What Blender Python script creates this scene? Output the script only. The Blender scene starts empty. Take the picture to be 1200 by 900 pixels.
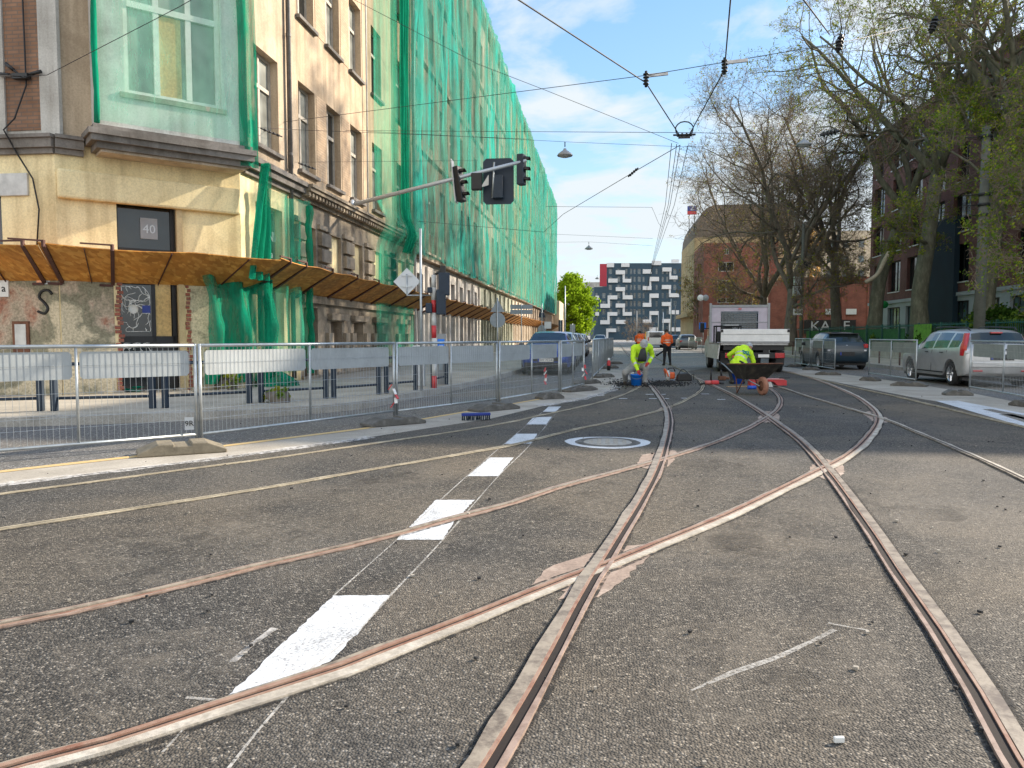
import bpy, math, random
from mathutils import Vector as V, Matrix, noise
R = math.radians
rnd = random.Random(7)
C = bpy.context.scene.collection
scene = bpy.context.scene
# ------------------------------------------------------------------ camera
# the street runs along +Y, x grows to the right; the camera stands at the origin
F = 901.0; CH = 1.3; YAW = math.atan(108 / F); PITCH = math.atan(56 / F)
cam_d = bpy.data.cameras.new('camera'); cam = bpy.data.objects.new('camera', cam_d); C.objects.link(cam)
cam_d.sensor_width = 36; cam_d.lens = F / 1200 * 36; cam_d.clip_start = .05; cam_d.clip_end = 4000
cam.location = (0, 0, CH); cam.rotation_euler = (R(90) - PITCH, 0, YAW)
scene.camera = cam
_cm = cam.rotation_euler.to_matrix()
def ray(px, py): return _cm @ V(((px - 600) / F, -(py - 450) / F, -1))
def at(px, py, z=0.0):
    d = ray(px, py); t = (z - CH) / d.z; return V((d.x * t, d.y * t, z))
def onp(px, py, p0, n):
    d = ray(px, py); o = V((0, 0, CH)); t = (V(p0) - o).dot(V(n)) / d.dot(V(n)); return o + d * t
def onx(px, py, x): return onp(px, py, (x, 0, 0), (1, 0, 0))
def ony(px, py, y): return onp(px, py, (0, y, 0), (0, 1, 0))
_fw = V((-math.sin(YAW), math.cos(YAW), 0))
def dep(px, py, d): return onp(px, py, _fw * d, _fw)
# ------------------------------------------------------------------ materials
def nt(name):
    m = bpy.data.materials.new(name); m.use_nodes = True
    t = m.node_tree; b = t.nodes['Principled BSDF']; return m, t, b
def N(t, kind, **kw):
    n = t.nodes.new(kind)
    for k, v in kw.items():
        if k in n.inputs: n.inputs[k].default_value = v
        else: setattr(n, k, v)
    return n
def coords(t, kind='Object', scale=(1, 1, 1)):
    tc = N(t, 'ShaderNodeTexCoord'); mp = N(t, 'ShaderNodeMapping'); mp.inputs['Scale'].default_value = scale
    t.links.new(tc.outputs[kind], mp.inputs['Vector']); return mp.outputs['Vector']
def noise_tex(t, vec, scale, detail=4, rough=.6, dist=0):
    n = N(t, 'ShaderNodeTexNoise'); n.inputs['Scale'].default_value = scale; n.inputs['Detail'].default_value = detail
    n.inputs['Roughness'].default_value = rough; n.inputs['Distortion'].default_value = dist
    t.links.new(vec, n.inputs['Vector']); return n.outputs['Fac']
def ramp(t, fac, stops):
    r = N(t, 'ShaderNodeValToRGB'); e = r.color_ramp.elements
    while len(e) < len(stops): e.new(.5)
    for i, (p, c) in enumerate(stops):
        e[i].position = p; e[i].color = (c[0], c[1], c[2], 1) if not isinstance(c, (int, float)) else (c, c, c, 1)
    t.links.new(fac, r.inputs['Fac']); return r.outputs['Color']
def mix(t, a, b, fac, mode='MIX'):
    m = N(t, 'ShaderNodeMix', data_type='RGBA', blend_type=mode)
    for s, v in (('A', a), ('B', b)):
        i = [x for x in m.inputs if x.name == s and x.type == 'RGBA'][0]
        if isinstance(v, (tuple, list)): i.default_value = (v[0], v[1], v[2], 1)
        else: t.links.new(v, i)
    if isinstance(fac, (int, float)): m.inputs[0].default_value = fac
    else: t.links.new(fac, m.inputs[0])
    return [o for o in m.outputs if o.type == 'RGBA'][0]
def bump(t, b, h, strength=.3, dist=.01):
    n = N(t, 'ShaderNodeBump'); n.inputs['Strength'].default_value = strength; n.inputs['Distance'].default_value = dist
    t.links.new(h, n.inputs['Height']); t.links.new(n.outputs['Normal'], b.inputs['Normal']); return n
def mat(name, col, rough=.7, metal=0., var=.25, scale=6., bmp=0., bscale=40., col2=None, spec=.5, coat=0., stretch=(1, 1, 1)):
    m, t, b = nt(name); v = coords(t, 'Object', stretch)
    f = noise_tex(t, v, scale, 5, .65)
    c2 = col2 or tuple(min(1, x * (1 + var)) for x in col); c1 = tuple(x * (1 - var) for x in col)
    t.links.new(ramp(t, f, [(.3, c1), (.5, col), (.72, c2)]), b.inputs['Base Color'])
    b.inputs['Roughness'].default_value = rough; b.inputs['Metallic'].default_value = metal
    b.inputs['Specular IOR Level'].default_value = spec; b.inputs['Coat Weight'].default_value = coat
    if bmp: bump(t, b, noise_tex(t, v, bscale, 5, .7), bmp, .01)
    return m
M = {}
# --- paint, metal, plastic
M['galv'] = mat('galvanised_steel', (.42, .45, .46), .42, .75, .2, 9)
M['plate'] = mat('pale_plastic_plate', (.35, .38, .39), .45, 0, .12, 3, .1, 12)
M['plate_shade'] = mat('grey_green_plate', (.20, .23, .22), .5, 0, .2, 3)  # same pale plate, its shade put into a darker colour
M['navy'] = mat('navy_paint', (.008, .022, .042), .55, 0, .2)
M['black'] = mat('black_plastic', (.012, .012, .013), .5, 0, .3)
M['rubber'] = mat('black_rubber', (.018, .018, .018), .8, 0, .3)
M['white'] = mat('white_paint', (.72, .72, .70), .45, 0, .08)
M['dirtywhite'] = mat('dirty_white_paint', (.52, .52, .50), .5, 0, .22, 4)
M['grey'] = mat('grey_paint', (.26, .27, .28), .5, 0, .12)
M['sgrey'] = mat('sign_back_grey', (.20, .24, .27), .4, .3, .1)
M['lgrey'] = mat('light_sign_back', (.50, .53, .55), .4, .3, .06)
M['red'] = mat('red_paint', (.50, .035, .04), .45, 0, .15)
M['orange_m'] = mat('orange_machine', (.60, .10, .02), .45, 0, .15)
M['blue'] = mat('blue_plastic', (.01, .20, .80), .4, 0, .1)
M['dblue'] = mat('blue_drum_plastic', (.01, .08, .48), .4, 0, .15)
M['steel'] = mat('worn_steel', (.35, .35, .35), .4, .9, .25)
M['chrome'] = mat('alloy_metal', (.55, .56, .58), .28, .9, .1)
M['tyre_brown'] = mat('dusty_tyre', (.30, .14, .09), .85, 0, .25, 12)
M['footgrey'] = mat('recycled_plastic_foot', (.10, .095, .085), .85, 0, .35, 7, .5, 30, (.17, .165, .15))
M['footbrown'] = mat('dusty_plastic_foot', (.20, .17, .12), .85, 0, .3, 6, .5, 30)
M['cable'] = mat('dark_cable', (.02, .02, .022), .6, .3, .1)
M['concrete_pole'] = mat('pole_concrete', (.105, .11, .095), .85, 0, .2, 8)
M['signblue'] = mat('sign_blue', (.01, .03, .22), .35, 0, .05)
M['yellow'] = mat('crane_yellow', (.70, .36, .02), .5, 0, .1)
M['txt_black'] = mat('black_lettering', (.01, .01, .01), .5, 0, .05)
M['txt_white'] = mat('white_lettering', (.75, .75, .72), .5, 0, .05)
M['txt_teal'] = mat('teal_lettering', (.01, .25, .24), .5, 0, .05)
M['eu'] = mat('plate_blue', (.01, .05, .35), .4, 0, .05)
def glass(name, col, rough=.08):
    m, t, b = nt(name); b.inputs['Base Color'].default_value = (*col, 1); b.inputs['Roughness'].default_value = rough
    b.inputs['Specular IOR Level'].default_value = .8
    f = noise_tex(t, coords(t, 'Object'), 1.2, 2)
    t.links.new(ramp(t, f, [(.35, tuple(c * .6 for c in col)), (.65, tuple(c * 1.4 for c in col))]), b.inputs['Base Color'])
    bump(t, b, noise_tex(t, coords(t, 'Object'), .8, 1), .06, .05)
    return m
M['glass_dark'] = glass('dark_window_glass', (.012, .016, .018))
M['glass_curtain'] = glass('curtained_window_glass', (.22, .23, .21), .18)
M['glass_car'] = glass('tinted_car_glass', (.015, .022, .022), .05)
M['glass_blue'] = glass('bluish_window_glass', (.06, .10, .12), .08)
def carpaint(name, col, metal=.5, rough=.35):
    m, t, b = nt(name); b.inputs['Base Color'].default_value = (*col, 1); b.inputs['Metallic'].default_value = metal
    f = noise_tex(t, coords(t, 'Object'), 2.5, 5, .7)
    t.links.new(ramp(t, f, [(.3, tuple(c * .85 for c in col)), (.7, tuple(min(1, c * 1.12) for c in col))]), b.inputs['Base Color'])
    b.inputs['Roughness'].default_value = rough; b.inputs['Coat Weight'].default_value = .5; b.inputs['Coat Roughness'].default_value = .06
    return m
M['silver'] = carpaint('silver_car_paint', (.50, .50, .50), .55, .38)
M['tealcar'] = carpaint('dark_teal_car_paint', (.006, .022, .036), 0, .3)
M['bluecar'] = carpaint('blue_car_paint', (.01, .05, .30), .3)
M['greycar'] = carpaint('grey_car_paint', (.16, .18, .19), .5)
M['palecar'] = carpaint('pale_blue_car_paint', (.33, .40, .46), .4)
M['whitecar'] = carpaint('white_car_paint', (.72, .72, .72), 0)
M['darkcar'] = carpaint('black_car_paint', (.02, .022, .025), .3)
def lamp_mat(name, col, rough=.2):
    m, t, b = nt(name); b.inputs['Base Color'].default_value = (*col, 1); b.inputs['Roughness'].default_value = rough; b.inputs['Coat Weight'].default_value = 1; return m
M['tail'] = lamp_mat('red_lamp_lens', (.42, .01, .015)); M['head'] = lamp_mat('clear_lamp_lens', (.55, .56, .58))
M['amber'] = lamp_mat('amber_lens', (.75, .22, .01))
# --- cloth and skin
M['hivis'] = mat('hi_vis_yellow_cloth', (.50, .78, .02), .8, 0, .2, 9, .35, 14)
M['hivis_o'] = mat('hi_vis_orange_cloth', (.85, .13, .02), .8, 0, .15, 9, .3, 14)
M['reflect'] = mat('reflective_tape', (.55, .56, .52), .4, .2, .1)
M['trous'] = mat('grey_work_trousers', (.30, .30, .29), .9, 0, .2, 9, .3, 14)
M['trous_d'] = mat('dark_trousers', (.015, .016, .02), .9, 0, .2)
M['skin'] = mat('skin', (.42, .22, .14), .55, 0, .1)
M['hatg'] = mat('grey_knit_hat', (.36, .37, .38), .95, 0, .15, 30, .4, 60)
M['hair'] = mat('dark_hair', (.02, .014, .01), .8, 0, .2)
M['shoe'] = mat('work_boot', (.03, .025, .02), .7, 0, .3)
M['grey_shirt'] = mat('dark_grey_shirt', (.05, .055, .06), .9, 0, .2)
M['rag'] = mat('white_rag', (.65, .65, .62), .95, 0, .1)
M['redglove'] = mat('red_glove', (.45, .04, .03), .8, 0, .1)
# --- ground
def asphalt(name, lo, hi, dust, sc=95, dusty=.5, bs=.9):
    m, t, b = nt(name); v = coords(t, 'Object')
    vo = N(t, 'ShaderNodeTexVoronoi'); vo.inputs['Scale'].default_value = sc; t.links.new(v, vo.inputs['Vector'])
    g = N(t, 'ShaderNodeSeparateColor'); t.links.new(vo.outputs['Color'], g.inputs[0])
    stone = ramp(t, g.outputs[0], [(0, lo), (.5, tuple((a + c) / 2 for a, c in zip(lo, hi))), (.85, hi), (1, tuple(c * 2.4 for c in hi))])
    gap = ramp(t, vo.outputs['Distance'], [(.25, (1, 1, 1)), (.75, (.45, .45, .46))])
    stone = mix(t, stone, gap, .8, 'MULTIPLY')
    big = noise_tex(t, v, .55, 6, .62, .8)
    d1 = ramp(t, big, [(.42, 0.), (.62, 1.)])
    dn = N(t, 'ShaderNodeMath', operation='MULTIPLY'); t.links.new(d1, dn.inputs[0])
    fine = noise_tex(t, v, 38, 4, .7); t.links.new(ramp(t, fine, [(.35, .15), (.7, 1.)]), dn.inputs[1])
    dn2 = N(t, 'ShaderNodeMath', operation='MULTIPLY'); t.links.new(dn.outputs[0], dn2.inputs[0]); dn2.inputs[1].default_value = dusty
    c = mix(t, stone, dust, dn2.outputs[0])
    blue = noise_tex(t, v, .23, 3, .5, .4)
    c = mix(t, c, ramp(t, blue, [(.4, (.90, .92, .96)), (.62, (1.14, 1.06, .95))]), 1., 'MULTIPLY')
    sp = noise_tex(t, v, 9, 2, .5)
    c = mix(t, c, (.012, .012, .013), ramp(t, sp, [(.735, 0.), (.75, .85)]))
    t.links.new(c, b.inputs['Base Color']); b.inputs['Roughness'].default_value = .82; b.inputs['Specular IOR Level'].default_value = .35
    hm = N(t, 'ShaderNodeMath', operation='SUBTRACT'); t.links.new(fine, hm.inputs[0]); t.links.new(vo.outputs['Distance'], hm.inputs[1])
    bump(t, b, hm.outputs[0], bs, .008)
    return m
M['asphalt'] = asphalt('fresh_coarse_asphalt', (.026, .025, .0235), (.135, .123, .104), (.24, .205, .158), 96, .5)
M['oldroad'] = asphalt('worn_blue_grey_asphalt', (.115, .112, .105), (.215, .208, .195), (.28, .26, .23), 70, .3, .4)
M['farroad'] = asphalt('old_pale_road', (.18, .18, .17), (.30, .29, .27), (.36, .34, .31), 40, .5, .3)
def conc(name, a, bcol, sc=1.2, bs=.3):
    m, t, b = nt(name); v = coords(t, 'Object')
    f = noise_tex(t, v, sc, 8, .68, .5); f2 = noise_tex(t, v, 45, 3, .7)
    c = ramp(t, f, [(.3, tuple(x * .72 for x in a)), (.5, a), (.7, bcol)])
    c = mix(t, c, ramp(t, f2, [(.3, .72), (.65, 1.08)]), 1., 'MULTIPLY')
    t.links.new(c, b.inputs['Base Color']); b.inputs['Roughness'].default_value = .9; bump(t, b, f2, bs, .006); return m
M['sand'] = conc('dusty_concrete', (.37, .335, .28), (.50, .46, .395), .9)
M['kerb'] = conc('kerb_stone', (.36, .34, .30), (.46, .44, .40), 2)
M['walk'] = conc('pavement_slabs', (.40, .36, .29), (.50, .455, .375), .8)
M['mortar'] = conc('rail_mortar', (.32, .275, .195), (.52, .46, .34), 3)
M['mortar_w'] = conc('pale_rail_mortar', (.40, .36, .30), (.60, .56, .49), 4)
M['patch'] = conc('crossing_mortar', (.30, .225, .18), (.47, .385, .32), 2.5)
def worn(name, col, under, lo, hi, sc=60, rough=.7):
    m, t, b = nt(name); v = coords(t, 'Object')
    f = noise_tex(t, v, sc, 6, .75); g = noise_tex(t, v, 3, 3)
    ff = N(t, 'ShaderNodeMath', operation='ADD'); t.links.new(f, ff.inputs[0])
    gm = N(t, 'ShaderNodeMath', operation='MULTIPLY_ADD'); t.links.new(g, gm.inputs[0]); gm.inputs[1].default_value = .35; gm.inputs[2].default_value = -.17
    t.links.new(gm.outputs[0], ff.inputs[1])
    t.links.new(ramp(t, ff.outputs[0], [(lo, under), (hi, col)]), b.inputs['Base Color']); b.inputs['Roughness'].default_value = rough
    bump(t, b, f, .4, .004); return m
M['paint'] = worn('worn_road_paint', (.56, .58, .60), (.16, .16, .16), .33, .50, 80)
M['paint_y'] = worn('worn_yellow_paint', (.58, .40, .17), (.44, .37, .25), .34, .5, 30)
M['chalk'] = None
def dusty(name, col, sc, lo, hi, mx):
    m, t, b = nt(name); out = t.nodes['Material Output']; v = coords(t, 'Object'); f = noise_tex(t, v, sc, 6, .7); f2 = noise_tex(t, v, 1.7, 3, .6)
    b.inputs['Base Color'].default_value = (*col, 1); b.inputs['Roughness'].default_value = .9; tr = N(t, 'ShaderNodeBsdfTransparent'); mx_ = N(t, 'ShaderNodeMixShader')
    a = N(t, 'ShaderNodeMath', operation='MULTIPLY'); t.links.new(ramp(t, f, [(lo, 0.), (hi, mx)]), a.inputs[0]); t.links.new(ramp(t, f2, [(.3, .35), (.6, 1.)]), a.inputs[1])
    t.links.new(a.outputs[0], mx_.inputs[0]); t.links.new(tr.outputs[0], mx_.inputs[1]); t.links.new(b.outputs[0], mx_.inputs[2]); t.links.new(mx_.outputs[0], out.inputs[0]); return m
M['chalk'] = dusty('chalk', (.55, .53, .49), 60, .36, .56, .8); M['whitedust'] = dusty('white_cement_dust', (.62, .60, .57), 16, .36, .62, .9); M['bitumen'] = dusty('bitumen_joint', (.012, .012, .012), 22, .38, .56, .9); M['dust'] = dusty('pale_road_dust', (.34, .30, .245), 7, .42, .75, .32)
M['rail_top'] = worn('rusty_rail_head', (.30, .255, .20), (.12, .095, .075), .36, .58, 11, .55)
M['rail_red'] = worn('orange_rail_rust', (.20, .09, .058), (.31, .21, .155), .38, .66, 9, .65)
M['rail_groove'] = worn('dirty_groove', (.003, .0025, .002), (.014, .008, .006), .5, .8, 18, .9)  # dirt plus the shade of a deep groove, both put into the near-black
M['rail_lip'] = worn('pink_rust_lip', (.32, .235, .19), (.19, .13, .10), .36, .6, 12, .6)
M['grass'] = mat('park_grass', (.06, .13, .02), .95, 0, .5, 3, .6, 20)
M['soil'] = mat('park_soil', (.09, .075, .05), .95, 0, .4, 2, .5, 20)
# --- walls
def plaster(name, col, dirt, sc=.7, amount=.6, bs=.25, streak=True):
    m, t, b = nt(name); v = coords(t, 'Object')
    f = noise_tex(t, v, sc, 9, .68, .6); c = ramp(t, f, [(.32, dirt), (.32 + .3 * amount, col), (.85, tuple(min(1, x * 1.12) for x in col))])
    if streak:
        s = noise_tex(t, coords(t, 'Object', (1, 1, .09)), 3.2, 5, .6)
        c = mix(t, c, ramp(t, s, [(.32, (.62, .58, .54)), (.55, (1, 1, 1))]), .75, 'MULTIPLY')
    g = noise_tex(t, v, 28, 4, .7); c = mix(t, c, ramp(t, g, [(.3, .8), (.6, 1.04)]), 1., 'MULTIPLY')
    t.links.new(c, b.inputs['Base Color']); b.inputs['Roughness'].default_value = .92; bump(t, b, g, bs, .01); return m
M['peach'] = plaster('peach_stained_plaster', (.53, .405, .275), (.33, .245, .16), .5, .8)
M['peach2'] = plaster('pale_peach_plaster', (.54, .43, .31), (.36, .275, .19), .5, .8)
M['greyplaster'] = plaster('grey_soot_plaster', (.52, .50, .455), (.34, .32, .285), .45, .8)
M['lilac'] = plaster('pale_grey_render', (.66, .65, .62), (.46, .44, .42), .8, .7)
M['yellowwall'] = plaster('yellow_shop_plaster', (.84, .71, .42), (.70, .56, .30), .35, .7, .15)
M['trimstone'] = plaster('dark_cornice_stone', (.22, .20, .18), (.11, .10, .085), 1.5, .8, .4)
M['stone'] = plaster('brown_rusticated_stone', (.38, .315, .235), (.13, .105, .078), 1.1, .9, .5)
M['creamwall'] = plaster('cream_plaster', (.58, .50, .40), (.36, .30, .22), .6, .8)
M['whitewall'] = plaster('white_plaster', (.62, .60, .56), (.40, .36, .32), .6, .8)
M['greenwall'] = plaster('green_grey_plaster', (.34, .36, .28), (.20, .20, .15), .6, .8)
M['brownwall'] = plaster('brown_plaster', (.30, .235, .17), (.15, .12, .09), .8, .9)
M['beigewall'] = plaster('ochre_block_plaster', (.52, .40, .22), (.38, .28, .15), .6, .8)
M['palefar'] = plaster('pale_far_plaster', (.60, .50, .38), (.42, .34, .25), .3, .8)
M['distress'] = None
def distressed():
    m, t, b = nt('peeling_shop_wall'); v = coords(t, 'Object')
    a = noise_tex(t, v, .62, 7, .6, .35); g = noise_tex(t, v, 22, 5, .7)
    c = ramp(t, a, [(.36, (.36, .17, .11)), (.41, (.50, .40, .30)), (.46, (.24, .22, .15)), (.50, (.28, .26, .18)), (.53, (.58, .50, .35)), (.66, (.66, .57, .40)), (.72, (.42, .41, .36))])
    c = mix(t, c, ramp(t, g, [(.32, .55), (.6, 1.08)]), 1., 'MULTIPLY'); t.links.new(c, b.inputs['Base Color']); b.inputs['Roughness'].default_value = .93
    r = N(t, 'ShaderNodeMath', operation='ADD'); t.links.new(a, r.inputs[0]); t.links.new(g, r.inputs[1]); bump(t, b, r.outputs[0], .6, .02); return m
M['distress'] = distressed()
def brick(name, c1, c2, mort, w=.25, h=.075, msize=.012, rot=None):
    m, t, b = nt(name)
    tc = N(t, 'ShaderNodeTexCoord'); sx = N(t, 'ShaderNodeSeparateXYZ'); t.links.new(tc.outputs['Object'], sx.inputs[0])
    ad = N(t, 'ShaderNodeMath', operation='ADD'); t.links.new(sx.outputs[0], ad.inputs[0]); t.links.new(sx.outputs[1], ad.inputs[1])
    cb = N(t, 'ShaderNodeCombineXYZ'); t.links.new(ad.outputs[0], cb.inputs[0]); t.links.new(sx.outputs[2], cb.inputs[1])
    br = N(t, 'ShaderNodeTexBrick'); t.links.new(cb.outputs[0], br.inputs['Vector'])
    br.inputs['Color1'].default_value = (*c1, 1); br.inputs['Color2'].default_value = (*c2, 1); br.inputs['Mortar'].default_value = (*mort, 1)
    br.inputs['Scale'].default_value = 1; br.inputs['Mortar Size'].default_value = msize; br.inputs['Brick Width'].default_value = w; br.inputs['Row Height'].default_value = h
    g = noise_tex(t, coords(t, 'Object'), .8, 7, .65)
    c = mix(t, br.outputs['Color'], ramp(t, g, [(.3, .62), (.65, 1.15)]), 1., 'MULTIPLY'); t.links.new(c, b.inputs['Base Color'])
    b.inputs['Roughness'].default_value = .9; bump(t, b, br.outputs['Fac'], -.35, .01); return m
M['brick'] = brick('brown_brick', (.24, .125, .07), (.30, .165, .10), (.17, .12, .09))
M['brick_pale'] = brick('peach_brick', (.46, .32, .20), (.52, .38, .25), (.38, .28, .19))
M['brick_red'] = brick('red_brick', (.27, .075, .05), (.33, .10, .065), (.22, .12, .09))
M['brick_mod'] = brick('dark_red_modern_brick', (.145, .055, .047), (.19, .075, .062), (.11, .075, .068))
def osb():
    m, t, b = nt('wet_osb_board'); v = coords(t, 'Object', (1, 1, 1))
    vo = N(t, 'ShaderNodeTexVoronoi'); vo.inputs['Scale'].default_value = 16; t.links.new(coords(t, 'Object', (1, .35, 1)), vo.inputs['Vector'])
    g = N(t, 'ShaderNodeSeparateColor'); t.links.new(vo.outputs['Color'], g.inputs[0])
    c = ramp(t, g.outputs[0], [(0, (.42, .16, .02)), (.6, (.55, .23, .035)), (1, (.68, .34, .07))])
    c = mix(t, c, ramp(t, noise_tex(t, v, 1.1, 4), [(.35, .7), (.65, 1.1)]), 1., 'MULTIPLY')
    t.links.new(c, b.inputs['Base Color']); b.inputs['Roughness'].default_value = .7; return m
M['osb'] = osb()
M['osb_pale'] = mat('pale_osb_board', (.52, .36, .15), .8, 0, .3, 18)
M['ribs'] = mat('dark_red_steel', (.075, .028, .02), .6, .2, .3)
M['rust'] = mat('rusty_iron', (.16, .07, .04), .8, .2, .4)
M['woodwin'] = mat('weathered_window_wood', (.40, .36, .30), .75, 0, .25, 5, .2)
M['whitewin'] = mat('white_window_wood', (.66, .68, .64), .6, 0, .15, 5)
M['browndoor'] = mat('brown_door_wood', (.09, .045, .03), .7, 0, .3)
M['plank'] = mat('old_plank', (.30, .20, .12), .85, 0, .3, 8)
M['zinc'] = mat('dark_zinc_gutter', (.10, .095, .09), .6, .4, .3)
M['facade_navy'] = mat('navy_facade_panel', (.02, .055, .085), .6, 0, .15, .3)
M['facade_white'] = mat('white_balcony_panel', (.62, .63, .63), .6, 0, .06, .3)
M['facade_red'] = mat('crimson_facade_panel', (.34, .02, .04), .6, 0, .1, .3)
M['concrete_l'] = mat('light_ground_floor_panel', (.32, .36, .40), .7, 0, .12, .6)
M['darkpanel'] = mat('dark_blue_panel', (.006, .022, .036), .85, 0, .2, .5)
M['roofdark'] = mat('dark_roof_tile', (.15, .12, .09), .85, 0, .3, 4)
M['fencegreen'] = mat('dark_green_iron', (.015, .085, .07), .5, .2, .2)
M['greenboard'] = mat('green_board', (.10, .26, .02), .8, 0, .45, 5)
M['greenpanel'] = mat('green_mesh_backing', (.045, .17, .025), .85, 0, .45, 6)
M['signgreen'] = mat('green_sign', (.01, .22, .05), .5, 0, .1)
# --- nets, leaves, bark
def net(name, col, alpha, avar, vstretch=.07, sc=2.2, colb=None):
    m = bpy.data.materials.new(name); m.use_nodes = True; t = m.node_tree; t.nodes.clear()
    out = N(t, 'ShaderNodeOutputMaterial'); tr = N(t, 'ShaderNodeBsdfTransparent'); df = N(t, 'ShaderNodeBsdfDiffuse'); tl = N(t, 'ShaderNodeBsdfTranslucent')
    v = coords(t, 'Object', (1, 1, vstretch)); f = noise_tex(t, v, sc, 6, .7, .3); f2 = noise_tex(t, coords(t, 'Object', (1, 1, .35)), .45, 4, .6, .8)
    c = ramp(t, f, [(.3, tuple(x * .62 for x in col)), (.5, col), (.68, tuple(min(1, x * 1.45) for x in col))])
    if colb: c = mix(t, c, colb, ramp(t, f2, [(.38, .75), (.62, 0.)]))
    t.links.new(c, df.inputs['Color']); t.links.new(c, tl.inputs['Color'])
    m1 = N(t, 'ShaderNodeMixShader'); m1.inputs[0].default_value = .4; t.links.new(df.outputs[0], m1.inputs[1]); t.links.new(tl.outputs[0], m1.inputs[2])
    a = N(t, 'ShaderNodeMath', operation='ADD'); a.use_clamp = True
    t.links.new(ramp(t, f, [(.34, alpha - avar), (.66, alpha + avar)]), a.inputs[0]); t.links.new(ramp(t, f2, [(.35, 0.), (.7, avar * .9)]), a.inputs[1])
    m2 = N(t, 'ShaderNodeMixShader'); t.links.new(a.outputs[0], m2.inputs[0]); t.links.new(tr.outputs[0], m2.inputs[1]); t.links.new(m1.outputs[0], m2.inputs[2])
    t.links.new(m2.outputs[0], out.inputs[0]); return m
M['net'] = net('teal_facade_net', (.045, .38, .31), .45, .34, colb=(.17, .27, .19))
M['net_thin'] = net('thin_green_net', (.05, .42, .27), .34, .12)
M['net_haze'] = net('fine_pale_green_net', (.26, .62, .44), .30, .08, .3, 1.2)
M['net_thick'] = net('bunched_green_net', (.01, .24, .14), .72, .22, .15, 4)
def leafmat(name, col, tl=.45):
    m = bpy.data.materials.new(name); m.use_nodes = True; t = m.node_tree; t.nodes.clear()
    out = N(t, 'ShaderNodeOutputMaterial'); df = N(t, 'ShaderNodeBsdfDiffuse'); tr = N(t, 'ShaderNodeBsdfTranslucent')
    f = noise_tex(t, coords(t, 'Object'), 1.1, 5, .7)
    c = ramp(t, f, [(.3, tuple(x * .55 for x in col)), (.5, col), (.7, tuple(x * 1.6 for x in col))])
    t.links.new(c, df.inputs['Color']); t.links.new(c, tr.inputs['Color'])
    mx = N(t, 'ShaderNodeMixShader'); mx.inputs[0].default_value = tl; t.links.new(df.outputs[0], mx.inputs[1]); t.links.new(tr.outputs[0], mx.inputs[2])
    t.links.new(mx.outputs[0], out.inputs[0]); return m
M['leaf_lime'] = leafmat('lime_spring_leaf', (.24, .36, .02)); M['leaf_yg'] = leafmat('yellow_green_bud_leaf', (.26, .28, .035))
M['leaf_green'] = leafmat('young_green_leaf', (.13, .20, .03)); M['leaf_brown'] = leafmat('ochre_bud_leaf', (.27, .17, .06))
M['leaf_dark'] = leafmat('hedge_leaf', (.04, .085, .015))
M['bark'] = mat('plane_tree_bark', (.115, .112, .078), .92, 0, .4, 5, .8, 14, (.20, .195, .14), stretch=(1, 1, .35))
M['bark_dark'] = mat('dark_tree_bark', (.14, .12, .095), .95, 0, .4, 5, .8, 14, stretch=(1, 1, .35))
M['twig'] = mat('brown_twigs', (.19, .145, .105), .95, 0, .4, .6)
M['cut'] = mat('cut_branch_wood', (.42, .36, .27), .9, 0, .2)
M['rubble'] = mat('asphalt_rubble', (.02, .02, .021), .9, 0, .4, 20)
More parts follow.
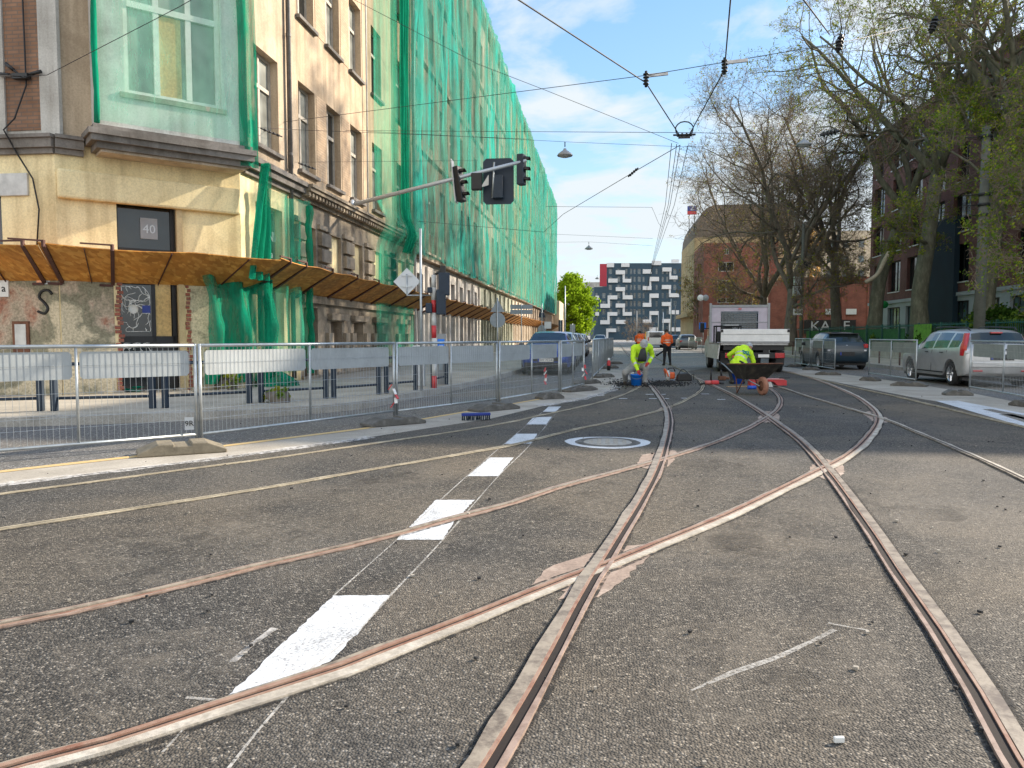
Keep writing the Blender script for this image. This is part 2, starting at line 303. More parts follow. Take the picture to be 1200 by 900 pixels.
# ------------------------------------------------------------------ mesh builder
class MB:
    def __init__(s): s.v = []; s.f = []; s.m = []; s.s = []
    def add(s, vs, fs, mi=0, sm=False):
        o = len(s.v); s.v.extend(tuple(x) for x in vs)
        for f in fs: s.f.append([i + o for i in f]); s.m.append(mi); s.s.append(sm)
        return s
    def quad(s, a, b, c, d, mi=0): return s.add([a, b, c, d], [(0, 1, 2, 3)], mi)
    def box(s, c, d, mi=0, rot=None):
        c = V(c); vs = []
        for x in (-.5, .5):
            for y in (-.5, .5):
                for z in (-.5, .5):
                    p = V((x * d[0], y * d[1], z * d[2]))
                    if rot: p = rot @ p
                    vs.append(c + p)
        return s.add(vs, [(0, 1, 3, 2), (4, 6, 7, 5), (0, 4, 5, 1), (2, 3, 7, 6), (0, 2, 6, 4), (1, 5, 7, 3)], mi)
    def b2(s, p, q, mi=0):
        p, q = V(p), V(q); return s.box((p + q) / 2, [abs(x) for x in (q - p)], mi)
    def bar(s, p, q, w, h, mi=0, up=V((0, 0, 1))):
        p, q = V(p), V(q); d = (q - p); L = d.length
        if L < 1e-6: return s
        d /= L; x = d.cross(up)
        if x.length < 1e-4: x = d.cross(V((0, 1, 0)))
        x.normalize(); z = x.cross(d)
        vs = [p + x * (a * w / 2) + z * (b * h / 2) for a, b in ((-1, -1), (1, -1), (1, 1), (-1, 1))]
        vs += [v + d * L for v in vs]
        return s.add(vs, [(3, 2, 1, 0), (4, 5, 6, 7), (0, 1, 5, 4), (1, 2, 6, 5), (2, 3, 7, 6), (3, 0, 4, 7)], mi)
    def tube(s, pts, r, n=6, mi=0, caps=True, sm=True):
        pts = [V(p) for p in pts]; k = len(pts); rr = r if isinstance(r, (list, tuple)) else [r] * k
        d0 = (pts[1] - pts[0]).normalized(); x = d0.cross(V((0, 0, 1)))
        if x.length < .05: x = d0.cross(V((1, 0, 0)))
        x.normalize(); vs = []
        for i in range(k):
            d = (pts[min(i + 1, k - 1)] - pts[max(i - 1, 0)])
            if d.length < 1e-9: d = d0
            d = d.normalized(); x = x - d * x.dot(d)
            if x.length < 1e-4: x = d.orthogonal()
            x.normalize(); y = d.cross(x)
            for j in range(n):
                a = 2 * math.pi * j / n; vs.append(pts[i] + (x * math.cos(a) + y * math.sin(a)) * rr[i])
        fs = [(i * n + j, i * n + (j + 1) % n, (i + 1) * n + (j + 1) % n, (i + 1) * n + j) for i in range(k - 1) for j in range(n)]
        s.add(vs, fs, mi, sm)
        if caps and n > 3:
            o = len(s.v) - k * n
            s.f.append([o + j for j in reversed(range(n))]); s.m.append(mi); s.s.append(False)
            s.f.append([o + (k - 1) * n + j for j in range(n)]); s.m.append(mi); s.s.append(False)
        return s
    def lathe(s, prof, c=(0, 0, 0), n=20, mi=0, rot=None, sm=True):
        c = V(c); vs = []
        for r, z in prof:
            for j in range(n):
                a = 2 * math.pi * j / n; p = V((r * math.cos(a), r * math.sin(a), z))
                if rot: p = rot @ p
                vs.append(c + p)
        k = len(prof)
        return s.add(vs, [(i * n + j, i * n + (j + 1) % n, (i + 1) * n + (j + 1) % n, (i + 1) * n + j) for i in range(k - 1) for j in range(n)], mi, sm)
    def prism(s, poly, o, ux, uy, th, mi=0):
        o, ux, uy = V(o), V(ux), V(uy); nn = ux.cross(uy).normalized() * th; k = len(poly)
        a = [o + ux * p[0] + uy * p[1] for p in poly]; b = [p + nn for p in a]
        fs = [tuple(reversed(range(k))), tuple(range(k, 2 * k))] + [(i, (i + 1) % k, k + (i + 1) % k, k + i) for i in range(k)]
        return s.add(a + b, fs, mi)
    def sphere(s, c, r, mi=0, n=12, m=8, sc=(1, 1, 1), rot=None):
        prof = [(max(1e-4, math.sin(math.pi * i / m)) * r, -math.cos(math.pi * i / m) * r) for i in range(m + 1)]
        vs = []; c = V(c)
        for q, z in prof:
            for j in range(n):
                a = 2 * math.pi * j / n; p = V((q * math.cos(a) * sc[0], q * math.sin(a) * sc[1], z * sc[2])); p = rot @ p if rot else p; vs.append(c + p)
        return s.add(vs, [(i * n + j, i * n + (j + 1) % n, (i + 1) * n + (j + 1) % n, (i + 1) * n + j) for i in range(m) for j in range(n)], mi, True)
    def mesh(s, name, mats):
        me = bpy.data.meshes.new(name); me.from_pydata(s.v, [], s.f)
        for m in (mats if isinstance(mats, (list, tuple)) else [mats]): me.materials.append(m)
        me.polygons.foreach_set('material_index', s.m); me.polygons.foreach_set('use_smooth', s.s); me.update(); return me
    def build(s, name, mats, parent=None, world=True, bevel=0):
        return link(name, s.mesh(name, mats), parent, world, bevel)
MW = {}
def link(name, me, parent=None, world=True, bevel=0):
    o = bpy.data.objects.new(name, me); C.objects.link(o)
    if parent:
        o.parent = parent
        if world: o.matrix_parent_inverse = mworld(parent).inverted()
    if bevel:
        b = o.modifiers.new('bevel', 'BEVEL'); b.width = bevel; b.segments = 2; b.limit_method = 'ANGLE'; b.angle_limit = R(35)
    return o
def mworld(o):
    m = Matrix.Translation(o.location) @ o.rotation_euler.to_matrix().to_4x4()
    if o.parent: m = mworld(o.parent) @ o.matrix_parent_inverse @ m
    return m
def tag(o, label=None, cat=None, group=None, kind=None):
    if label: o['label'] = label
    if cat: o['category'] = cat
    if group: o['group'] = group
    if kind: o['kind'] = kind
    return o
def thing(name, label, cat, loc=(0, 0, 0), rz=0., group=None):
    o = bpy.data.objects.new(name, None); C.objects.link(o); o.location = loc; o.rotation_euler = (0, 0, rz); o.empty_display_size = .2
    return tag(o, label, cat, group)
def copy_tree(o, parent=None):
    c = o.copy(); C.objects.link(c)
    if parent: c.parent = parent
    for ch in list(o.children): copy_tree(ch, c)
    return c
def struct(name, mb, mats): o = mb.build(name, mats); o['kind'] = 'structure'; return o
def text_mesh(s, size, ext=.004, align='CENTER'):
    cu = bpy.data.curves.new('lettering', 'FONT'); cu.body = s; cu.size = size; cu.extrude = ext; cu.align_x = align; cu.align_y = 'CENTER'; cu.resolution_u = 2
    o = bpy.data.objects.new('lettering', cu); C.objects.link(o); dg = bpy.context.evaluated_depsgraph_get()
    me = bpy.data.meshes.new_from_object(o.evaluated_get(dg)); bpy.data.objects.remove(o); bpy.data.curves.remove(cu); return me
def lettering(name, s, size, mt, parent, pos, right, up=(0, 0, 1), sx=1.0, ext=.004):
    """text lying in the plane right/up with its centre at pos (world)"""
    me = text_mesh(s, size, ext); me.materials.clear(); me.materials.append(mt)
    r = V(right).normalized(); u = V(up).normalized(); n = r.cross(u)
    me.transform(Matrix(((r.x * sx, u.x, n.x, pos[0]), (r.y * sx, u.y, n.y, pos[1]), (r.z * sx, u.z, n.z, pos[2]), (0, 0, 0, 1))))
    return link(name, me, parent)
def catmull(pts, step):
    P = [V(p) for p in pts]; P = [P[0] * 2 - P[1]] + P + [P[-1] * 2 - P[-2]]; out = []
    for i in range(1, len(P) - 2):
        a, b, c, d = P[i - 1:i + 3]; n = max(1, int((c - b).length / step))
        for k in range(n):
            t = k / n; out.append(.5 * (2 * b + (c - a) * t + (2 * a - 5 * b + 4 * c - d) * t * t + (3 * b - a - 3 * c + d) * t ** 3))
    out.append(P[-2]); return out
# ------------------------------------------------------------------ ground, roads, markings
def sheet(name, pts, z, mt, z0=None):
    mb = MB(); vs = [V((p[0], p[1], z)) for p in pts]; mb.add(vs, [range(len(vs))])
    if z0 is not None:
        lo = [V((p[0], p[1], z0)) for p in pts]; n = len(pts)
        mb.add(vs + lo, [(i, i + n, (i + 1) % n + n, (i + 1) % n) for i in range(n)])
    o = struct(name, mb, mt)
    return o
def A(*pp): return [at(*p) for p in pp]
g = sheet('ground', [(-1500, -300), (1500, -300), (1500, 2500), (-1500, 2500)], -.03, M['farroad'])
# old road surface left and right of the works
sheet('road', [(-60, -12), (60, -12), (30, 300), (-30, 300)], -.012, M['oldroad'])
sheet('far_road_surface', A((690, 437), (760, 431), (905, 430)) + [V((9, 300, 0)), V((.6, 300, 0))], -.006, M['farroad'])
# dusty concrete strips along both edges of the track
LE = [(-160, 590), (0, 569), (150, 550), (300, 531), (435, 512.5), (575, 491), (633, 477), (683, 468), (716, 457.5), (735, 445), (728, 430)]
LY = [(-160, 574), (0, 552), (161, 534), (258, 522.5), (380, 507.5), (432, 501), (550, 481.5), (632, 467.5), (672, 455), (690, 446), (700, 432)]
sheet('concrete_strip', A(*LY) + A(*reversed([(p[0] + 6, p[1] + 4) for p in LE])), .002, M['sand'])
RE = [(911, 433), (963, 444.5), (997, 451.5), (1047, 461.5), (1078, 467.5), (1100, 471), (1150, 486), (1200, 499), (1280, 519)]
RF = [(905, 428.5), (950, 433.5), (1000, 440), (1050, 447), (1100, 454.5), (1150, 463), (1200, 473), (1280, 491)]
sheet('concrete_strip', A(*RF) + A(*reversed([(p[0] - 4, p[1] + 2) for p in RE])), .002, M['sand'])
# fresh asphalt between them, an irregular far edge
sheet('asphalt_surface', [at(p[0], p[1]) for p in LE[:-1]] + A((790, 447.5), (802, 436), (830, 431), (870, 430), (900, 431)) + A(*RE) + [V((9.5, 2.5, 0)), V((9, -6, 0)), V((-9, -6, 0)), V((-12, 3, 0))], .006, M['asphalt'])
# markings
def quadmark(name, pts, mt, z=.0085):
    P = A(*pts); q = []
    for a, b in zip(P, P[1:] + P[:1]):
        n = max(1, int((b - a).length / .03))
        for k in range(n): q.append(a.lerp(b, k / n) + V((rnd.uniform(-.006, .006), rnd.uniform(-.006, .006), 0)))
    return sheet(name, q, z, mt)
for q in ([(391, 699.5), (457, 699.5), (421, 742), (386, 778), (300, 817), (258, 827)], [(511, 587), (556, 587), (533, 612), (519, 634), (465, 634), (488, 611)],
          [(574, 537), (602, 537), (584, 559), (547.5, 559)], [(605, 509), (629.7, 509), (622, 520.5), (591, 521)],
          [(625, 489.5), (646.7, 489), (640, 498), (617, 498)], [(643, 477), (657.5, 477), (651, 483), (636, 483)]):
    quadmark('lane_marking', q, M['paint'])
mb = MB(); ly = catmull(A(*LY[:8]), .4)
mb.add([p + V((0, 0, .006)) for p in ly] + [p + V((.03, -.20, .006)) for p in ly], [(i, i + 1, len(ly) + i + 1, len(ly) + i) for i in range(len(ly) - 1)]); struct('yellow_line', mb, M['paint_y'])
def ribbon(name, pp, w, mt, z=.0090, jit=0.):
    P = catmull(A(*pp), .25); mb = MB(); a = []; b = []
    for i, p in enumerate(P):
        d = (P[min(i + 1, len(P) - 1)] - P[max(i - 1, 0)]).normalized(); n = V((-d.y, d.x, 0)); ww = w * (1 + jit * rnd.uniform(-1, 1))
        a.append(p + n * ww / 2 + V((0, 0, z))); b.append(p - n * ww / 2 + V((0, 0, z)))
    k = len(P); mb.add(a + b, [(i, k + i, k + i + 1, i + 1) for i in range(k - 1)]); return struct(name, mb, mt)
ribbon('chalk_line', [(636, 483), (591, 521), (547, 559), (465, 634), (391, 700)], .012, M['chalk'], .0090, .4)
ribbon('chalk_line', [(368, 783), (300, 862), (255, 920)], .012, M['chalk'], .0090, .4)
ribbon('chalk_line', [(653, 483), (622, 521), (584, 559), (519, 634), (457, 700), (420, 742), (368, 783)], .012, M['chalk'], .0090, .4)
ribbon('chalk_line', [(190, 885), (222, 850)], .012, M['chalk'], .0090, .4)
ribbon('chalk_line', [(218, 820), (262, 824), (335, 822)], .015, M['chalk'], .0092, .4)
ribbon('chalk_line', [(810, 812), (860, 790), (910, 773), (955, 752), (978, 740)], .022, M['chalk'], .0090, .6)
ribbon('chalk_line', [(970, 732), (995, 737), (1018, 741)], .025, M['chalk'], .0093, .6)
ribbon('chalk_line', [(272, 778), (296, 757), (322, 738)], .045, M['whitedust'], .0090, .5)
for x, y in ((761, 462.5), (775, 462.5), (765, 467.5), (779, 467.5), (730, 467.5), (845, 468.5), (803, 467), (826, 462)):
    ribbon('chalk_line', [(x - 4.5, y), (x + 5, y)], .11, M['paint'], .0087)
ribbon('white_dust_edge', [(-60, 577), (0, 569), (150, 551), (300, 532), (435, 513)], .16, M['whitedust'], .0091, .5)
ribbon('white_dust_edge', [(633, 476), (690, 466), (716, 457), (733, 447)], .3, M['whitedust'], .0091, .5)
# pale dust drifts on the asphalt, thin tyre-swept patches
for i, q in enumerate(([(60, 640), (330, 600), (420, 640), (160, 690)], [(640, 545), (760, 548), (800, 590), (690, 610)], [(860, 560), (960, 580), (900, 690), (740, 660)], [(1000, 545), (1200, 575), (1200, 700), (1080, 640)], [(60, 760), (250, 735), (330, 790), (120, 850)], [(760, 740), (1000, 720), (1060, 830), (820, 860)], [(830, 505), (930, 520), (930, 540), (800, 540)])):
    ps = A(*q); c = sum(ps, V((0, 0, 0))) / 4; loop = catmull(ps + [ps[0]], .4)[:-1]; mb = MB(); mb.add([c] + loop, [(0, k + 1, (k + 1) % len(loop) + 1) for k in range(len(loop))]); [None for _ in ()]
    mb.v = [(x, y, .0066 + i * .0002) for x, y, z in mb.v]; struct('dust_patch', mb, M['dust'])
M['tyre'] = dusty('tyre_rubber_smear', (.02, .02, .02), 5, .42, .72, .26); M['oil'] = dusty('oil_stain', (.012, .012, .012), 3, .42, .68, .4)
for i, (pp, w) in enumerate((([(120, 690), (420, 605), (640, 548), (760, 500)], .22), ([(330, 720), (560, 640), (720, 565)], .2), ([(760, 880), (840, 700), (880, 590), (870, 520)], .24), ([(960, 870), (960, 720), (930, 600)], .22), ([(0, 655), (300, 600), (520, 540)], .25), ([(1150, 760), (1060, 640), (1000, 570)], .22))):
    ribbon('tyre_mark', pp, w, M['tyre'], .0079 + i * .00008, .25)
for i, (x, y, rr) in enumerate(((455, 560, .35), (880, 640, .3), (640, 760, .18), (1090, 600, .3), (210, 640, .28), (820, 545, .4), (930, 800, .12))):
    c = at(x, y); mb = MB(); mb.add([c] + [c + V((math.cos(a * .3142) * rr * rnd.uniform(.7, 1.2), math.sin(a * .3142) * rr * rnd.uniform(.7, 1.2), 0)) for a in range(20)], [(0, a + 1, (a + 1) % 20 + 1) for a in range(20)]); mb.v = [(p[0], p[1], .0077 + i * .00003) for p in mb.v]; struct('oil_stain', mb, M['oil'])
# hatched white marking on the right
sheet('hatched_marking', A((1096, 470), (1122, 470), (1200, 485), (1290, 503), (1290, 521), (1200, 500.5), (1150, 486)), .0083, M['paint'])
for q in ([(1150, 480), (1163, 480), (1235, 494), (1225, 498)], [(1170, 486), (1186, 486), (1250, 503), (1240, 508)]):
    quadmark('dark_hatch_gap', q, M['oldroad'], .0090)
# manhole
mc = at(712, 519); t = thing('manhole_cover', 'round iron manhole cover with a white ring painted on the asphalt round it', 'manhole cover', mc)
mb = MB(); mb.lathe([(.30, .012), (.34, .020), (.37, .020), (.40, .009)], mc, 32); mb.build('iron_ring', M['footgrey'], t)
mb = MB(); mb.lathe([(.0001, .018), (.28, .018), (.295, .012)], mc, 32)
for k in range(5):
    for j in range(5):
        x, y = (k - 2) * .1, (j - 2) * .1
        if x * x + y * y < .06: mb.box(mc + V((x, y, .019)), (.05, .05, .008))
mb.build('lid', M['kerb'], t)
mb = MB(); n = 40; a = []; b = []
for i in range(n):
    an = 2 * math.pi * i / n; r1 = .52 + .02 * math.sin(3 * an) + rnd.uniform(-.008, .008); a.append(mc + V((math.cos(an) * r1, math.sin(an) * r1, .0085))); b.append(mc + V((math.cos(an) * .395, math.sin(an) * .395, .0085)))
mb.add(a + b, [(i, (i + 1) % n, n + (i + 1) % n, n + i) for i in range(n)]); mb.build('painted_ring', M['paint'], t)
# ------------------------------------------------------------------ rails
RAILS = [
 ('thin pale tram rail nearest the left barriers', [(-60, 588), (0, 580), (100, 567), (200, 553.5), (300, 540.5), (435, 521), (570, 500.5), (633, 487.5), (690, 475), (717, 467.5), (735, 461), (752, 452), (757, 445)], 'thin', 1),
 ('second thin tram rail from the left barriers, bending back beside the black bag', [(-60, 632), (0, 622), (150, 598.7), (300, 575), (450, 548.7), (600, 522.5), (675, 503.7), (730, 492.5), (778, 480), (810, 466), (822, 457), (823, 450), (813, 441), (797, 433), (783, 426.5), (772, 421), (756, 412), (743, 404.5), (732, 400.5)], 'thin2', 1),
 ('rusty curved tram rail crossing the white lane dashes', [(-60, 750), (0, 735), (75, 720), (150, 702.5), (250, 679), (300, 666), (400, 643.5), (475, 625), (525, 610.5), (600, 591), (650, 574), (730, 552), (775, 539.5), (813, 528), (847, 515.5), (880, 500.5), (900, 489), (911, 480), (914.5, 471), (911, 462.5), (902, 456), (885, 449), (862, 441)], 'curve', 1),
 ('rusty curved tram rail in the foreground ending in a tight bend by the right strip', [(-60, 925), (30, 899), (125, 874), (175, 858), (250, 833), (300, 817), (400, 785), (450, 765), (500, 746), (550, 726.5), (600, 706), (662, 681), (710, 664), (775, 637), (850, 606), (900, 582), (932, 566), (966, 549.5), (987, 538.5), (1007, 523.5), (1020, 509), (1027, 498), (1028, 489), (1021, 478.5), (1004, 466), (983, 456), (966, 449), (947, 442.5), (925, 436)], 'curve2', 1),
 ('broad left running rail with an open groove in the near middle', [(545, 945), (575, 897), (600, 855), (625, 812), (650, 766), (675, 717), (695, 681), (707, 663), (725, 633), (750, 592), (767, 560), (776, 537), (782.5, 512.5), (785, 495), (782, 479), (772, 463), (763, 451.5), (757, 443), (745, 427), (735, 414), (727, 405), (722, 401)], 'wide', 1),
 ('broad right running rail with an open groove reaching the lower right corner', [(1222, 950), (1187, 893), (1145, 816), (1100, 744), (1052.5, 675), (1025, 632), (992.5, 585), (966, 550), (937.5, 518), (902.5, 491.5), (880, 476.5), (855, 462), (833, 451.5), (815, 443.5)], 'wide', 1),
 ('thin tram rail running diagonally to the right edge past the tight bend', [(880, 445.5), (913, 454), (946, 465), (980, 475), (1013, 485), (1027, 489), (1047, 496), (1078, 509), (1100, 518), (1150, 540), (1200, 563.5), (1260, 592)], 'right', -1),
 ('thin tram rail along the right concrete strip', [(910, 434), (930, 438), (967, 446.7), (997, 454), (1047, 464.5), (1078, 472), (1150, 489.5), (1200, 501.5), (1260, 517)], 'right2', -1),
]
# cross-sections: part -> list of (x0, x1, material, z) strips; +x is to the right of the direction drawn
PROF = {
 'thin': [('mortar_edge', -.034, -.010, 'mortar', .005), ('groove', -.010, .006, 'rail_groove', .002), ('mortar_edge', .006, .034, 'mortar', .005)],
 'thin2': [('mortar_edge', -.038, -.012, 'mortar', .005), ('groove', -.012, .010, 'rail_groove', .002), ('mortar_edge', .010, .036, 'mortar', .005)],
 'curve': [('mortar_edge', -.045, -.026, 'rail_lip', .005), ('rail_head', -.026, .002, 'rail_top', .008), ('groove', .002, .022, 'rail_groove', .001), ('guard_lip', .022, .034, 'rail_red', .007), ('mortar_edge', .034, .046, 'rail_lip', .005)],
 'curve2': [('mortar_edge', -.045, -.028, 'rail_top', .005), ('rail_head', -.028, -.006, 'rail_red', .008), ('groove', -.006, .016, 'rail_groove', .001), ('guard_lip', .016, .028, 'rail_red', .007), ('mortar_edge', .028, .078, 'mortar_w', .005)],
 'wide': [('rail_head', -.072, -.020, 'rail_top', .008), ('rail_edge', -.020, -.007, 'rail_red', .007), ('groove', -.007, .028, 'rail_groove', .001), ('guard_lip', .028, .045, 'rail_lip', .007)],
 'right': [('mortar_edge', -.036, -.008, 'mortar_w', .006), ('groove', -.008, .022, 'rail_groove', .001), ('mortar_edge', .022, .042, 'rail_top', .007)],
 'right2': [('mortar_edge', -.042, -.014, 'mortar', .006), ('groove', -.014, .012, 'rail_groove', .002), ('mortar_edge', .012, .042, 'mortar', .006)],
}
for ri, (lab, pts, prof, sg) in enumerate(RAILS):
    W_ = [at(x, y) for x, y in pts]
    if pts[0][0] < 0 or pts[0][1] > 900: W_ = [W_[0] + (W_[0] - W_[1]).normalized() * d_ for d_ in (6, 3, 1)] + W_
    if pts[-1][0] > 1200: W_ = W_ + [W_[-1] + (W_[-1] - W_[-2]).normalized() * d_ for d_ in (1, 4, 9)]
    P = catmull(W_, .35); k = len(P); flip = -1 if 'lower right' in lab else 1
    zz = .0098 + ri * .0009; root = thing('tram_rail', lab, 'tram rail', P[0], group='tram rails set in the fresh asphalt')
    nn = []
    for i in range(k):
        d = (P[min(i + 1, k - 1)] - P[max(i - 1, 0)]).normalized(); nn.append(V((d.y, -d.x, 0)))
    far = [min(1.0, max(.0, 0)) for _ in P]
    strips = PROF[prof]
    for sgn_, e_ in ((-1, strips[0][1]), (1, strips[-1][2])):
        if flip < 0: e_, sgn_ = -e_, -sgn_
        mb = MB(); r0 = []; r1 = []
        for i in range(k): r0.append(P[i] + nn[i] * (e_ - sgn_ * .004) + V((0, 0, .0094 + ri * .0001))); r1.append(P[i] + nn[i] * (e_ + sgn_ * rnd.uniform(.012, .035)) + V((0, 0, .0094 + ri * .0001)))
        mb.add(r0 + r1, [(i, k + i, k + i + 1, i + 1) for i in range(k - 1)]); mb.build('bitumen_joint', M['bitumen'], root)
    for j, (pn, x0, x1, mk, z) in enumerate(strips):
        if flip < 0: x0, x1 = -x1, -x0
        mb = MB(); outer = j in (0, len(strips) - 1); rows = [[], [], [], []]; rr = random.Random(ri * 10 + j)
        for i in range(k):
            w0, w1 = x0, x1
            if pn == 'mortar_edge' or (outer and prof != 'wide'):
                jt = rr.uniform(-.012, .012)
                if x0 < 0 and x1 <= 0.03 and j == 0: w0 += jt * flip
                else: w1 += jt
            zt = zz + z
            if prof == 'wide' and outer:
                if j == 0: w0 += rr.uniform(-.010, .006) * flip
                else: w1 += rr.uniform(-.006, .010) * flip
            rows[0].append(P[i] + nn[i] * w0 + V((0, 0, -.004))); rows[1].append(P[i] + nn[i] * w0 + V((0, 0, zt)))
            rows[2].append(P[i] + nn[i] * w1 + V((0, 0, zt))); rows[3].append(P[i] + nn[i] * w1 + V((0, 0, -.004)))
        vs = sum(rows, [])
        mb.add(vs, [(r * k + i, (r + 1) * k + i, (r + 1) * k + i + 1, r * k + i + 1) for r in range(3) for i in range(k - 1)])
        mb.build(pn, M[mk], root)
# mortar fill at the crossings
for i, q in enumerate(([(650, 664), (680, 654), (712, 646), (745, 640), (775, 640), (745, 668), (722, 688), (696, 704), (672, 702), (655, 706), (664, 694), (640, 692), (615, 700), (632, 676)],
          [(752, 534), (770, 531), (792, 529), (786, 545), (772, 551), (748, 547)],
          [(889, 489), (893, 484), (900, 482.5), (912, 486), (912, 493), (900, 496), (889, 493)],
          [(771, 481), (776, 477.5), (786, 477), (787, 481), (780, 483)],
          [(946, 556), (952, 545), (962, 538), (977, 541), (989, 543), (986, 559), (976, 562), (968, 563)],
          [(1012, 486), (1020, 482), (1032, 487), (1044, 494), (1036, 496), (1024, 495)])):
    c = V((sum(p[0] for p in q) / len(q), sum(p[1] for p in q) / len(q)))
    q3 = catmull(A(*q) + [at(*q[0])], .06)[:-1]; q3 = [p + V((rnd.uniform(-.015, .015), rnd.uniform(-.015, .015), 0)) for p in q3]; sheet('mortar_patch', q3, .0086 + i * .0002, M['patch'])
for i, (x, y) in enumerate(((690, 702), (640, 690))): pass
# dust stripes and loose crumbs (nobody could count them)
mb = MB(); rc = random.Random(3)
for i in range(380):
    x = rc.uniform(-6, 9); y = 1.6 + 16 * rc.random() ** 1.6; s = rc.uniform(.004, .012)
    if rc.random() < .3: x = rc.uniform(-1, 5)
    p = V((x, y, .0135 + s * .3)); mb.box(p, (s * rc.uniform(1, 2), s * rc.uniform(1, 2), s), 0 if rc.random() < .75 else 1, Matrix.Rotation(rc.uniform(0, 3), 3, 'Z'))
for i in range(1500):
    a = at(rc.gauss(770, 18), rc.gauss(450.2, 1.6)); s = rc.uniform(.008, .03)
    if rc.random() < .25: a = at(rc.gauss(728, 8), rc.gauss(450, 2.5))
    mb.box(a + V((0, 0, .012 + s * .3)), (s, s * 1.2, s * .7), 0, Matrix.Rotation(rc.uniform(0, 3), 3, 'Z'))
o = mb.build('gravel', [M['rubble'], M['sand']]); tag(o, 'loose dark asphalt crumbs scattered on the road', 'gravel', kind='stuff')
mb = MB(); p = at(1010, 872); mb.box(p + V((0, 0, .02)), (.02, .015, .012)); p = at(983, 873); mb = MB(); mb.box(p + V((0, 0, .018)), (.034, .014, .02), 0, Matrix.Rotation(.2, 3, 'Z'))
tag(mb.build('stone_chip', M['rag'], bevel=.004), 'small pale stone chip lying on the near asphalt', 'stone')
# ------------------------------------------------------------------ pavements
KL = [(-300, 493), (0, 490), (200, 484), (300, 480), (400, 473.5), (440, 469), (466, 463.5), (500, 457.5), (540, 450), (575, 442), (612, 432)]
kl = catmull([at(x, y, .12) for x, y in KL], .5) + [V((-2.9, 60, .12)), V((-2.9, 300, .12))]
sheet('pavement', kl + [V((-9, 300, 0)), V((-9, 18, 0)), V((-11, 15, 0)), V((-40, 15, 0))], .118, M['walk'])
mb = MB()
for i in range(len(kl) - 1):
    a, b = kl[i], kl[i + 1]; d = (b - a).normalized(); n = V((d.y, -d.x, 0)); q = [a - n * .18, a, b, b - n * .18]
    for p in q: p.z = .124
    e = [V((p.x, p.y, -.02)) for p in (q[1] + n * .01, q[2] + n * .01)]
    mb.quad(q[0], q[1], q[2], q[3]); mb.quad(q[1], e[0], e[1], q[2])
struct('kerb', mb, M['kerb'])
# right-hand pavement, kerb and park
sheet('pavement', [(11.6, 8), (15, 8), (15, 300), (11.2, 300)], .12, M['walk'], -.02)
mb = MB(); mb.b2((11.35, 8, -.02), (11.6, 300, .123)); struct('kerb', mb, M['kerb'])
mb = MB(); nx, ny = 14, 40
gp = [[V((15.2 + 46 * i / nx, 6 + 160 * j / ny, .35 + .9 * min(1, i / 3) * (.8 + .3 * noise.noise(V((i * .6, j * .5, 0)))))) for i in range(nx + 1)] for j in range(ny + 1)]
mb.add([p for r in gp for p in r], [(j * (nx + 1) + i, j * (nx + 1) + i + 1, (j + 1) * (nx + 1) + i + 1, (j + 1) * (nx + 1) + i) for j in range(ny) for i in range(nx)], 0, True)
struct('park_ground', mb, M['grass'])
# ------------------------------------------------------------------ left-hand buildings
class Frame:
    """facade frame: u along the wall, y into the building, z up"""
    def __init__(s, o, deg): s.o = V((o[0], o[1], 0)); s.rz = R(deg); s.U = V((math.cos(s.rz), math.sin(s.rz), 0)); s.Y = V((-math.sin(s.rz), math.cos(s.rz), 0))
    def __call__(s, u, y, z): return s.o + s.U * u + s.Y * y + V((0, 0, z))
    def uz(s, px, py, off=0.):
        p = onp(px, py, s.o + s.Y * off, s.Y); return ((p - s.o).dot(s.U), p.z)
    def box(s, mb, a, b, mi=0):
        c = s((a[0] + b[0]) / 2, (a[1] + b[1]) / 2, (a[2] + b[2]) / 2)
        return mb.box(c, (abs(b[0] - a[0]), abs(b[1] - a[1]), abs(b[2] - a[2])), mi, Matrix.Rotation(s.rz, 3, 'Z'))
def wall(mb, fr, u0, u1, z0, z1, ops, depth=.22, mi=0, rmi=None):
    us = sorted({u0, u1} | {o[i] for o in ops for i in (0, 1)}); zs = sorted({z0, z1} | {o[i] for o in ops for i in (2, 3)})
    us = [u for u in us if u0 - 1e-6 <= u <= u1 + 1e-6]; zs = [z for z in zs if z0 - 1e-6 <= z <= z1 + 1e-6]
    for a, b in zip(us, us[1:]):
        for c, d in zip(zs, zs[1:]):
            um, zm = (a + b) / 2, (c + d) / 2
            if any(o[0] < um < o[1] and o[2] < zm < o[3] for o in ops): continue
            mb.quad(fr(a, 0, c), fr(b, 0, c), fr(b, 0, d), fr(a, 0, d), mi)
    for o in ops:
        a, b, c, d = o[:4]; dd = o[4] if len(o) > 4 else depth; r = mi if rmi is None else rmi
        mb.quad(fr(a, 0, c), fr(a, 0, d), fr(a, dd, d), fr(a, dd, c), r); mb.quad(fr(b, 0, d), fr(b, 0, c), fr(b, dd, c), fr(b, dd, d), r)
        mb.quad(fr(a, 0, d), fr(b, 0, d), fr(b, dd, d), fr(a, dd, d), r); mb.quad(fr(b, 0, c), fr(a, 0, c), fr(a, dd, c), fr(b, dd, c), r)
def shell(mb, fr, u0, u1, D, H, mi=0, sides=True, z0=0):
    if sides:
        mb.quad(fr(u0, D, z0), fr(u0, 0, z0), fr(u0, 0, H), fr(u0, D, H), mi); mb.quad(fr(u1, 0, z0), fr(u1, D, z0), fr(u1, D, H), fr(u1, 0, H), mi)
    mb.quad(fr(u1, D, z0), fr(u0, D, z0), fr(u0, D, H), fr(u1, D, H), mi); mb.quad(fr(u0, 0, H), fr(u1, 0, H), fr(u1, D, H), fr(u0, D, H), mi)
_wm = {}
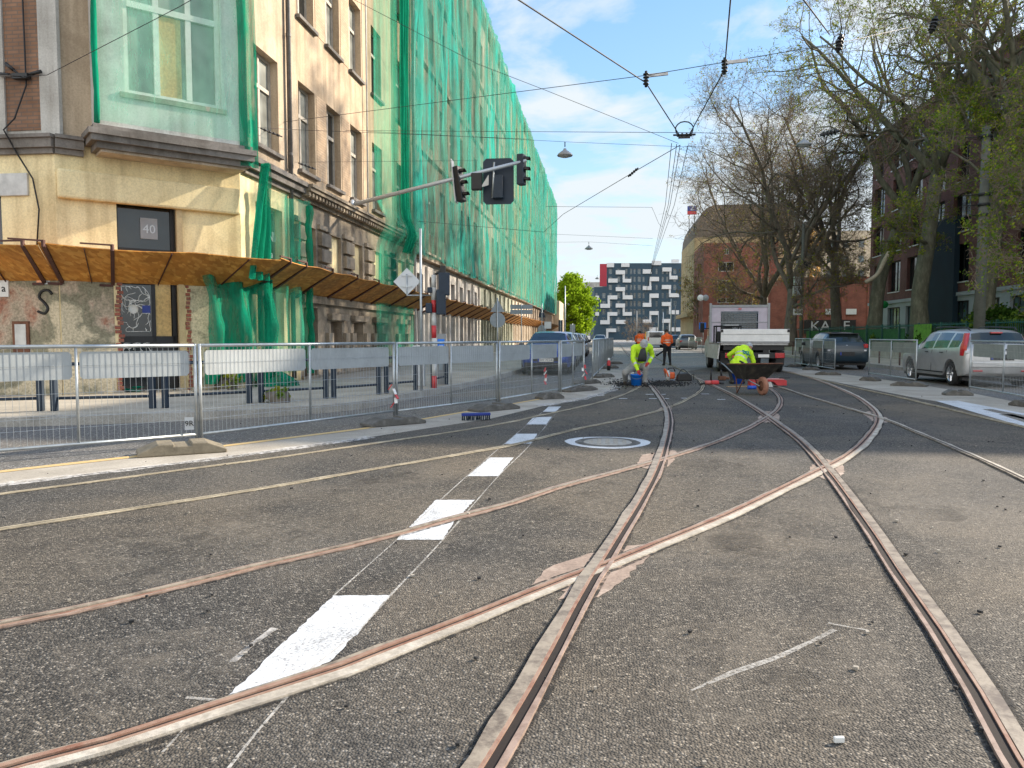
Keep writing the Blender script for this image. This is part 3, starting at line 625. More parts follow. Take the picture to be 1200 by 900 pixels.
def winmesh(w, h, style, fm, gm):
    k = (round(w, 2), round(h, 2), style, fm, gm)
    if k in _wm: return _wm[k]
    mb = MB(); b = .075; d = .09
    mb.b2((0, 0, 0), (b, d, h)); mb.b2((w - b, 0, 0), (w, d, h)); mb.b2((b, 0, 0), (w - b, d, b)); mb.b2((b, 0, h - b), (w - b, d, h))
    if style in ('t', 'x'):
        tz = h * .66; mb.b2((b, -.012, tz - .05), (w - b, d - .01, tz + .05)); mb.b2((w / 2 - .05, -.004, b), (w / 2 + .05, d - .015, tz - .05)); mb.b2((w / 2 - .045, -.002, tz + .05), (w / 2 + .045, d - .015, h - b))
    if style == 'v': mb.b2((w / 2 - .04, -.004, b), (w / 2 + .04, d - .015, h - b))
    if style == 'g':
        for i in (1, 2, 3): mb.b2((w * i / 4 - .03, -.004, b), (w * i / 4 + .03, d - .015, h - b))
    f = mb.mesh('window', M[fm]); mb = MB(); mb.b2((b * .6, d * .45, b * .6), (w - b * .6, d * .62, h - b * .6)); _wm[k] = (f, mb.mesh('pane', M[gm])); return _wm[k]
def window(parent, fr, u, y, z, w, h, style='t', fm='woodwin', gm='glass_curtain', label=None):
    f, p = winmesh(w, h, style, fm, gm); o = link('window', f, parent); o.location = fr(u, y, z); o.rotation_euler = (0, 0, fr.rz)
    q = bpy.data.objects.new('pane', p); C.objects.link(q); q.parent = o
    if label: o['label'] = label
    return o
def sill(parent, fr, u0, u1, z, mt='trimstone'):
    mb = MB(); fr.box(mb, (u0 - .08, -.12, z - .09), (u1 + .08, .03, z)); mb.build('window_sill', M[mt], parent)
# --- the corner building
FL, FC, FS = Frame((-30, 14.2), 0), Frame((-10.77, 14.2), 44.8), Frame((-8.2, 16.75), 90)
LCH = 3.62; LS = 20.1 - 16.75; LLW = 30 - 10.77
cb = thing('corner_building', 'derelict corner tenement with a yellow shop floor and a netted bay window over the door', 'building', (-8.2, 16.75, 0))
dA, dB = FC.uz(138, 300)[0], FC.uz(213, 300)[0]; dtop = FC.uz(175, 236)[1]
mb = MB()
sw0 = FL.uz(-40, 300)[0]; swz = FL.uz(0, 210)[1]; sw1 = FL.uz(4, 300)[0]
wall(mb, FL, 0, LLW, .95, 5.2, [(sw0, sw1, .95, swz)], .2); wall(mb, FC, 0, LCH, .0, 5.2, [(dA, dB, 0, dtop, .3)], .3)
g0, g1 = FS.uz(300, 270)[0], FS.uz(331, 270)[0]; gz = FS.uz(315, 242)[1]
wall(mb, FS, 0, LS, 0, 5.2, [(g0, g1, 1.1, gz, .28)], .28)
mb.build('shop_wall', M['yellowwall'], cb)
# peeling lower wall: proud patches of exposed mortar below the canopy
mb = MB()
for fr, a, b in ((FL, LLW - 3.6, LLW - .01), (FC, .012, dA - .10), (FC, dB + .14, LCH - .012), (FS, .012, g0 - .1)):
    fr.box(mb, (a, -.014, 0), (b, .02, 2.42 + (.08 if fr is FC else 0)))
fr = FL; fr.box(mb, (0, -.012, 0), (LLW - 3.62, .02, .95)); mb.build('peeling_wall', M['distress'], cb)
mb = MB()
for k in range(26):
    u = dA - .10 + rnd.uniform(0, .07); FC.box(mb, (u, -.03, .1 + k * .09), (u + rnd.uniform(.08, .12), .03, .17 + k * .09))
mb.build('exposed_bricks', M['brick_red'], cb); mb = MB()
for k in range(26): u = dB + .04 + rnd.uniform(0, .05); FC.box(mb, (u, -.03, .1 + k * .09), (u + rnd.uniform(.06, .10), .03, .17 + k * .09))
mb.build('exposed_bricks', M['brick_red'], cb)
# sign fascia over the door, string course, cornice
mb = MB(); fu0, fz0 = FC.uz(72, 207); fu1, fz1 = FC.uz(272, 208, -.12)
FC.box(mb, (.02, -.14, 4.02), (LCH - .03, .03, 4.60)); mb.build('fascia_board', M['yellowwall'], cb, bevel=.05)
mb = MB(); FC.box(mb, (dA - .02, -.05, dtop), (dB + .12, .05, dtop + .32)); FC.box(mb, (dB - .10, -.045, 0), (dB + .02, .06, dtop - .004)); mb.build('door_surround', M['beigewall'], cb)
mb = MB(); FL.box(mb, (0, -.08, 4.88), (LLW + .02, .05, 4.99)); FL.box(mb, (0, -.15, 4.99), (LLW + .05, .05, 5.17)); FL.box(mb, (0, -.2, 5.17), (LLW + .07, .05, 5.24))
FC.box(mb, (0, -.083, 4.883), (.5, .04, 4.987)); FC.box(mb, (0, -.153, 4.993), (.5, .04, 5.167)); FC.box(mb, (0, -.203, 5.173), (.5, .04, 5.243))
FS.box(mb, (.1, -.1, 5.0), (LS - .01, .05, 5.12)); FS.box(mb, (.1, -.22, 5.12), (LS - .01, .05, 5.28)); FS.box(mb, (.1, -.3, 5.28), (LS - .01, .05, 5.4)); mb.build('cornice', M['trimstone'], cb)
# upper storeys
ops = []; wo = []
for f in range(4):
    for pa, pb in ((298, 326),):
        a, b = FS.uz(pa, 120)[0], FS.uz(pb, 120)[0]; z = 5.85 + 4.05 * f; ops.append((a, b, z, z + 2.3, .3)); wo.append((a, z, b - a, 2.3))
mb = MB(); wall(mb, FS, 0, LS, 5.2, 21.5, ops, .3); wall(mb, FC, 0, LCH, 5.2, 21.5, [], .2)
shell(mb, FS, 0, LS, 12, 21.5, 0, False)
mb.build('street_wall', M['peach2'], cb)
for a, z, w, h in wo: window(cb, FS, a, .2, z, w, h, 't', 'woodwin', 'glass_curtain'); sill(cb, FS, a, a + w, z)
mb = MB(); pu = lambda px: FL.uz(px, 80)[0]
wall(mb, FL, 0, LLW, 5.2, 21.5, [(pu(-150), pu(-70), 6.2, 8.6, .25), (pu(-150), pu(-70), 10.2, 12.6, .25)], .25)
FL.box(mb, (pu(-22), -.06, 5.243), (pu(6.5), .03, 21.5)); FL.box(mb, (pu(48), -.06, 5.243), (pu(70), .03, 21.5)); FL.box(mb, (pu(70) + .003, -.035, 5.243), (LLW, .03, 21.5))
mb.build('side_wall', M['greyplaster'], cb)
mb = MB(); FL.box(mb, (pu(6.5) + .003, -.02, 5.35), (pu(48) - .003, .03, 21.4)); mb.build('brick_panel', M['brick'], cb)
mb = MB(); FL.box(mb, (pu(-21), -.05, 4.08), (FL.uz(33, 190)[0], .03, 4.52)); mb.build('blank_sign_board', M['dirtywhite'], cb, bevel=.01)
# shop window by the frame edge with its sign
mb = MB(); FL.box(mb, (sw0, .08, .95), (sw1, .14, swz)); mb.build('shop_window', M['glass_dark'], cb)
sg = MB(); a, z0 = FL.uz(-30, 348, -.05); b, z1 = FL.uz(9, 327, -.05); FL.box(sg, (a, -.05, z0), (b, -.02, z1)); so = sg.build('shop_sign', M['white'], cb)
lettering('sign_text', 'a', .22, M['txt_black'], so, FL(*(FL.uz(4, 338, -.056)[0], -.056, FL.uz(4, 338, -.056)[1])), FL.U)
# door
dr = MB(); dz = FC.uz(170, 294)[1]; m0 = FC.uz(181, 380)[0]
FC.box(dr, (dA, .2, dz + .05), (dB - .14, .25, dtop)); FC.box(dr, (dA, .18, 1.28), (m0, .24, dz)); FC.box(dr, (dA, .18, .05), (m0, .24, 1.2))
door = dr.build('door', M['glass_dark'], cb)
mb = MB(); FC.box(mb, (m0 + .06, .2, 1.25), (dB - .2, .25, 2.5)); mb.build('boarded_panel', M['osb_pale'], door)
mb = MB()
for a, b, c, d in ((dA, dB - .12, dz - .02, dz + .06), (dA, dB - .12, 1.18, 1.3), (m0, m0 + .07, .05, dz), (dA, dA + .05, .05, dtop), (dB - .18, dB - .1, .05, dtop), (dA, dB - .1, dtop - .06, dtop), (m0 + .07, dB - .16, .05, 1.18)): FC.box(mb, (a, .16, c), (b, .26, d))
mb.build('door_frame', M['black'], door)
pz = FC.uz(177, 268)[1]; pu_ = FC.uz(177, 268)[0]; mb = MB(); FC.box(mb, (pu_ - .17, .175, pz - .2), (pu_ + .17, .19, pz + .24)); po = mb.build('poster', M['grey'], door)
lettering('poster_text', '40', .26, M['lgrey'], po, FC(pu_, .165, pz), FC.U)
mb = MB(); rg = random.Random(5)
def scribble(mb, fr, u0, u1, z0, z1, y, n, w=.012):
    for _ in range(n):
        pts = []; u, z = rg.uniform(u0, u1), rg.uniform(z0, z1); a = rg.uniform(0, 6)
        for k in range(rg.randint(6, 14)):
            a += rg.uniform(-1.3, 1.3); u = min(u1, max(u0, u + math.cos(a) * .08)); z = min(z1, max(z0, z + math.sin(a) * .08)); pts.append(fr(u, y, z))
        mb.tube(catmull(pts, .03), w, 4, 0)
scribble(mb, FC, dA + .08, m0 - .04, 1.4, 2.35, .176, 20, .006); mb.build('graffiti', M['txt_white'], door); mb = MB(); scribble(mb, FC, dA + .08, m0 - .04, .6, 1.15, .176, 9, .007); mb.build('graffiti', M['txt_white'], door)
sx, sz = FC.uz(169, 362)[0], FC.uz(169, 362)[1]; mb = MB(); FC.box(mb, (sx, .168, sz - .08), (sx + .16, .178, sz + .08)); mb.build('sticker', M['signblue'], door)
sx, sz = FC.uz(158, 362)[0], FC.uz(158, 362)[1]; mb = MB(); mb.lathe([(.001, 0), (.1, 0), (.1, .01)], FC(sx, .165, sz), 16, 0, Matrix.Rotation(FC.rz, 3, 'Z') @ Matrix.Rotation(R(90), 3, 'X')); mb.build('sticker', M['rag'], door)
# graffiti S, house plates, meter box on the peeling wall
u, z = FC.uz(67, 353, -.03); mb = MB(); mb.tube(catmull([FL(LLW - .30 + a, -.03, z + b) for a, b in ((.16, .14), (.08, .22), (-.06, .2), (-.12, .08), (-.02, -.02), (.06, -.14), (-.02, -.24), (-.16, -.2))], .04), [.03] * 0 or .028, 5); mb.build('graffiti', M['txt_black'], cb)
mb = MB(); FL.box(mb, (LLW - 1.02, -.05, .98), (LLW - .66, -.012, 1.6)); mo = mb.build('meter_box', M['rust'], cb); mb = MB(); FL.box(mb, (LLW - .96, -.058, 1.05), (LLW - .72, -.045, 1.54)); mb.build('meter_door', M['dirtywhite'], mo)
for px, mk in ((46, 'amber'), (55, 'lgrey')):
    u, z = FL.uz(px, 330, -.03); mb = MB(); FL.box(mb, (u - .06, -.03, z - .05), (u + .06, -.01, z + .05)); mb.build('number_plate', M[mk], cb)
# bay window on the chamfer
BO = .62; ba, bb = FC.uz(112, 60, -BO)[0], FC.uz(289, 90, -BO)[0]
FB = Frame(FC(0, -BO, 0)[:2], 44.8)
w0, w1 = FB.uz(145, 60)[0], FB.uz(258, 60)[0]; wz = FB.uz(200, 118)[1]
mb = MB(); wops = [(w0, w1, wz + 4.05 * f, wz + 2.75 + 4.05 * f, .2) for f in range(3)]
wall(mb, FB, ba, bb, 5.4, 21, wops, .2); mb.quad(FB(ba, BO, 5.45), FB(ba, 0, 5.45), FB(ba, 0, 21), FB(ba, BO, 21)); mb.quad(FB(bb, 0, 5.45), FB(bb, BO, 5.45), FB(bb, BO, 21), FB(bb, 0, 21))
bay = mb.build('bay', M['lilac'], cb)
mb = MB()
for i, (pr, za, zb) in enumerate(((.10, 5.33, 5.42), (.20, 5.22, 5.33), (.15, 5.10, 5.22), (.04, 4.98, 5.10))): FB.box(mb, (ba - pr, -pr, za), (bb + pr * .6, BO - .02, zb))
mb.build('bay_cornice', M['trimstone'], bay)
mb = MB(); FB.box(mb, (ba + .05, .05, 4.93), (bb - .05, BO, 4.98)); mb.build('bay_soffit', M['creamwall'], bay)
for f in range(3):
    z = wz + 4.05 * f; W = w1 - w0; H = 2.75; mb = MB(); b = .09
    for a, c, p, q in ((0, b, 0, H), (W - b, W, 0, H), (b, W - b, 0, b), (b, W - b, H - b, H)): FB.box(mb, (w0 + a, .08, z + p), (w0 + c, .18, z + q))
    for i in (1, 2): FB.box(mb, (w0 + W * i / 3 - .055, .07, z + b), (w0 + W * i / 3 + .055, .17, z + H - b))
    FB.box(mb, (w0 + b, .06, z + 1.72), (w0 + W - b, .165, z + 1.84)); wn = mb.build('window', M['whitewin'], bay)
    mb = MB(); FB.box(mb, (w0 + .04, .13, z + .04), (w1 - .04, .15, z + H - .04)); mb.build('pane', M['glass_curtain'], wn)
    if f == 0: mb = MB(); FB.box(mb, (w0 + W / 3 + .06, .11, z + .09), (w0 + 2 * W / 3 - .14, .128, z + 1.7)); mb.build('boarded_pane', M['osb_pale'], wn)
    mb = MB(); FB.box(mb, (w0 - .1, -.045, z - .1), (w1 + .1, .03, z)); mb.build('window_sill', M['greenwall'], wn)
# ground-floor window with lettering
window(cb, FS, g0, .2, 1.1, g1 - g0, gz - 1.1, 'v', 'greenwall', 'glass_dark')
for s, py, sz in (('GARNIA', 276, .36), ('acyjna', 297, .26)):
    u, z = FS.uz(312, py, .19); lettering('window_text', s, sz, M['txt_white'], cb, FS(u + .05, .185, z), FS.U)
# gutters and cables
for y in (19.4,):
    mb = MB(); mb.tube([(-8.1, y, .2), (-8.1, y, 21.4)], .065, 8)
    for z in (3, 6, 9, 12, 15, 18): mb.lathe([(.075, -.04), (.075, .04)], (-8.1, y, z), 8)
    mb.build('downpipe', M['zinc'], cb)
mb = MB(); mb.tube([FL(pu(30), -.06, 21), FL(pu(31.5), -.07, 12), FL(pu(33), -.07, 6.2), FL(pu(28), -.3, 5.5), FL(pu(14), -.28, 5.3), FL(pu(20), -.1, 4.9), FL(pu(36), -.06, 4.4), FL(pu(42), -.06, 3.8), FL(pu(38), -.06, 3.1)], .016, 5); mb.build('loose_cable', M['cable'], cb)
# --- the peach tenement
tb = thing('tenement_house', 'peach plaster tenement with a rusticated stone ground floor, next to the corner building', 'building', (-8.2, 20.1, 0))
FT = Frame((-8.2, 20.1), 90); LT = 12.5; ax = [.72, 2.85, 5.0, 7.35, 10.6]
mb = MB(); ops = []
for f in range(4):
    for a in ax: ops.append((a - .6, a + .6, 5.8 + 4.05 * f, 8.15 + 4.05 * f, .3))
wall(mb, FT, 0, LT, 5.2, 21.6, ops, .3); shell(mb, FT, 0, LT, 12, 21.6); mb.build('plaster_wall', M['peach'], tb)
rw = random.Random(11)
for o in ops:
    window(tb, FT, o[0], .2, o[2], 1.2, 2.35, 't', 'woodwin', rw.choice(['glass_curtain', 'glass_curtain', 'glass_dark'])); sill(tb, FT, o[0], o[1], o[2])
for f in range(4):
    for a in (1.78, 3.92): mb = MB(); FT.box(mb, (a - .36, -.012, 5.8 + 4.05 * f), (a + .36, .02, 8.15 + 4.05 * f)); mb.build('brick_pier', M['brick_pale'], tb)
mb = MB(); gops = [(a - .52, a + .52, 2.5, 4.35, .17) for a in ax]; lops = [(a - .5, a + .5, .75, 1.75, .35) for a in ax[1:]] + [(.25, 1.3, .1, 2.1, .5)]
wall(mb, FT, 0, LT, 0, 5.2, gops + lops, .4)
for a in [0.02] + [(p + q) / 2 for p, q in zip(ax, ax[1:])] + [9.0, 8.6, 11.8]:
    for k in range(4): FT.box(mb, (a - .40, -.13, 2.52 + k * .46), (a + .40, .02, 2.90 + k * .46))
    FT.box(mb, (a - .46, -.10, 4.36), (a + .46, .02, 4.5))
for k in range(4): FT.box(mb, (0, -.09, .05 + .0 + k * .18), (LT, .02, .19 + k * .18)) if k == 0 else None
FT.box(mb, (0, -.14, 2.22), (LT, .02, 2.44))
for a in ax[1:]:
    FT.box(mb, (a - .78, -.16, 1.78), (a + .78, .02, 1.98)); FT.box(mb, (a - .95, -.12, .95), (a - .55, .02, 1.4)); FT.box(mb, (a + .55, -.12, .95), (a + .95, .02, 1.4)); FT.box(mb, (a - .62, -.15, .6), (a + .62, .02, .74))
mb.build('stone_wall', M['stone'], tb, bevel=.012)
mb = MB()
for o in gops: FT.box(mb, (o[0], .12, o[2]), (o[1], .165, o[3]))
mb.build('boarded_windows', M['yellowwall'], tb)
mb = MB()
for o in lops[:-1]: FT.box(mb, (o[0], .28, o[2]), (o[1], .33, o[3]))
mb.build('cellar_shutters', M['brownwall'], tb)
mb = MB(); FT.box(mb, (.25, .4, .1), (1.3, .46, 2.1)); mb.build('door', M['browndoor'], tb)
mb = MB()
for pr, a, b in ((.10, 4.98, 5.08), (.24, 5.08, 5.2), (.36, 5.2, 5.3), (.42, 5.3, 5.38)): FT.box(mb, (0.003, -pr, a), (LT - .01, .03, b))
for k in range(50): FT.box(mb, (.05 + k * .25, -.3, 5.085), (.17 + k * .25, -.24, 5.195))
mb.build('cornice', M['stone'], tb)
mb = MB(); mb.tube([(-8.06, 32.35, .2), (-8.06, 32.35, 21.6)], .075, 8); mb.tube([(-8.08, 28.9 - 3, 5.5), (-8.08, 25.9, 21)], .03, 5); mb.build('downpipe', M['dirtywhite'], tb)
# --- the netted row
NR = [(32.6, 50, 'whitewall', 'stone'), (50, 68, 'greenwall', 'creamwall'), (68, 86, 'creamwall', 'brownwall'), (86, 105, 'brownwall', 'stone'), (105, 124, 'peach2', 'creamwall')]
NLAB = ['white plastered shop floor of the netted house nearest the traffic light', 'greenish shop floor of the second netted house behind the round sign back', 'brown shop floor of the middle netted house', 'fourth netted house with a dark stone shop floor', 'farthest netted house beside the lime tree']
for i, (y0, y1, gm, um) in enumerate(NR):
    fr = Frame((-8.2, y0), 90); L = y1 - y0; H = 22.4
    nb = thing('netted_house', NLAB[i], 'building', (-8.2, y0, 0), group='tenements behind the green facade net')
    n = 7; px = L / n; ops = []; g = []
    for f in range(4):
        for k in range(n): ops.append((px * (k + .5) - .6, px * (k + .5) + .6, 6.1 + 4.0 * f, 8.5 + 4.0 * f, .28))
    for k in range(n): g.append((px * (k + .5) - .62, px * (k + .5) + .62, (.2 if k % 3 == 1 else .9), 4.1 if i == 0 else 3.4, .35))
    mb = MB(); wall(mb, fr, 0, L - .004, 4.7, H, ops, .28); shell(mb, fr, 0, L - .004, 12, H); mb.build('plaster_wall', M[['brownwall', 'creamwall', 'beigewall', 'brownwall', 'creamwall'][i]], nb)
    mb = MB(); wall(mb, fr, 0, L - .004, 0, 4.7, g, .35)
    for k in range(n + 1): fr.box(mb, (max(0, px * k - .22), -.12, .0), (min(L - .01, px * k + .22), .02, 4.5))
    mb.build('shop_wall', M[gm], nb)
    for o in ops: window(nb, fr, o[0], .2, o[2], 1.2, 2.4, 't', 'whitewin', 'glass_dark')
    mb = MB()
    for o in g: fr.box(mb, (o[0], .25, o[2]), (o[1], .31, o[3]))
    mb.build('shop_glazing', M['glass_dark'], nb)
    mb = MB(); fr.box(mb, (0, -.3, 4.72), (L - .01, .03, 4.95)); fr.box(mb, (0, -.4, 4.95), (L - .01, .03, 5.05)); fr.box(mb, (0, -.35, 22.0), (L - .01, .03, 22.38))
    for f in range(1, 4): fr.box(mb, (0, -.16, 5.5 + 4 * f), (L - .01, .03, 5.66 + 4 * f))
    mb.build('cornice', M[um], nb)
mb = MB()
for z, pr in ((0, 0),): mb.b2((-19, 124.02, 0), (-7.2, 140, 7))
tag(mb.build('low_house', M['palefar']), 'low cream house end beyond the green netted row', 'building')
# ------------------------------------------------------------------ nets
def netgrid(fn, nu, nv, mt, name, label, cat='safety net', group=None):
    mb = MB(); vs = [V(fn(i / nu, j / nv)) for j in range(nv + 1) for i in range(nu + 1)]
    mb.add(vs, [(j * (nu + 1) + i, j * (nu + 1) + i + 1, (j + 1) * (nu + 1) + i + 1, (j + 1) * (nu + 1) + i) for j in range(nv) for i in range(nu)], 0, True)
    o = mb.build(name, mt); tag(o, label, cat, group); return o
nz = lambda a, b, c=0: noise.noise(V((a, b, c)))
def bignet(s, t):
    y = 31.2 + (124.3 - 31.2) * s; z0 = 4.75 + .25 * nz(y * .35, 1) + (.35 * max(0, nz(y * .9, 5))); z = z0 + (22.5 + .06 * nz(y, 9) - z0) * t
    slack = math.sin(math.pi * min(1, t * 1.02)) ** .5
    x = -7.66 + .34 * slack * nz(y * .7, z * .07, 2) + .24 * nz(y * 1.9, z * .12, 4) + .10 * nz(y * 5, z * .22, 7) - .22 * abs(nz(y * .5 + z * .12, z * .3, 21)) - .15 * (1 - t) * abs(nz(y * 1.1, z * .4, 11)) - (.35 if t > .985 else 0)
    return (x, y + .2 * nz(y, z * .2, 15) * (1 if .001 < s < .999 else .2), z)
netgrid(bignet, 620, 60, M['net'], 'facade_net', 'long teal green safety net hanging over the whole row of tenements')
mb = MB(); zz = [22.5 - .3 * i for i in range(59)]
def endnet(s, t): z = 5 + 17.4 * t; return (-8.15 + .5 * s + .05 * nz(z * .2, s * 2), 31.25 + (1 - s) * .5 + .1 * nz(s * 3, z * .3), z)
netgrid(endnet, 6, 50, M['net'], 'facade_net', 'narrow end fold of the teal net at the white downpipe')
# strip of net on the peach house
def strip(s, t):
    z = .3 + 21.2 * t; w = 1.0 if z > 5.6 else 1.15; y = 26.35 + (31.0 - 26.35) * (s * w); y += .25 * max(0, 1 - abs(z - 5.6) / 2) * s
    x = -8.03 + .05 * nz(y * 2, z * .1, 3) + .12 * max(0, s - .62) * nz(y * 6, z * .2, 5) * 2 + (.4 * math.exp(-((z - 5.3) / .5) ** 2))
    return (x + .06, y, z)
netgrid(strip, 60, 70, M['net_thin'], 'facade_net', 'narrow vertical green net strip down the peach tenement')
def strip2(s, t):
    z = 4.6 + 17 * t; y = 29.6 + .95 * s + .1 * nz(z * .3, 3); return (-7.86 + .12 * math.sin(s * 18) + .05 * nz(s * 8, z * .4, 2) + (.28 * math.exp(-((z - 5.3) / .5) ** 2)), y, z)
netgrid(strip2, 24, 50, M['net_thick'], 'facade_net', 'gathered dark green fold along the narrow net strip')
# haze net over the bay and its rolled edges
def baynet(s, t): u = ba - .04 + (bb - ba + .1) * s; z = 5.5 + 15 * t; return tuple(FB(u, -.055 + .025 * nz(u * 2, z * .5, 1) - (.03 if t < .02 else 0), z))
netgrid(baynet, 30, 60, M['net_haze'], 'bay_net', 'fine pale green net stretched over the bay window')
mb = MB(); mb.tube([FB(ba - .03 + .02 * nz(z, 1), -.06, 5.45 + z) for z in [k * .3 for k in range(52)]], [.055 + .02 * nz(k * .7, 3) for k in range(52)], 7); tag(mb.build('rolled_net', M['net_thick']), 'dark green rolled net down the left edge of the bay', 'safety net')
def bayedge(s, t): z = 5.0 + 16 * t; u = bb - .2 + .42 * s; return tuple(FB(u + .06 * nz(z * .5, 4), -.09 + .05 * math.sin(s * 9 + z * .3) + .3 * max(0, s - .5), z))
netgrid(bayedge, 14, 50, M['net_thick'], 'rolled_net', 'loose green net curtain along the right edge of the bay')
# torn drape from the bay corner to the pavement
p0 = dep(296, 178, 16.4); 
def drape(s, t):
    # t 0 bottom .. 1 top ; s across
    z = 2.55 + (5.2 - 2.55) * t; w = .10 + .42 * (1 - t) ** .8; c = FS(.25 - .55 * (1 - t), -.55, 0); u = (s - .5) * 2 * w
    return (c.x + .10 * math.sin(s * 14) + .04 * nz(s * 5, z), c.y + u * .8 - .1, z)
netgrid(drape, 24, 20, M['net_thick'], 'torn_net', 'dark twisted net hanging from the bay corner down to the canopy')
def lowdrape(s, t):
    z = .25 + (2.75 - .25) * t; bulge = math.sin(math.pi * t) * .35; a = FC(LCH - .75 + 1.0 * s if s < .75 else LCH, -.28, 0)
    b = FC(LCH - 1.05, -.25, 0).lerp(FS(.75, -.3, 0), s)
    n = V((.92, -.4, 0)); return tuple(b + n * (.12 + bulge * (.6 + .5 * nz(s * 3, t * 2, 3)) + .12 * math.sin(s * 16 + 2 * nz(t * 2, 2)) + .06 * nz(s * 12, t * 5)) + V((0, 0, z)))
netgrid(lowdrape, 44, 28, M['net_thick'], 'torn_net', 'bulging bundle of green net under the canopy beside the shop door')
def shopnet(s, t):
    z = .5 + (4.9 - .5) * t; y = 17.2 + (20.0 - 17.2) * s; return (-7.92 + .10 * math.sin(s * 19 + nz(z, 3)) + .08 * nz(s * 9, z * .5, 6) + .22 * max(0, t - .85), y, z - .12 * math.sin(math.pi * s))
netgrid(shopnet, 44, 30, M['net_thin'], 'torn_net', 'thin green net veil over the yellow shop window with white lettering')
for s_, lab in ((.02, 'gathered green net cord left of the lettered shop window'), (.97, 'gathered green net cord right of the lettered shop window')):
    y = 17.25 + 2.75 * s_; mb = MB(); mb.tube([(-7.84 + .05 * nz(k * .4, s_ * 9), y + .06 * nz(k * .5, 2 + s_), .3 + k * .165) for k in range(28)], [.09 + .05 * nz(k * .6, s_ * 5 + 1) for k in range(28)], 8)
    tag(mb.build('torn_net', M['net_thick']), lab, 'safety net')
# heaps of net and rubble at the foot of the wall
for px, py, lab in ((88, 455, 'small crumpled green net by the wall foot'), (140, 458, 'larger heap of crumpled green net near the shop door'), (320, 452, 'crumpled green net end lying on the pavement under the canopy')):
    c = at(px, py, .12); mb = MB(); n = 14
    vs = []
    for j in range(9):
        for i in range(n):
            a = 2 * math.pi * i / n; r = .42 * math.sin(math.pi * .5 * (1 - j / 9) + .05) * (1 + .3 * nz(i * 1.3, j * 1.7, px)); vs.append(c + V((math.cos(a) * r * 1.4, math.sin(a) * r, .38 * (j / 8) * (1 + .4 * nz(i, j, px)))))
    mb.add(vs, [(j * n + i, j * n + (i + 1) % n, (j + 1) * n + (i + 1) % n, (j + 1) * n + i) for j in range(8) for i in range(n)])
    tag(mb.build('crumpled_net', M['net_thick']), lab, 'safety net')
mb = MB()
for k in range(40):
    p = at(rg.uniform(20, 260), rg.uniform(455, 462), .12) + V((rg.uniform(-.2, .2), rg.uniform(0, .4), 0)); s = rg.uniform(.03, .12); mb.box(p + V((0, 0, s * .3)), (s * 1.6, s, s * .7), 0, Matrix.Rotation(rg.uniform(0, 3), 3, 'Z'))
tag(mb.build('rubble', M['sand']), 'fallen plaster pieces along the wall foot', 'rubble', kind='stuff')
# ------------------------------------------------------------------ OSB canopies
def canopy(inner, outer, name, label, ribs, zi=2.42, zo=3.02):
    root = thing(name, label, 'canopy', (inner[0][0], inner[0][1], 0), group='OSB canopies along the tenement walls')
    for k in range(len(inner) - 1):
        A0, A1, B0, B1 = [V((p[0], p[1], z)) for p, z in ((inner[k], zi), (inner[k + 1], zi), (outer[k], zo), (outer[k + 1], zo))]
        n = max(2, int((A1 - A0).length / .35)); mb = MB(); t_ = .018
        top = []; 
        for j in range(5):
            for i in range(n + 1):
                p = A0.lerp(A1, i / n).lerp(B0.lerp(B1, i / n), j / 4); p.z -= .05 * abs(math.sin(math.pi * i * (A1 - A0).length / n / 2.25)) * (j / 4) + .01 * nz(i, j); top.append(p)
        w = n + 1; q = len(top)
        mb.add(top + [p - V((0, 0, t_)) for p in top], [(j * w + i, j * w + i + 1, (j + 1) * w + i + 1, (j + 1) * w + i) for j in range(4) for i in range(n)] + [(q + j * w + i, q + (j + 1) * w + i, q + (j + 1) * w + i + 1, q + j * w + i + 1) for j in range(4) for i in range(n)] + [(4 * w + i, 4 * w + i + 1, q + 4 * w + i + 1, q + 4 * w + i) for i in range(n)])
        L_ = (A1 - A0).length; m2 = mb; q_ = .6
        while q_ < L_ and k < 2 and len(inner) > 2: f_ = q_ / L_; m2.bar(A0.lerp(A1, f_) - V((0, 0, t_ + .012)), B0.lerp(B1, f_) - V((0, 0, t_ + .05)), .012, .05, 1); q_ += 1.25
        mb.build('board', [M['osb'], M['ribs']], root)
    for (k, f) in ribs:
        a = V((*inner[k], zi)).lerp(V((*inner[k + 1], zi)), f); b = V((*outer[k], zo)).lerp(V((*outer[k + 1], zo)), f); d = V((0, 0, -.05)); mb = MB()
        mb.bar(a + d, b + d, .07, .06); mb.bar(b - V((0, 0, .08)), b + V((0, 0, .045)), .05, .05)
        u = (V(outer[k + 1]) - V(outer[k])).normalized(); mb.bar(b + V((0, 0, .03)), b + V((0, 0, .03)) - V((u.x, u.y, 0)) * .55, .04, .03); mb.bar(a + d + V((0, 0, -.03)), a + d + V((0, 0, -.03)) - V((u.x, u.y, 0)) * .25, .05, .05)
        mb.build('rib', M['ribs'], root)
    return root
I = [(-30, 14.18), (-10.78, 14.18), (-8.18, 16.74), (-8.18, 33.3)]; O = [(-30, 13.05), (-10.3, 13.05), (-7.05, 16.27), (-7.05, 33.3)]
canopy(I, O, 'osb_canopy', 'brown OSB canopy on dark ribs wrapping the shop corner and running to the traffic light', [(0, .86), (0, .93), (0, .985), (1, .02), (1, .27), (2, .03), (2, .085), (2, .19), (2, .31), (2, .435), (2, .565), (2, .7), (2, .83), (2, .97)])
canopy([(-8.18, 34.2), (-8.18, 60)], [(-7.05, 34.2), (-7.05, 60)], 'osb_canopy', 'second brown OSB canopy between the traffic light and the direction sign', [(0, k / 11) for k in range(12)])
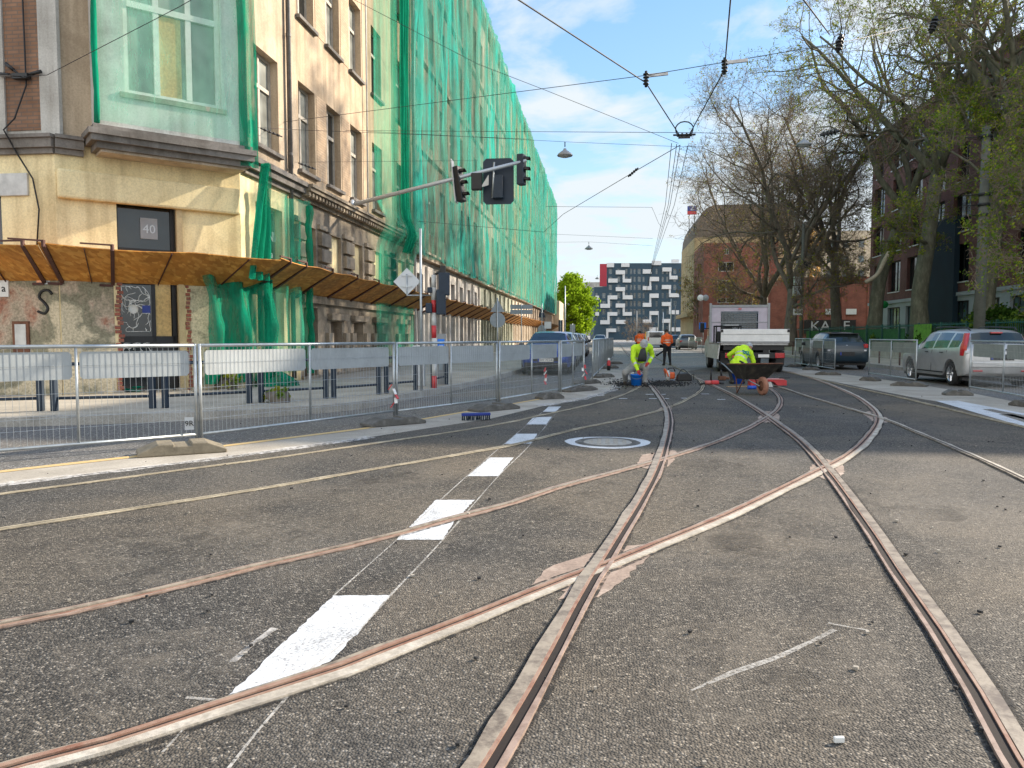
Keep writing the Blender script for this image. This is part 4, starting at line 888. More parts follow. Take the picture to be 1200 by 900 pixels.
canopy([(-8.18, 61), (-8.18, 123)], [(-7.05, 61), (-7.05, 123)], 'osb_canopy', 'farthest brown OSB canopy along the end of the netted row', [(0, k / 24) for k in range(25)])
# ------------------------------------------------------------------ right-hand and far buildings
# modern brick building
md = thing('brick_office_building', 'dark red brick modern building with big black windows behind the park trees', 'building', (24, 74, 0))
FM = Frame((24, 74), -90); LM = 44; HM = 18.9; mb = MB(); ops = []; bay_ = LM / 11
for f in range(4):
    for k in range(11):
        wd = 2.6 if (k + f) % 3 else 1.7; c = bay_ * (k + .5); ops.append((c - wd / 2, c + wd / 2, 5.0 + 3.4 * f, 7.55 + 3.4 * f, .35))
wall(mb, FM, 0, LM, 4.3, HM, ops, .35); shell(mb, FM, 0, LM, 20, HM); mb.build('brick_wall', M['brick_mod'], md)
for o in ops: window(md, FM, o[0], .25, o[2], o[1] - o[0], 2.55, 'v', 'black', 'glass_dark')
for o in ops: s2 = MB(); FM.box(s2, (o[0] - .05, -.06, o[2] - .08), (o[1] + .05, .02, o[2])); s2.build('window_sill', M['lgrey'], md)
mb = MB()
gops = [(bay_ * k + .7, bay_ * (k + 1) - .5, .6, 3.7, .3) for k in range(11)]
wall(mb, FM, 0, LM, 0, 4.29, gops, .3); FM.box(mb, (0, -.12, 4.05), (LM, .02, 4.3)); mb.build('ground_floor_wall', M['concrete_l'], md)
for o in gops: window(md, FM, o[0], .2, .6, o[1] - o[0], 3.1, 'g', 'black', 'glass_blue')
mb = MB(); a, b = FM.uz(1085, 350)[0], FM.uz(1122, 350)[0]; FM.box(mb, (a, -.3, .3), (b, .05, 9.5)); mb.build('dark_entrance_panel', M['darkpanel'], md)
mb = MB(); FM.box(mb, (-.1, -.15, HM - .35), (LM + .1, .3, HM + .02)); mb.build('parapet', M['brick_mod'], md)
p = onx(1036, 357, 23.4); mb = MB(); mb.lathe([(.001, -.06), (.32, -.06), (.32, .06), (.001, .06)], p, 20, 0, Matrix.Rotation(R(90), 3, 'X')); mb.tube([p + V((.25, 0, 0)), p + V((.62, 0, 0))], .03, 5)
tag(mb.build('round_sign', M['signgreen']), 'small round green sign beside a tree trunk', 'sign')
# low brick hall
lb = thing('brick_hall', 'low red brick hall with white panels and graffiti behind the park trees', 'building', (19, 95, 0))
FH = Frame((19, 95), 0); mb = MB(); wall(mb, FH, 0, 22, 0, 8.2, [], .2); shell(mb, FH, 0, 22, 12, 8.2)
for k in range(8): FH.box(mb, (k * 2.9, -.12, 0), (k * 2.9 + .5, .02, 7.9))
FH.box(mb, (0, -.16, 7.9), (22, .02, 8.25)); mb.build('brick_wall', M['brick_red'], lb)
for a, b in ((967, 981), (991, 1003)):
    u0, z1 = FH.uz(a, 362); u1, z0 = FH.uz(b, 368.5); mb = MB(); FH.box(mb, (u0, -.2, z0), (u1, -.13, z1)); mb.build('white_panel', M['white'], lb)
u0, z1 = FH.uz(942, 375); u1, z0 = FH.uz(1002, 391); mb = MB(); FH.box(mb, (u0, -.22, z0), (u1, -.13, z1)); gp_ = mb.build('graffiti_panel', M['black'], lb)
lettering('graffiti', 'KAMF', 1.6, M['lgrey'], gp_, FH((u0 + u1) / 2, -.24, (z0 + z1) / 2 + .05), FH.U, sx=1.1, ext=.01)
# old red house, ochre house
rh = thing('red_brick_house', 'old red brick house with satellite dishes left of the tree trunks', 'building', (13, 105, 0))
FR_, FRS = Frame((13, 105), 0), Frame((13, 116), -90); mb = MB(); ops = []; ol = []
for a, b, c, d in ((842, 860, 307, 318), (841, 861, 328, 341), (841, 861, 349, 355), (849, 854, 291, 298)):
    u0, z1 = FR_.uz(a, c); u1, z0 = FR_.uz(b, d); ops.append((u0, u1, z0, z1, .2))
wall(mb, FR_, 0, 9.5, 0, 13.6, ops, .2); o2 = [(1.8 + 3 * k, 2.7 + 3 * k, 2.8 + 3.3 * f, 4.4 + 3.3 * f, .15) for k in range(3) for f in range(3)]
wall(mb, FRS, 0, 11, 0, 13.6, o2, .15); mb.quad(FR_(0, 0, 13.6), FR_(9.5, 0, 13.6), FR_(9.5, 11, 13.6), FR_(0, 11, 13.6)); mb.build('brick_wall', M['brick_red'], rh)
for o in ops: window(rh, FR_, o[0], .12, o[2], o[1] - o[0], o[3] - o[2], 'v', 'whitewin', 'glass_dark')
for o in o2: window(rh, FRS, o[0], .1, o[2], .9, 1.6, 'v', 'whitewin', 'glass_blue')
for px, mk in ((821, 'white'), (827, 'grey')):
    c = ony(px, 349, 104.2); mb = MB(); mb.lathe([(.001, .10), (.2, .07), (.36, .02), (.42, -.03)], c, 16, 0, Matrix.Rotation(R(90), 3, 'X')); mb.tube([c, c + V((0, .8, 0))], .04, 5); mb.build('satellite_dish', M[mk], rh)
bh = thing('ochre_house', 'tall ochre plaster house with a dark mansard roof at the far right street corner', 'building', (13, 135, 0))
FO = Frame((13, 135), -90); mb = MB(); o2 = [(1.2 + 2.9 * k, 2.4 + 2.9 * k, 5.2 + 3.2 * f, 7 + 3.2 * f, .2) for k in range(6) for f in range(3)]
wall(mb, FO, 0, 18.9, 0, 15.7, o2, .2); shell(mb, FO, 0, 18.9, 14, 15.7); FO.box(mb, (0, -.9, 4.2), (18.9, .02, 4.8)); mb.build('plaster_wall', M['beigewall'], bh)
for o in o2: window(bh, FO, o[0], .1, o[2], 1.2, 1.8, 'v', 'whitewin', 'glass_dark')
mb = MB(); pr = [(0, 15.7)] + [(3.2 * (1 - math.cos(a)) * .9, 15.7 + 4.7 * math.sin(a)) for a in (.3, .6, .9, 1.2, 1.5)] + [(14, 20.4), (14, 15.7)]
mb.prism([(p[0], p[1]) for p in pr], (13.05, 116.1, 0), (1, 0, 0), (0, 0, 1), -18.8); mb.build('mansard_roof', M['roofdark'], bh)
for k in range(5):
    mb = MB(); FO.box(mb, (1.4 + k * 3.6, .3, 16.2), (2.7 + k * 3.6, 1.6, 17.8)); mb.build('dormer', M['beigewall'], bh)
c = ony(811, 247, 117.5); sb = MB(); sb.box(c + V((0, 0, .32)), (1.35, .25, .72)); rs = MB(); rs.box(c - V((0, 0, .3)), (1.35, .25, .5))
zs = thing('rooftop_sign', 'small blue and red rooftop sign with a white letter Z', 'sign', c - V((0, 0, .6)))
b_ = sb.build('blue_panel', M['signblue'], zs); rs.build('red_panel', M['red'], zs); lettering('letter', 'Z', .8, M['txt_white'], b_, c + V((0, -.14, .32)), (1, 0, 0)); mb = MB(); mb.tube([c - V((.4, 0, .5)), c - V((.4, 0, 3.2))], .06, 5); mb.tube([c - V((-.4, 0, .5)), c - V((-.4, 0, 3.2))], .06, 5); mb.build('sign_post', M['black'], zs)
# pale far buildings behind the trees, crane
for (x, y, w, h, lab) in ((34, 175, 26, 24, 'pale cream block far behind the trees at the crane'), (66, 190, 30, 30, 'pale cream tower block farthest right behind the trees'), (24, 150, 9, 17, 'pale block behind the red brick house')):
    t = thing('far_block', lab, 'building', (x, y, 0)); fr = Frame((x, y), 0); mb = MB(); nn = int(w / 3); nf = int(h / 3.2)
    ops = [(k * w / nn + .8, k * w / nn + 2.0, 1.2 + 3.2 * f, 2.7 + 3.2 * f, .15) for k in range(nn) for f in range(nf)]
    wall(mb, fr, 0, w, 0, h, ops, .15); shell(mb, fr, 0, w, 12, h); mb.build('plaster_wall', M['palefar'], t)
    mb = MB()
    for o in ops: fr.box(mb, (o[0], .1, o[2]), (o[1], .14, o[3]))
    mb.build('windows', M['glass_blue'], t)
cp = dep(953, 394, 150); t = thing('tower_crane', 'yellow lattice crane mast behind the trees', 'crane', (cp.x, cp.y, 0)); mb = MB(); H = 22; s = .7
for a, b in ((-s, -s), (s, -s), (s, s), (-s, s)): mb.tube([(cp.x + a, cp.y + b, 0), (cp.x + a, cp.y + b, H)], .13, 5)
for k in range(15):
    z = k * 1.5; q = [V((cp.x + a, cp.y + b, z)) for a, b in ((-s, -s), (s, -s), (s, s), (-s, s))]
    for i in range(4): mb.tube([q[i], q[(i + 1) % 4] + V((0, 0, 1.5))], .07, 4); mb.tube([q[i], q[(i + 1) % 4]], .06, 4)
mb.build('lattice_mast', M['yellow'], t)
# far navy apartment block with white zigzag balconies
D = 280.; o = dep(698, 394, D); FA = Frame((o.x, o.y), math.degrees(YAW)); FA.o.z = 0
ab = thing('apartment_block', 'dark navy apartment block with white zigzag balconies at the end of the street', 'building', (o.x, o.y, 0))
def fu(x, y): u, z = FA.uz(640 + x / 6, 280 + y / 6); return u, z
cols = [452, 510, 565, 598, 622, 655, 685, 777, 820, 852, 905]; rows = [228, 283, 340, 398, 455, 512, 570, 632]; ops = []
for c_ in cols:
    for r_ in rows:
        hw = 11 if c_ in (452, 510, 655, 905) else 7
        u0, z1 = fu(c_ - hw, r_ - 18); u1, z0 = fu(c_ + hw, r_ + 18); ops.append((u0, u1, z0, z1, .3))
uA, _ = fu(428, 300); uB, _ = fu(960, 300); _, zt = fu(600, 170); uC, _ = fu(372, 300); _, zc = fu(400, 338); uD, _ = fu(340, 300)
mb = MB(); wall(mb, FA, uA, uB, 0, zt, ops, .3); shell(mb, FA, uA, uB, 14, zt); 
wops = [(fu(395, 300)[0], fu(418, 300)[0], fu(0, r_ + 18)[1], fu(0, r_ - 18)[1], .3) for r_ in rows[3:7]] + [(fu(347, 300)[0], fu(362, 300)[0], fu(0, r_ + 18)[1], fu(0, r_ - 18)[1], .3) for r_ in rows[3:7]]
wall(mb, FA, uD, uA, 0, zc, wops, .3); shell(mb, FA, uD, uA, 14, zc); mb.build('navy_wall', M['facade_navy'], ab)
for i, o_ in enumerate(ops + wops):
    f, p = winmesh(o_[1] - o_[0], o_[3] - o_[2], 'v', 'grey', 'glass_blue'); w = link('window', f, ab); w.location = FA(o_[0], .2, o_[2]); w.rotation_euler = (0, 0, FA.rz); q = bpy.data.objects.new('pane', p); C.objects.link(q); q.parent = w
mb = MB(); a, _ = fu(379, 0); b, _ = fu(427, 0); FA.box(mb, (a, -.4, fu(0, 333)[1]), (b, .3, fu(0, 176)[1])); mb.build('crimson_panel', M['facade_red'], ab)
BAL = ["425,170,475,200 527,170,583,198 742,155,806,185", "488,222,552,250 537,250,552,282 537,282,595,307", "435,280,500,308", "488,340,552,368 537,368,552,397 537,397,605,425", "447,398,498,425 432,398,447,457 380,457,447,485",
 "488,455,552,483 537,483,552,515 537,515,600,540", "445,515,498,540 430,515,445,572 380,572,445,600", "490,570,555,598", "436,630,490,655 422,630,436,700", "678,215,738,245", "725,268,790,298 725,298,737,333 678,333,737,360",
 "725,385,788,415 725,415,737,450 678,450,737,478", "725,508,788,535 725,535,737,567 678,567,737,592", "725,622,785,652", "815,202,878,230 865,230,878,260 865,260,920,285", "812,325,875,353 862,353,875,383 862,383,930,410",
 "812,445,875,472 862,472,875,502 862,502,930,530", "815,563,875,590 862,590,875,622 862,622,940,650", "345,400,370,428", "345,515,370,540", "880,145,930,165"]
for s in BAL:
    mb = MB()
    for r_ in s.split():
        a, b, c_, d = [float(v) for v in r_.split(',')]; u0, z1 = fu(a, b); u1, z0 = fu(c_, d); FA.box(mb, (u0, -1.0 if c_ - a > 20 else -.5, z0), (u1, .02, z1))
    mb.build('balcony', M['facade_white'], ab)
mb = MB(); u0, z1 = fu(480, 712); u1, z0 = fu(570, 745); FA.box(mb, (u0, -30, .05), (u1, -28, z1)); mb.build('low_wall', M['facade_navy'], ab)
u0, z1 = fu(640, 665); u1, z0 = fu(700, 690); mb = MB(); FA.box(mb, (u0, -.6, z0), (u1, -.05, z1)); mb.build('shop_sign', M['orange_m'], ab)
t = thing('far_block', 'small grey block between the lime tree and the navy apartments', 'building', (0, 0, 0)); q = dep(690, 394, 320); t.location = (q.x, q.y, 0); mb = MB(); mb.box(q + V((0, 0, 11)), (14, 8, 22)); mb.build('wall', M['greyplaster'], t)
# ------------------------------------------------------------------ trees
def rv(r): return V((r.gauss(0, 1), r.gauss(0, 1), r.gauss(0, 1)))
def tree(label, base, H, tr, seed, spread=8., fork=.28, nl=4, leaves=2500, mats=('leaf_yg', 'leaf_brown'), bark='bark', lean=(0, 0), dens=1., name='plane_tree', lsize=.10, nside=2, group='trees in the park on the right'):
    r = random.Random(seed); base = V(base); root = thing(name, label, 'tree', base, group=group); tm = MB(); cm = MB(); tips = []
    def grow(p, d, L, rad, lv):
        n = [9, 9, 7, 4, 2, 1][min(lv, 5)]; pts = [p]; rr = [rad]; dirs = [d]
        jit = [.05, .16, .24, .30, .34, .4][min(lv, 5)]; up = [.02, .06, .05, .05, .06, .0][min(lv, 5)]
        for i in range(n):
            d = (d + rv(r) * jit + V((0, 0, up))).normalized()
            if lv == 1 and i > 4: d = (d + V((d.x, d.y, 0)) * .05).normalized()
            p = p + d * (L / n); pts.append(p); dirs.append(d); f = (i + 1) / n; rr.append(max(.006, rad * (1 - f * (.35 if lv == 0 else .72))))
        if lv == 0:
            rr[0] = rad * 1.45; rr[1] = rad * 1.1
        if lv <= 2: tm.tube(pts, rr, [10, 7, 5][lv], 0)
        else: cm.tube(pts, rr, 3, 0, False)
        if lv >= 3: tips.extend([(q, lv) for q in pts[1:]])
        if lv >= 5: return
        if lv == 0:
            for k in range(nl):
                a = 2 * math.pi * (k + r.uniform(-.25, .25)) / nl; tilt = r.uniform(.3, .7) if k else .12
                dd = (V((math.cos(a) * math.sin(tilt) * spread / 7, math.sin(a) * math.sin(tilt) * spread / 7, math.cos(tilt)))).normalized(); grow(pts[-1] - V((0, 0, r.uniform(0, L * .12))), dd, (H - L) * r.uniform(.72, .98), rad * r.uniform(.36, .54), 1)
            for k in range(nside): a = r.uniform(0, 6.3); i = r.randint(5, 8); grow(pts[i], V((math.cos(a), math.sin(a), .25)).normalized(), spread * r.uniform(.55, .85), rad * .28, 1)
            return
        nc = int([0, 8, 8, 7.5, 3.6][lv] * dens + r.random()); 
        for k in range(nc):
            f = r.uniform(.22, 1) if lv == 1 else r.uniform(.12, 1); i = min(n, max(1, int(f * n + .5))); dr = dirs[i]
            side = (rv(r)); side = (side - dr * side.dot(dr)).normalized(); ang = r.uniform(.5, 1.15)
            dd = (dr * math.cos(ang) + side * math.sin(ang)).normalized()
            grow(pts[i].copy(), dd, L * r.uniform(.34, .55) * (1.12 - f * .35), max(.007, rr[i] * r.uniform(.45, .7)), lv + 1)
    grow(base, V((lean[0], lean[1], 1)).normalized(), H * fork, tr, 0)
    tm.build('trunk', M[bark], root)
    c0 = None
    for li in range(leaves):
        if li % 4 == 0: q, lv = r.choice(tips); c0 = q + rv(r) * .08
        c = c0 + rv(r) * .055; s = lsize * r.uniform(.6, 1.3); a = rv(r).normalized(); b = a.orthogonal().normalized(); e = a.cross(b); mi = 1 if r.random() < .6 else 2
        cm.add([c - b * s, c + e * s * .55, c + b * s, c - e * s * .55], [(0, 1, 2, 3)], mi)
    cm.build('crown', [M['twig'], M[mats[0]], M[mats[1]]], root)
    return root
TP = lambda px, x: (lambda a: (x, x / math.tan(a), .6))(math.atan((px - 600) / F) - YAW)
tree('thick plane tree at the right edge behind the concrete pole with young green leaves', TP(1150, 17), 22, .46, 51, 6, .46, 5, 18000, ('leaf_green', 'leaf_yg'), lsize=.055, nside=1, dens=.85)
tree('thick plane tree behind the green board', TP(1077, 17), 24, .46, 88, 7, .42, 5, 16000, ('leaf_yg', 'leaf_green'), lsize=.055, nside=1, dens=.88)
tree('plane tree beside the round green sign', TP(1022, 17), 23, .46, 77, 6.5, .40, 5, 11000, ('leaf_yg', 'leaf_green'), lsize=.055, nside=1, dens=.9)
tree('slim dark tree in front of the brick hall panels', TP(981, 17), 19, .42, 64, 6, .36, 4, 6000, ('leaf_brown', 'leaf_yg'), 'bark_dark', lsize=.055, dens=1.1)
tree('dark forked tree beside the slim street pole behind the pick-up bed', TP(926, 12.9), 18.5, .46, 45, 7.5, .22, 5, 9000, ('leaf_yg', 'leaf_brown'), 'bark_dark', lean=(-.02, 0), lsize=.055, dens=1.12)
tree('dark wide-branching tree nearest the red brick house above the truck', TP(892, 14.0), 20, .50, 26, 9, .22, 6, 14000, ('leaf_brown', 'leaf_yg'), 'bark_dark', lean=(.0, 0), lsize=.06, dens=1.15)
tree('ochre budding tree in front of the ochre house', TP(826, 14.0)[:2] + (0,), 11, .2, 37, 4, .25, 5, 3500, ('leaf_brown', 'leaf_yg'), 'bark_dark', lsize=.08, dens=.7, nside=0)
tree('young green tree reaching in from beyond the right edge', (17.8, 31, .6), 11.5, .28, 29, 8, .25, 6, 34000, ('leaf_green', 'leaf_yg'), lsize=.055)
# pruned pale limb
a_ = ony(1014, 331, 50.5); b_ = ony(1044, 293, 50.2); mb = MB(); mb.tube(catmull([a_, a_.lerp(b_, .3) + V((.25, 0, -.12)), a_.lerp(b_, .7) + V((.1, 0, 0)), b_], .2), [.12, .11, .10, .09, .09, .08, .08, .08, .07, .07, .07][:len(catmull([a_, a_.lerp(b_, .3) + V((.25, 0, -.12)), a_.lerp(b_, .7) + V((.1, 0, 0)), b_], .2))] if False else .13, 7)
tag(mb.build('cut_branch', M['cut']), 'pale pruned branch stub sticking out beside the trunk near the round green sign', 'branch')
# the lime tree down the street: dense crown of leaf clumps
def leafy(label, base, H, Rr, seed, mats, nclump=160, per=60, name='lime_tree', ls=.22, z0=.25, group=None):
    r = random.Random(seed); base = V(base); root = thing(name, label, 'tree', base, group=group); tm = MB(); cm = MB()
    tm.tube([base, base + V((.05, 0, H * .25)), base + V((.1, .1, H * .8))], [.3, .22, .08], 8)
    for k in range(nclump):
        t = r.random(); th = r.uniform(0, 6.3); prof = math.sin(math.pi * min(1, .12 + t * .86)) ** .75; q = Rr * prof * (r.random() ** .45) * r.uniform(.75, 1.12)
        c = base + V((math.cos(th) * q, math.sin(th) * q, H * (z0 + (1 - z0) * t))); cr = r.uniform(.5, 1.1) * Rr / 5
        if k % 4 == 0: tm.tube([base + V((.05, 0, H * (.2 + .5 * t * r.random()))), c], [.07, .015], 4, 0, False)
        mi = 0 if r.random() < .65 else 1
        for _ in range(per):
            p = c + rv(r) * cr * .55; a = rv(r).normalized(); b = a.orthogonal().normalized(); e = a.cross(b); s = ls * r.uniform(.6, 1.3); cm.add([p - b * s, p + e * s * .6, p + b * s, p - e * s * .6], [(0, 1, 2, 3)], mi)
    tm.build('trunk', M['bark_dark'], root); cm.build('crown', [M[mats[0]], M[mats[1]]], root); return root
q = dep(670, 394, 142); leafy('bright lime green tree in full leaf at the end of the netted row', (q.x, q.y, 0), 12.0, 4.6, 5, ('leaf_lime', 'leaf_lime'), 260, 70, ls=.26, z0=.1)
for i, (px, d, H, Rr, lab) in enumerate(((742, 200, 6, 2.2, 'small bare dark bush left in front of the apartment block'), (757, 205, 7, 2.6, 'small bare dark bush in the middle before the apartment block'))):
    q = dep(px, 394, d); tree(lab, (q.x, q.y, 0), H, .15, 40 + i, 4, .2, 4, 60, ('leaf_brown', 'leaf_yg'), 'bark_dark', name='bare_tree', group='small bare trees at the far junction', dens=.8)
# shrubs at the trunks and hedge plants
for i, (px, x, rr, h, lab) in enumerate(((1172, 16.2, 1.5, 1.7, 'leafy green shrub at the foot of the thick right trunk'), (1137, 15.9, 1.1, 1.2, 'green shrub left of the thick right trunk'), (1105, 16.1, 1.3, .9, 'low green shrub behind the green iron fence near the green board'), (1196, 15.9, 1.2, 1.3, 'green shrub at the right edge behind the iron fence'), (1045, 16.0, 1.1, .8, 'low dark shrub beside the round green sign'))):
    b = TP(px, x); leafy(lab, (b[0], b[1], .7), h, rr, 60 + i, ('leaf_dark', 'leaf_green'), 60, 40, 'shrub', .09, .1, 'shrubs behind the iron fence')
for i, (px, py, lab) in enumerate(((266, 456, 'weedy green plant growing at the foot of the hanging net'), (326, 471, 'small weed by the navy rail post'))):
    b = at(px, py, .12); leafy(lab, b, .45 if i == 0 else .22, .4 if i == 0 else .25, 70 + i, ('leaf_green', 'leaf_yg'), 24, 24, 'weed', .05, .1, 'weeds on the left pavement')
# ------------------------------------------------------------------ construction barriers
def barrier(a, b, label, plates='plate', zt=1.19, zb=.12, group='metal mesh barriers round the track works', step=.06, wr=.0022, mid=True, rot=None):
    a, b = V((a[0], a[1], 0)), V((b[0], b[1], 0)); d = (b - a); L = d.length; d /= L; n = V((d.y, -d.x, 0)); Z = V((0, 0, 1))
    root = thing('mesh_barrier', label, 'barrier', a, group=group)
    mb = MB(); r = .021
    for p in (a, b): mb.tube([p + Z * .05, p + Z * (zt + .02)], r, 7)
    mb.tube([a + Z * zt, b + Z * zt], r, 7); mb.tube([a + Z * zb, b + Z * zb], r * .9, 7)
    if mid: mb.tube([(a + b) / 2 + Z * zb, (a + b) / 2 + Z * zt], r * .72, 6)
    mb.build('frame', M['galv'], root)
    mb = MB(); k = int(L / step)
    for i in range(1, k):
        p = a + d * (L * i / k) - n * .004; mb.tube([p + Z * zb, p + Z * zt], wr, 4, 0, False, False)
    for z in (.30, .42, .68, .98): mb.tube([a + Z * z - n * .009, b + Z * z - n * .009], wr, 4, 0, False, False)
    mb.build('wire_mesh', M['galv'], root)
    if plates:
        for s0, s1 in (((.025, .485), (.515, .975)) if mid else ((.05, .95),)):
            mb = MB(); p = a + d * L * s0 - n * .03; w = L * (s1 - s0); h = .30; c = .03
            mb.prism([(c, 0), (w - c, 0), (w, c), (w, h - c), (w - c, h), (c, h), (0, h - c), (0, c)], p + Z * .83, d, Z, .008); mb.build('plate', M[plates], root)
    return root
def foot(p, q, label, mk='footgrey', w=.30, h=.12):
    a, b = at(*p), at(*q); d = (b - a); L = d.length; d /= L; n = V((-d.y, d.x, 0)); c = (a + b) / 2; x = L / 2
    root = thing('ballast_block', label, 'barrier foot', c, group='plastic barrier feet'); mb = MB()
    mb.prism([(-x, .004), (x, .004), (x, .045), (x * .55, h), (x * .2, h), (x * .2, h * .8), (-x * .2, h * .8), (-x * .2, h), (-x * .55, h), (-x, .045)], c - n * .02, d, V((0, 0, 1)), -w, 0)
    o = mb.build('block', M[mk], root, bevel=.012)
    mb = MB(); 
    for s in (-1, 1): mb.box(c + d * (s * x * .72) + n * (w * .42) + V((0, 0, h * .62)), (.05, w * .62, .02), 0, Matrix.Rotation(math.atan2(d.y, d.x), 3, 'Z') @ Matrix.Rotation(s * .35, 3, 'Y'))
    mb.build('grip_slot', M['black'], root); return root
Pa, Pb, Pc, Pd, Pe, Pf = at(-240, 565), at(231, 520.5), at(462, 490.5), at(582, 475), at(655, 462.5), at(684, 455.5)
barrier(at(-75, 548), Pb, 'nearest mesh barrier panel at the left edge with two pale plates')
barrier(Pb + V((.04, .03, 0)), Pc, 'second mesh barrier panel from the left edge, in front of the hanging green net')
barrier(Pc + V((.04, .03, 0)), Pd, 'mesh barrier panel in front of the navy rails and the diamond sign')
barrier(Pd + V((.05, .03, 0)), Pe, 'mesh barrier panel in front of the blue car')
barrier(Pe + V((.04, .05, 0)), Pf, 'short mesh barrier panel left of the corner where the barriers turn down the street')
q0, q1 = at(694.5, 446), at(718.5, 420)
for i in range(6):
    barrier(q0.lerp(q1, i / 6), q0.lerp(q1, (i + .96) / 6), ['first grey green barrier panel seen edge on beside the bending worker', 'second of the edge-on barrier panels down the street', 'third of the edge-on barrier panels down the street', 'fourth of the edge-on barrier panels down the street', 'fifth of the edge-on barrier panels down the street', 'farthest of the edge-on barrier panels down the street'][i], 'plate_shade', step=.08)
foot((161, 537), (266, 530), 'large dusty foot under the post between the two nearest barrier panels', 'footbrown', .42, .13)
foot((434, 501.5), (499, 496), 'dusty foot of the barrier beside the red and white tape', 'footgrey', .34)
foot((562, 483.5), (609, 479), 'grey foot near the blue broom head', 'footgrey', .34)
foot((636, 468.5), (661, 467), 'grey foot just above the far white dashes', 'footgrey')
foot((669, 460), (700, 457), 'grey foot under the second red and white tape', 'footgrey')
foot((680, 451), (704, 449), 'grey foot where the barriers turn down the street', 'footgrey')
foot((702, 443), (720, 442), 'grey foot carrying the red bottle', 'footgrey')
foot((707, 432), (725, 431.5), 'farther grey foot behind the red bottle', 'footgrey'); foot((711, 427), (730, 426.5), 'farthest grey foot beside the edge-on barriers', 'footgrey')
Q = [at(931.5, 428.2), at(949, 431.3), at(978, 436), at(1018, 441.2), at(1073, 450), at(1136, 459), at(1224, 476)]
barrier(Q[0], Q[1], 'small mesh barrier panel left of the dark hatchback', 'plate_shade', step=.1)
barrier(Q[1] + V((.05, -.05, 0)), Q[2], 'mesh barrier panel overlapping the side of the dark hatchback', 'plate_shade', step=.1)
barrier(Q[3], Q[4], 'mesh barrier panel between the dark hatchback and the silver estate', 'plate_shade', step=.09)
barrier(Q[5], Q[6], 'mesh barrier panel in front of the rear of the silver estate', 'plate_shade', step=.07)
foot((1108, 463.5), (1141, 464), 'dark foot under the left post of the panel before the silver estate'); foot((1043, 452), (1086, 453.5), 'wide dark foot beside the front wheel of the silver estate', 'footgrey', .36)
foot((1007, 446), (1027, 447), 'empty grey foot lying between the dark hatchback and the silver estate'); foot((955, 439.5), (986, 440), 'wide dark foot in front of the dark hatchback'); foot((940, 433.5), (958, 434), 'grey foot left of the dark hatchback rear wheel')
foot((922, 430), (940, 430), 'farthest grey foot on the right strip'); foot((1182, 475), (1216, 479), 'dark foot cut by the right edge of the picture')
# tape scraps and tag plate
for i, (px, py, lab, zz) in enumerate(((463, 474, 'red and white tape scrap tied to the barrier near the diamond sign', .55), (640, 452, 'red and white tape scrap on the barrier before the blue car', .62), (684, 449, 'red and white tape scrap on the leaning barrier post', .6))):
    p = at(px, [491, 464, 456][i]); mb = MB(); n = V((0, -.05, 0))
    for k in range(5): a = V((p.x + rnd.uniform(-.04, .04), p.y - .05, zz - k * .07)); mb.bar(a, a + V((rnd.uniform(-.06, .06), -.02, -.085)), .05, .012, k % 2)
    tag(mb.build('barrier_tape', [M['red'], M['white']]), lab, 'tape', 'barrier tape scraps')
p = Pb + (Pb - at(-75, 548)).normalized() * -.06 + V((.0, -.05, .26)); mb = MB(); mb.box(p, (.1, .012, .15), 0, Matrix.Rotation(.57, 3, 'Z')); t = mb.build('number_tag', M['lgrey']); tag(t, 'small white number tag at the foot of the near barrier post', 'tag')
lettering('tag_text', '9R', .09, M['txt_black'], t, p + V((.006, -.010, 0)), (math.cos(.57), math.sin(.57), 0))
# ------------------------------------------------------------------ navy guard rails on the left pavement
for i, (p, q, lab) in enumerate((((-70, 485), (48, 481.5), 'navy guard rail at the left edge of the picture'), ((64, 481.5), (179, 478.5), 'navy guard rail in front of the peeling shop corner'), ((194, 478), (292, 472.5), 'navy guard rail in front of the hanging green net'), ((306, 471.5), (382, 467), 'navy guard rail below the arm of the traffic signal'), ((391, 466.5), (444, 462), 'navy guard rail near the utility box'), ((453, 461), (487, 457.5), 'navy guard rail left of the striped pole'), ((507, 454.5), (523, 450.5), 'short navy guard rail end beside the striped pole'))):
    a, b = at(p[0], p[1], .12), at(q[0], q[1], .12); Z = V((0, 0, 1)); t = thing('guard_rail', lab, 'guard rail', a, group='navy guard rails on the left pavement')
    for c in (a, b): mb = MB(); mb.bar(c, c + Z * .84, .085, .085, up=V((0, 1, 0))); mb.build('post', M['navy'], t, bevel=.006)
    mb = MB(); mb.tube([a + Z * .74, b + Z * .74], .028, 8); mb.build('top_rail', M['navy'], t); mb = MB(); mb.tube([a + Z * .2, b + Z * .2], .024, 8); mb.build('lower_rail', M['navy'], t)
# ------------------------------------------------------------------ traffic signals and signs on the left
X, Zv = V((1, 0, 0)), V((0, 0, 1)); CR = V((math.cos(YAW), math.sin(YAW), 0)); RY = Matrix.Rotation(YAW, 3, 'Z')
t = thing('traffic_signal', 'grey steel arm from the peach facade carrying traffic signals over the road', 'traffic signal', (-8.2, 24.35, 0))
w0 = onx(412, 240, -8.15); tip = onp(617, 188, w0, (0, 1, 0)); mb = MB(); mb.tube([w0, w0.lerp(tip, .5), tip], [.068, .062, .055], 10); mb.lathe([(.001, 0), (.17, 0), (.17, .06), (.1, .1)], w0, 12, 0, Matrix.Rotation(R(90), 3, 'Y')); arm = mb.build('arm', M['lgrey'], t)
def onarm(px): f = (px - 412) / (617 - 412); return w0.lerp(tip, f)
def PY(px, py, dy=0.): return onp(px, py, w0 + V((0, dy, 0)), (0, 1, 0))
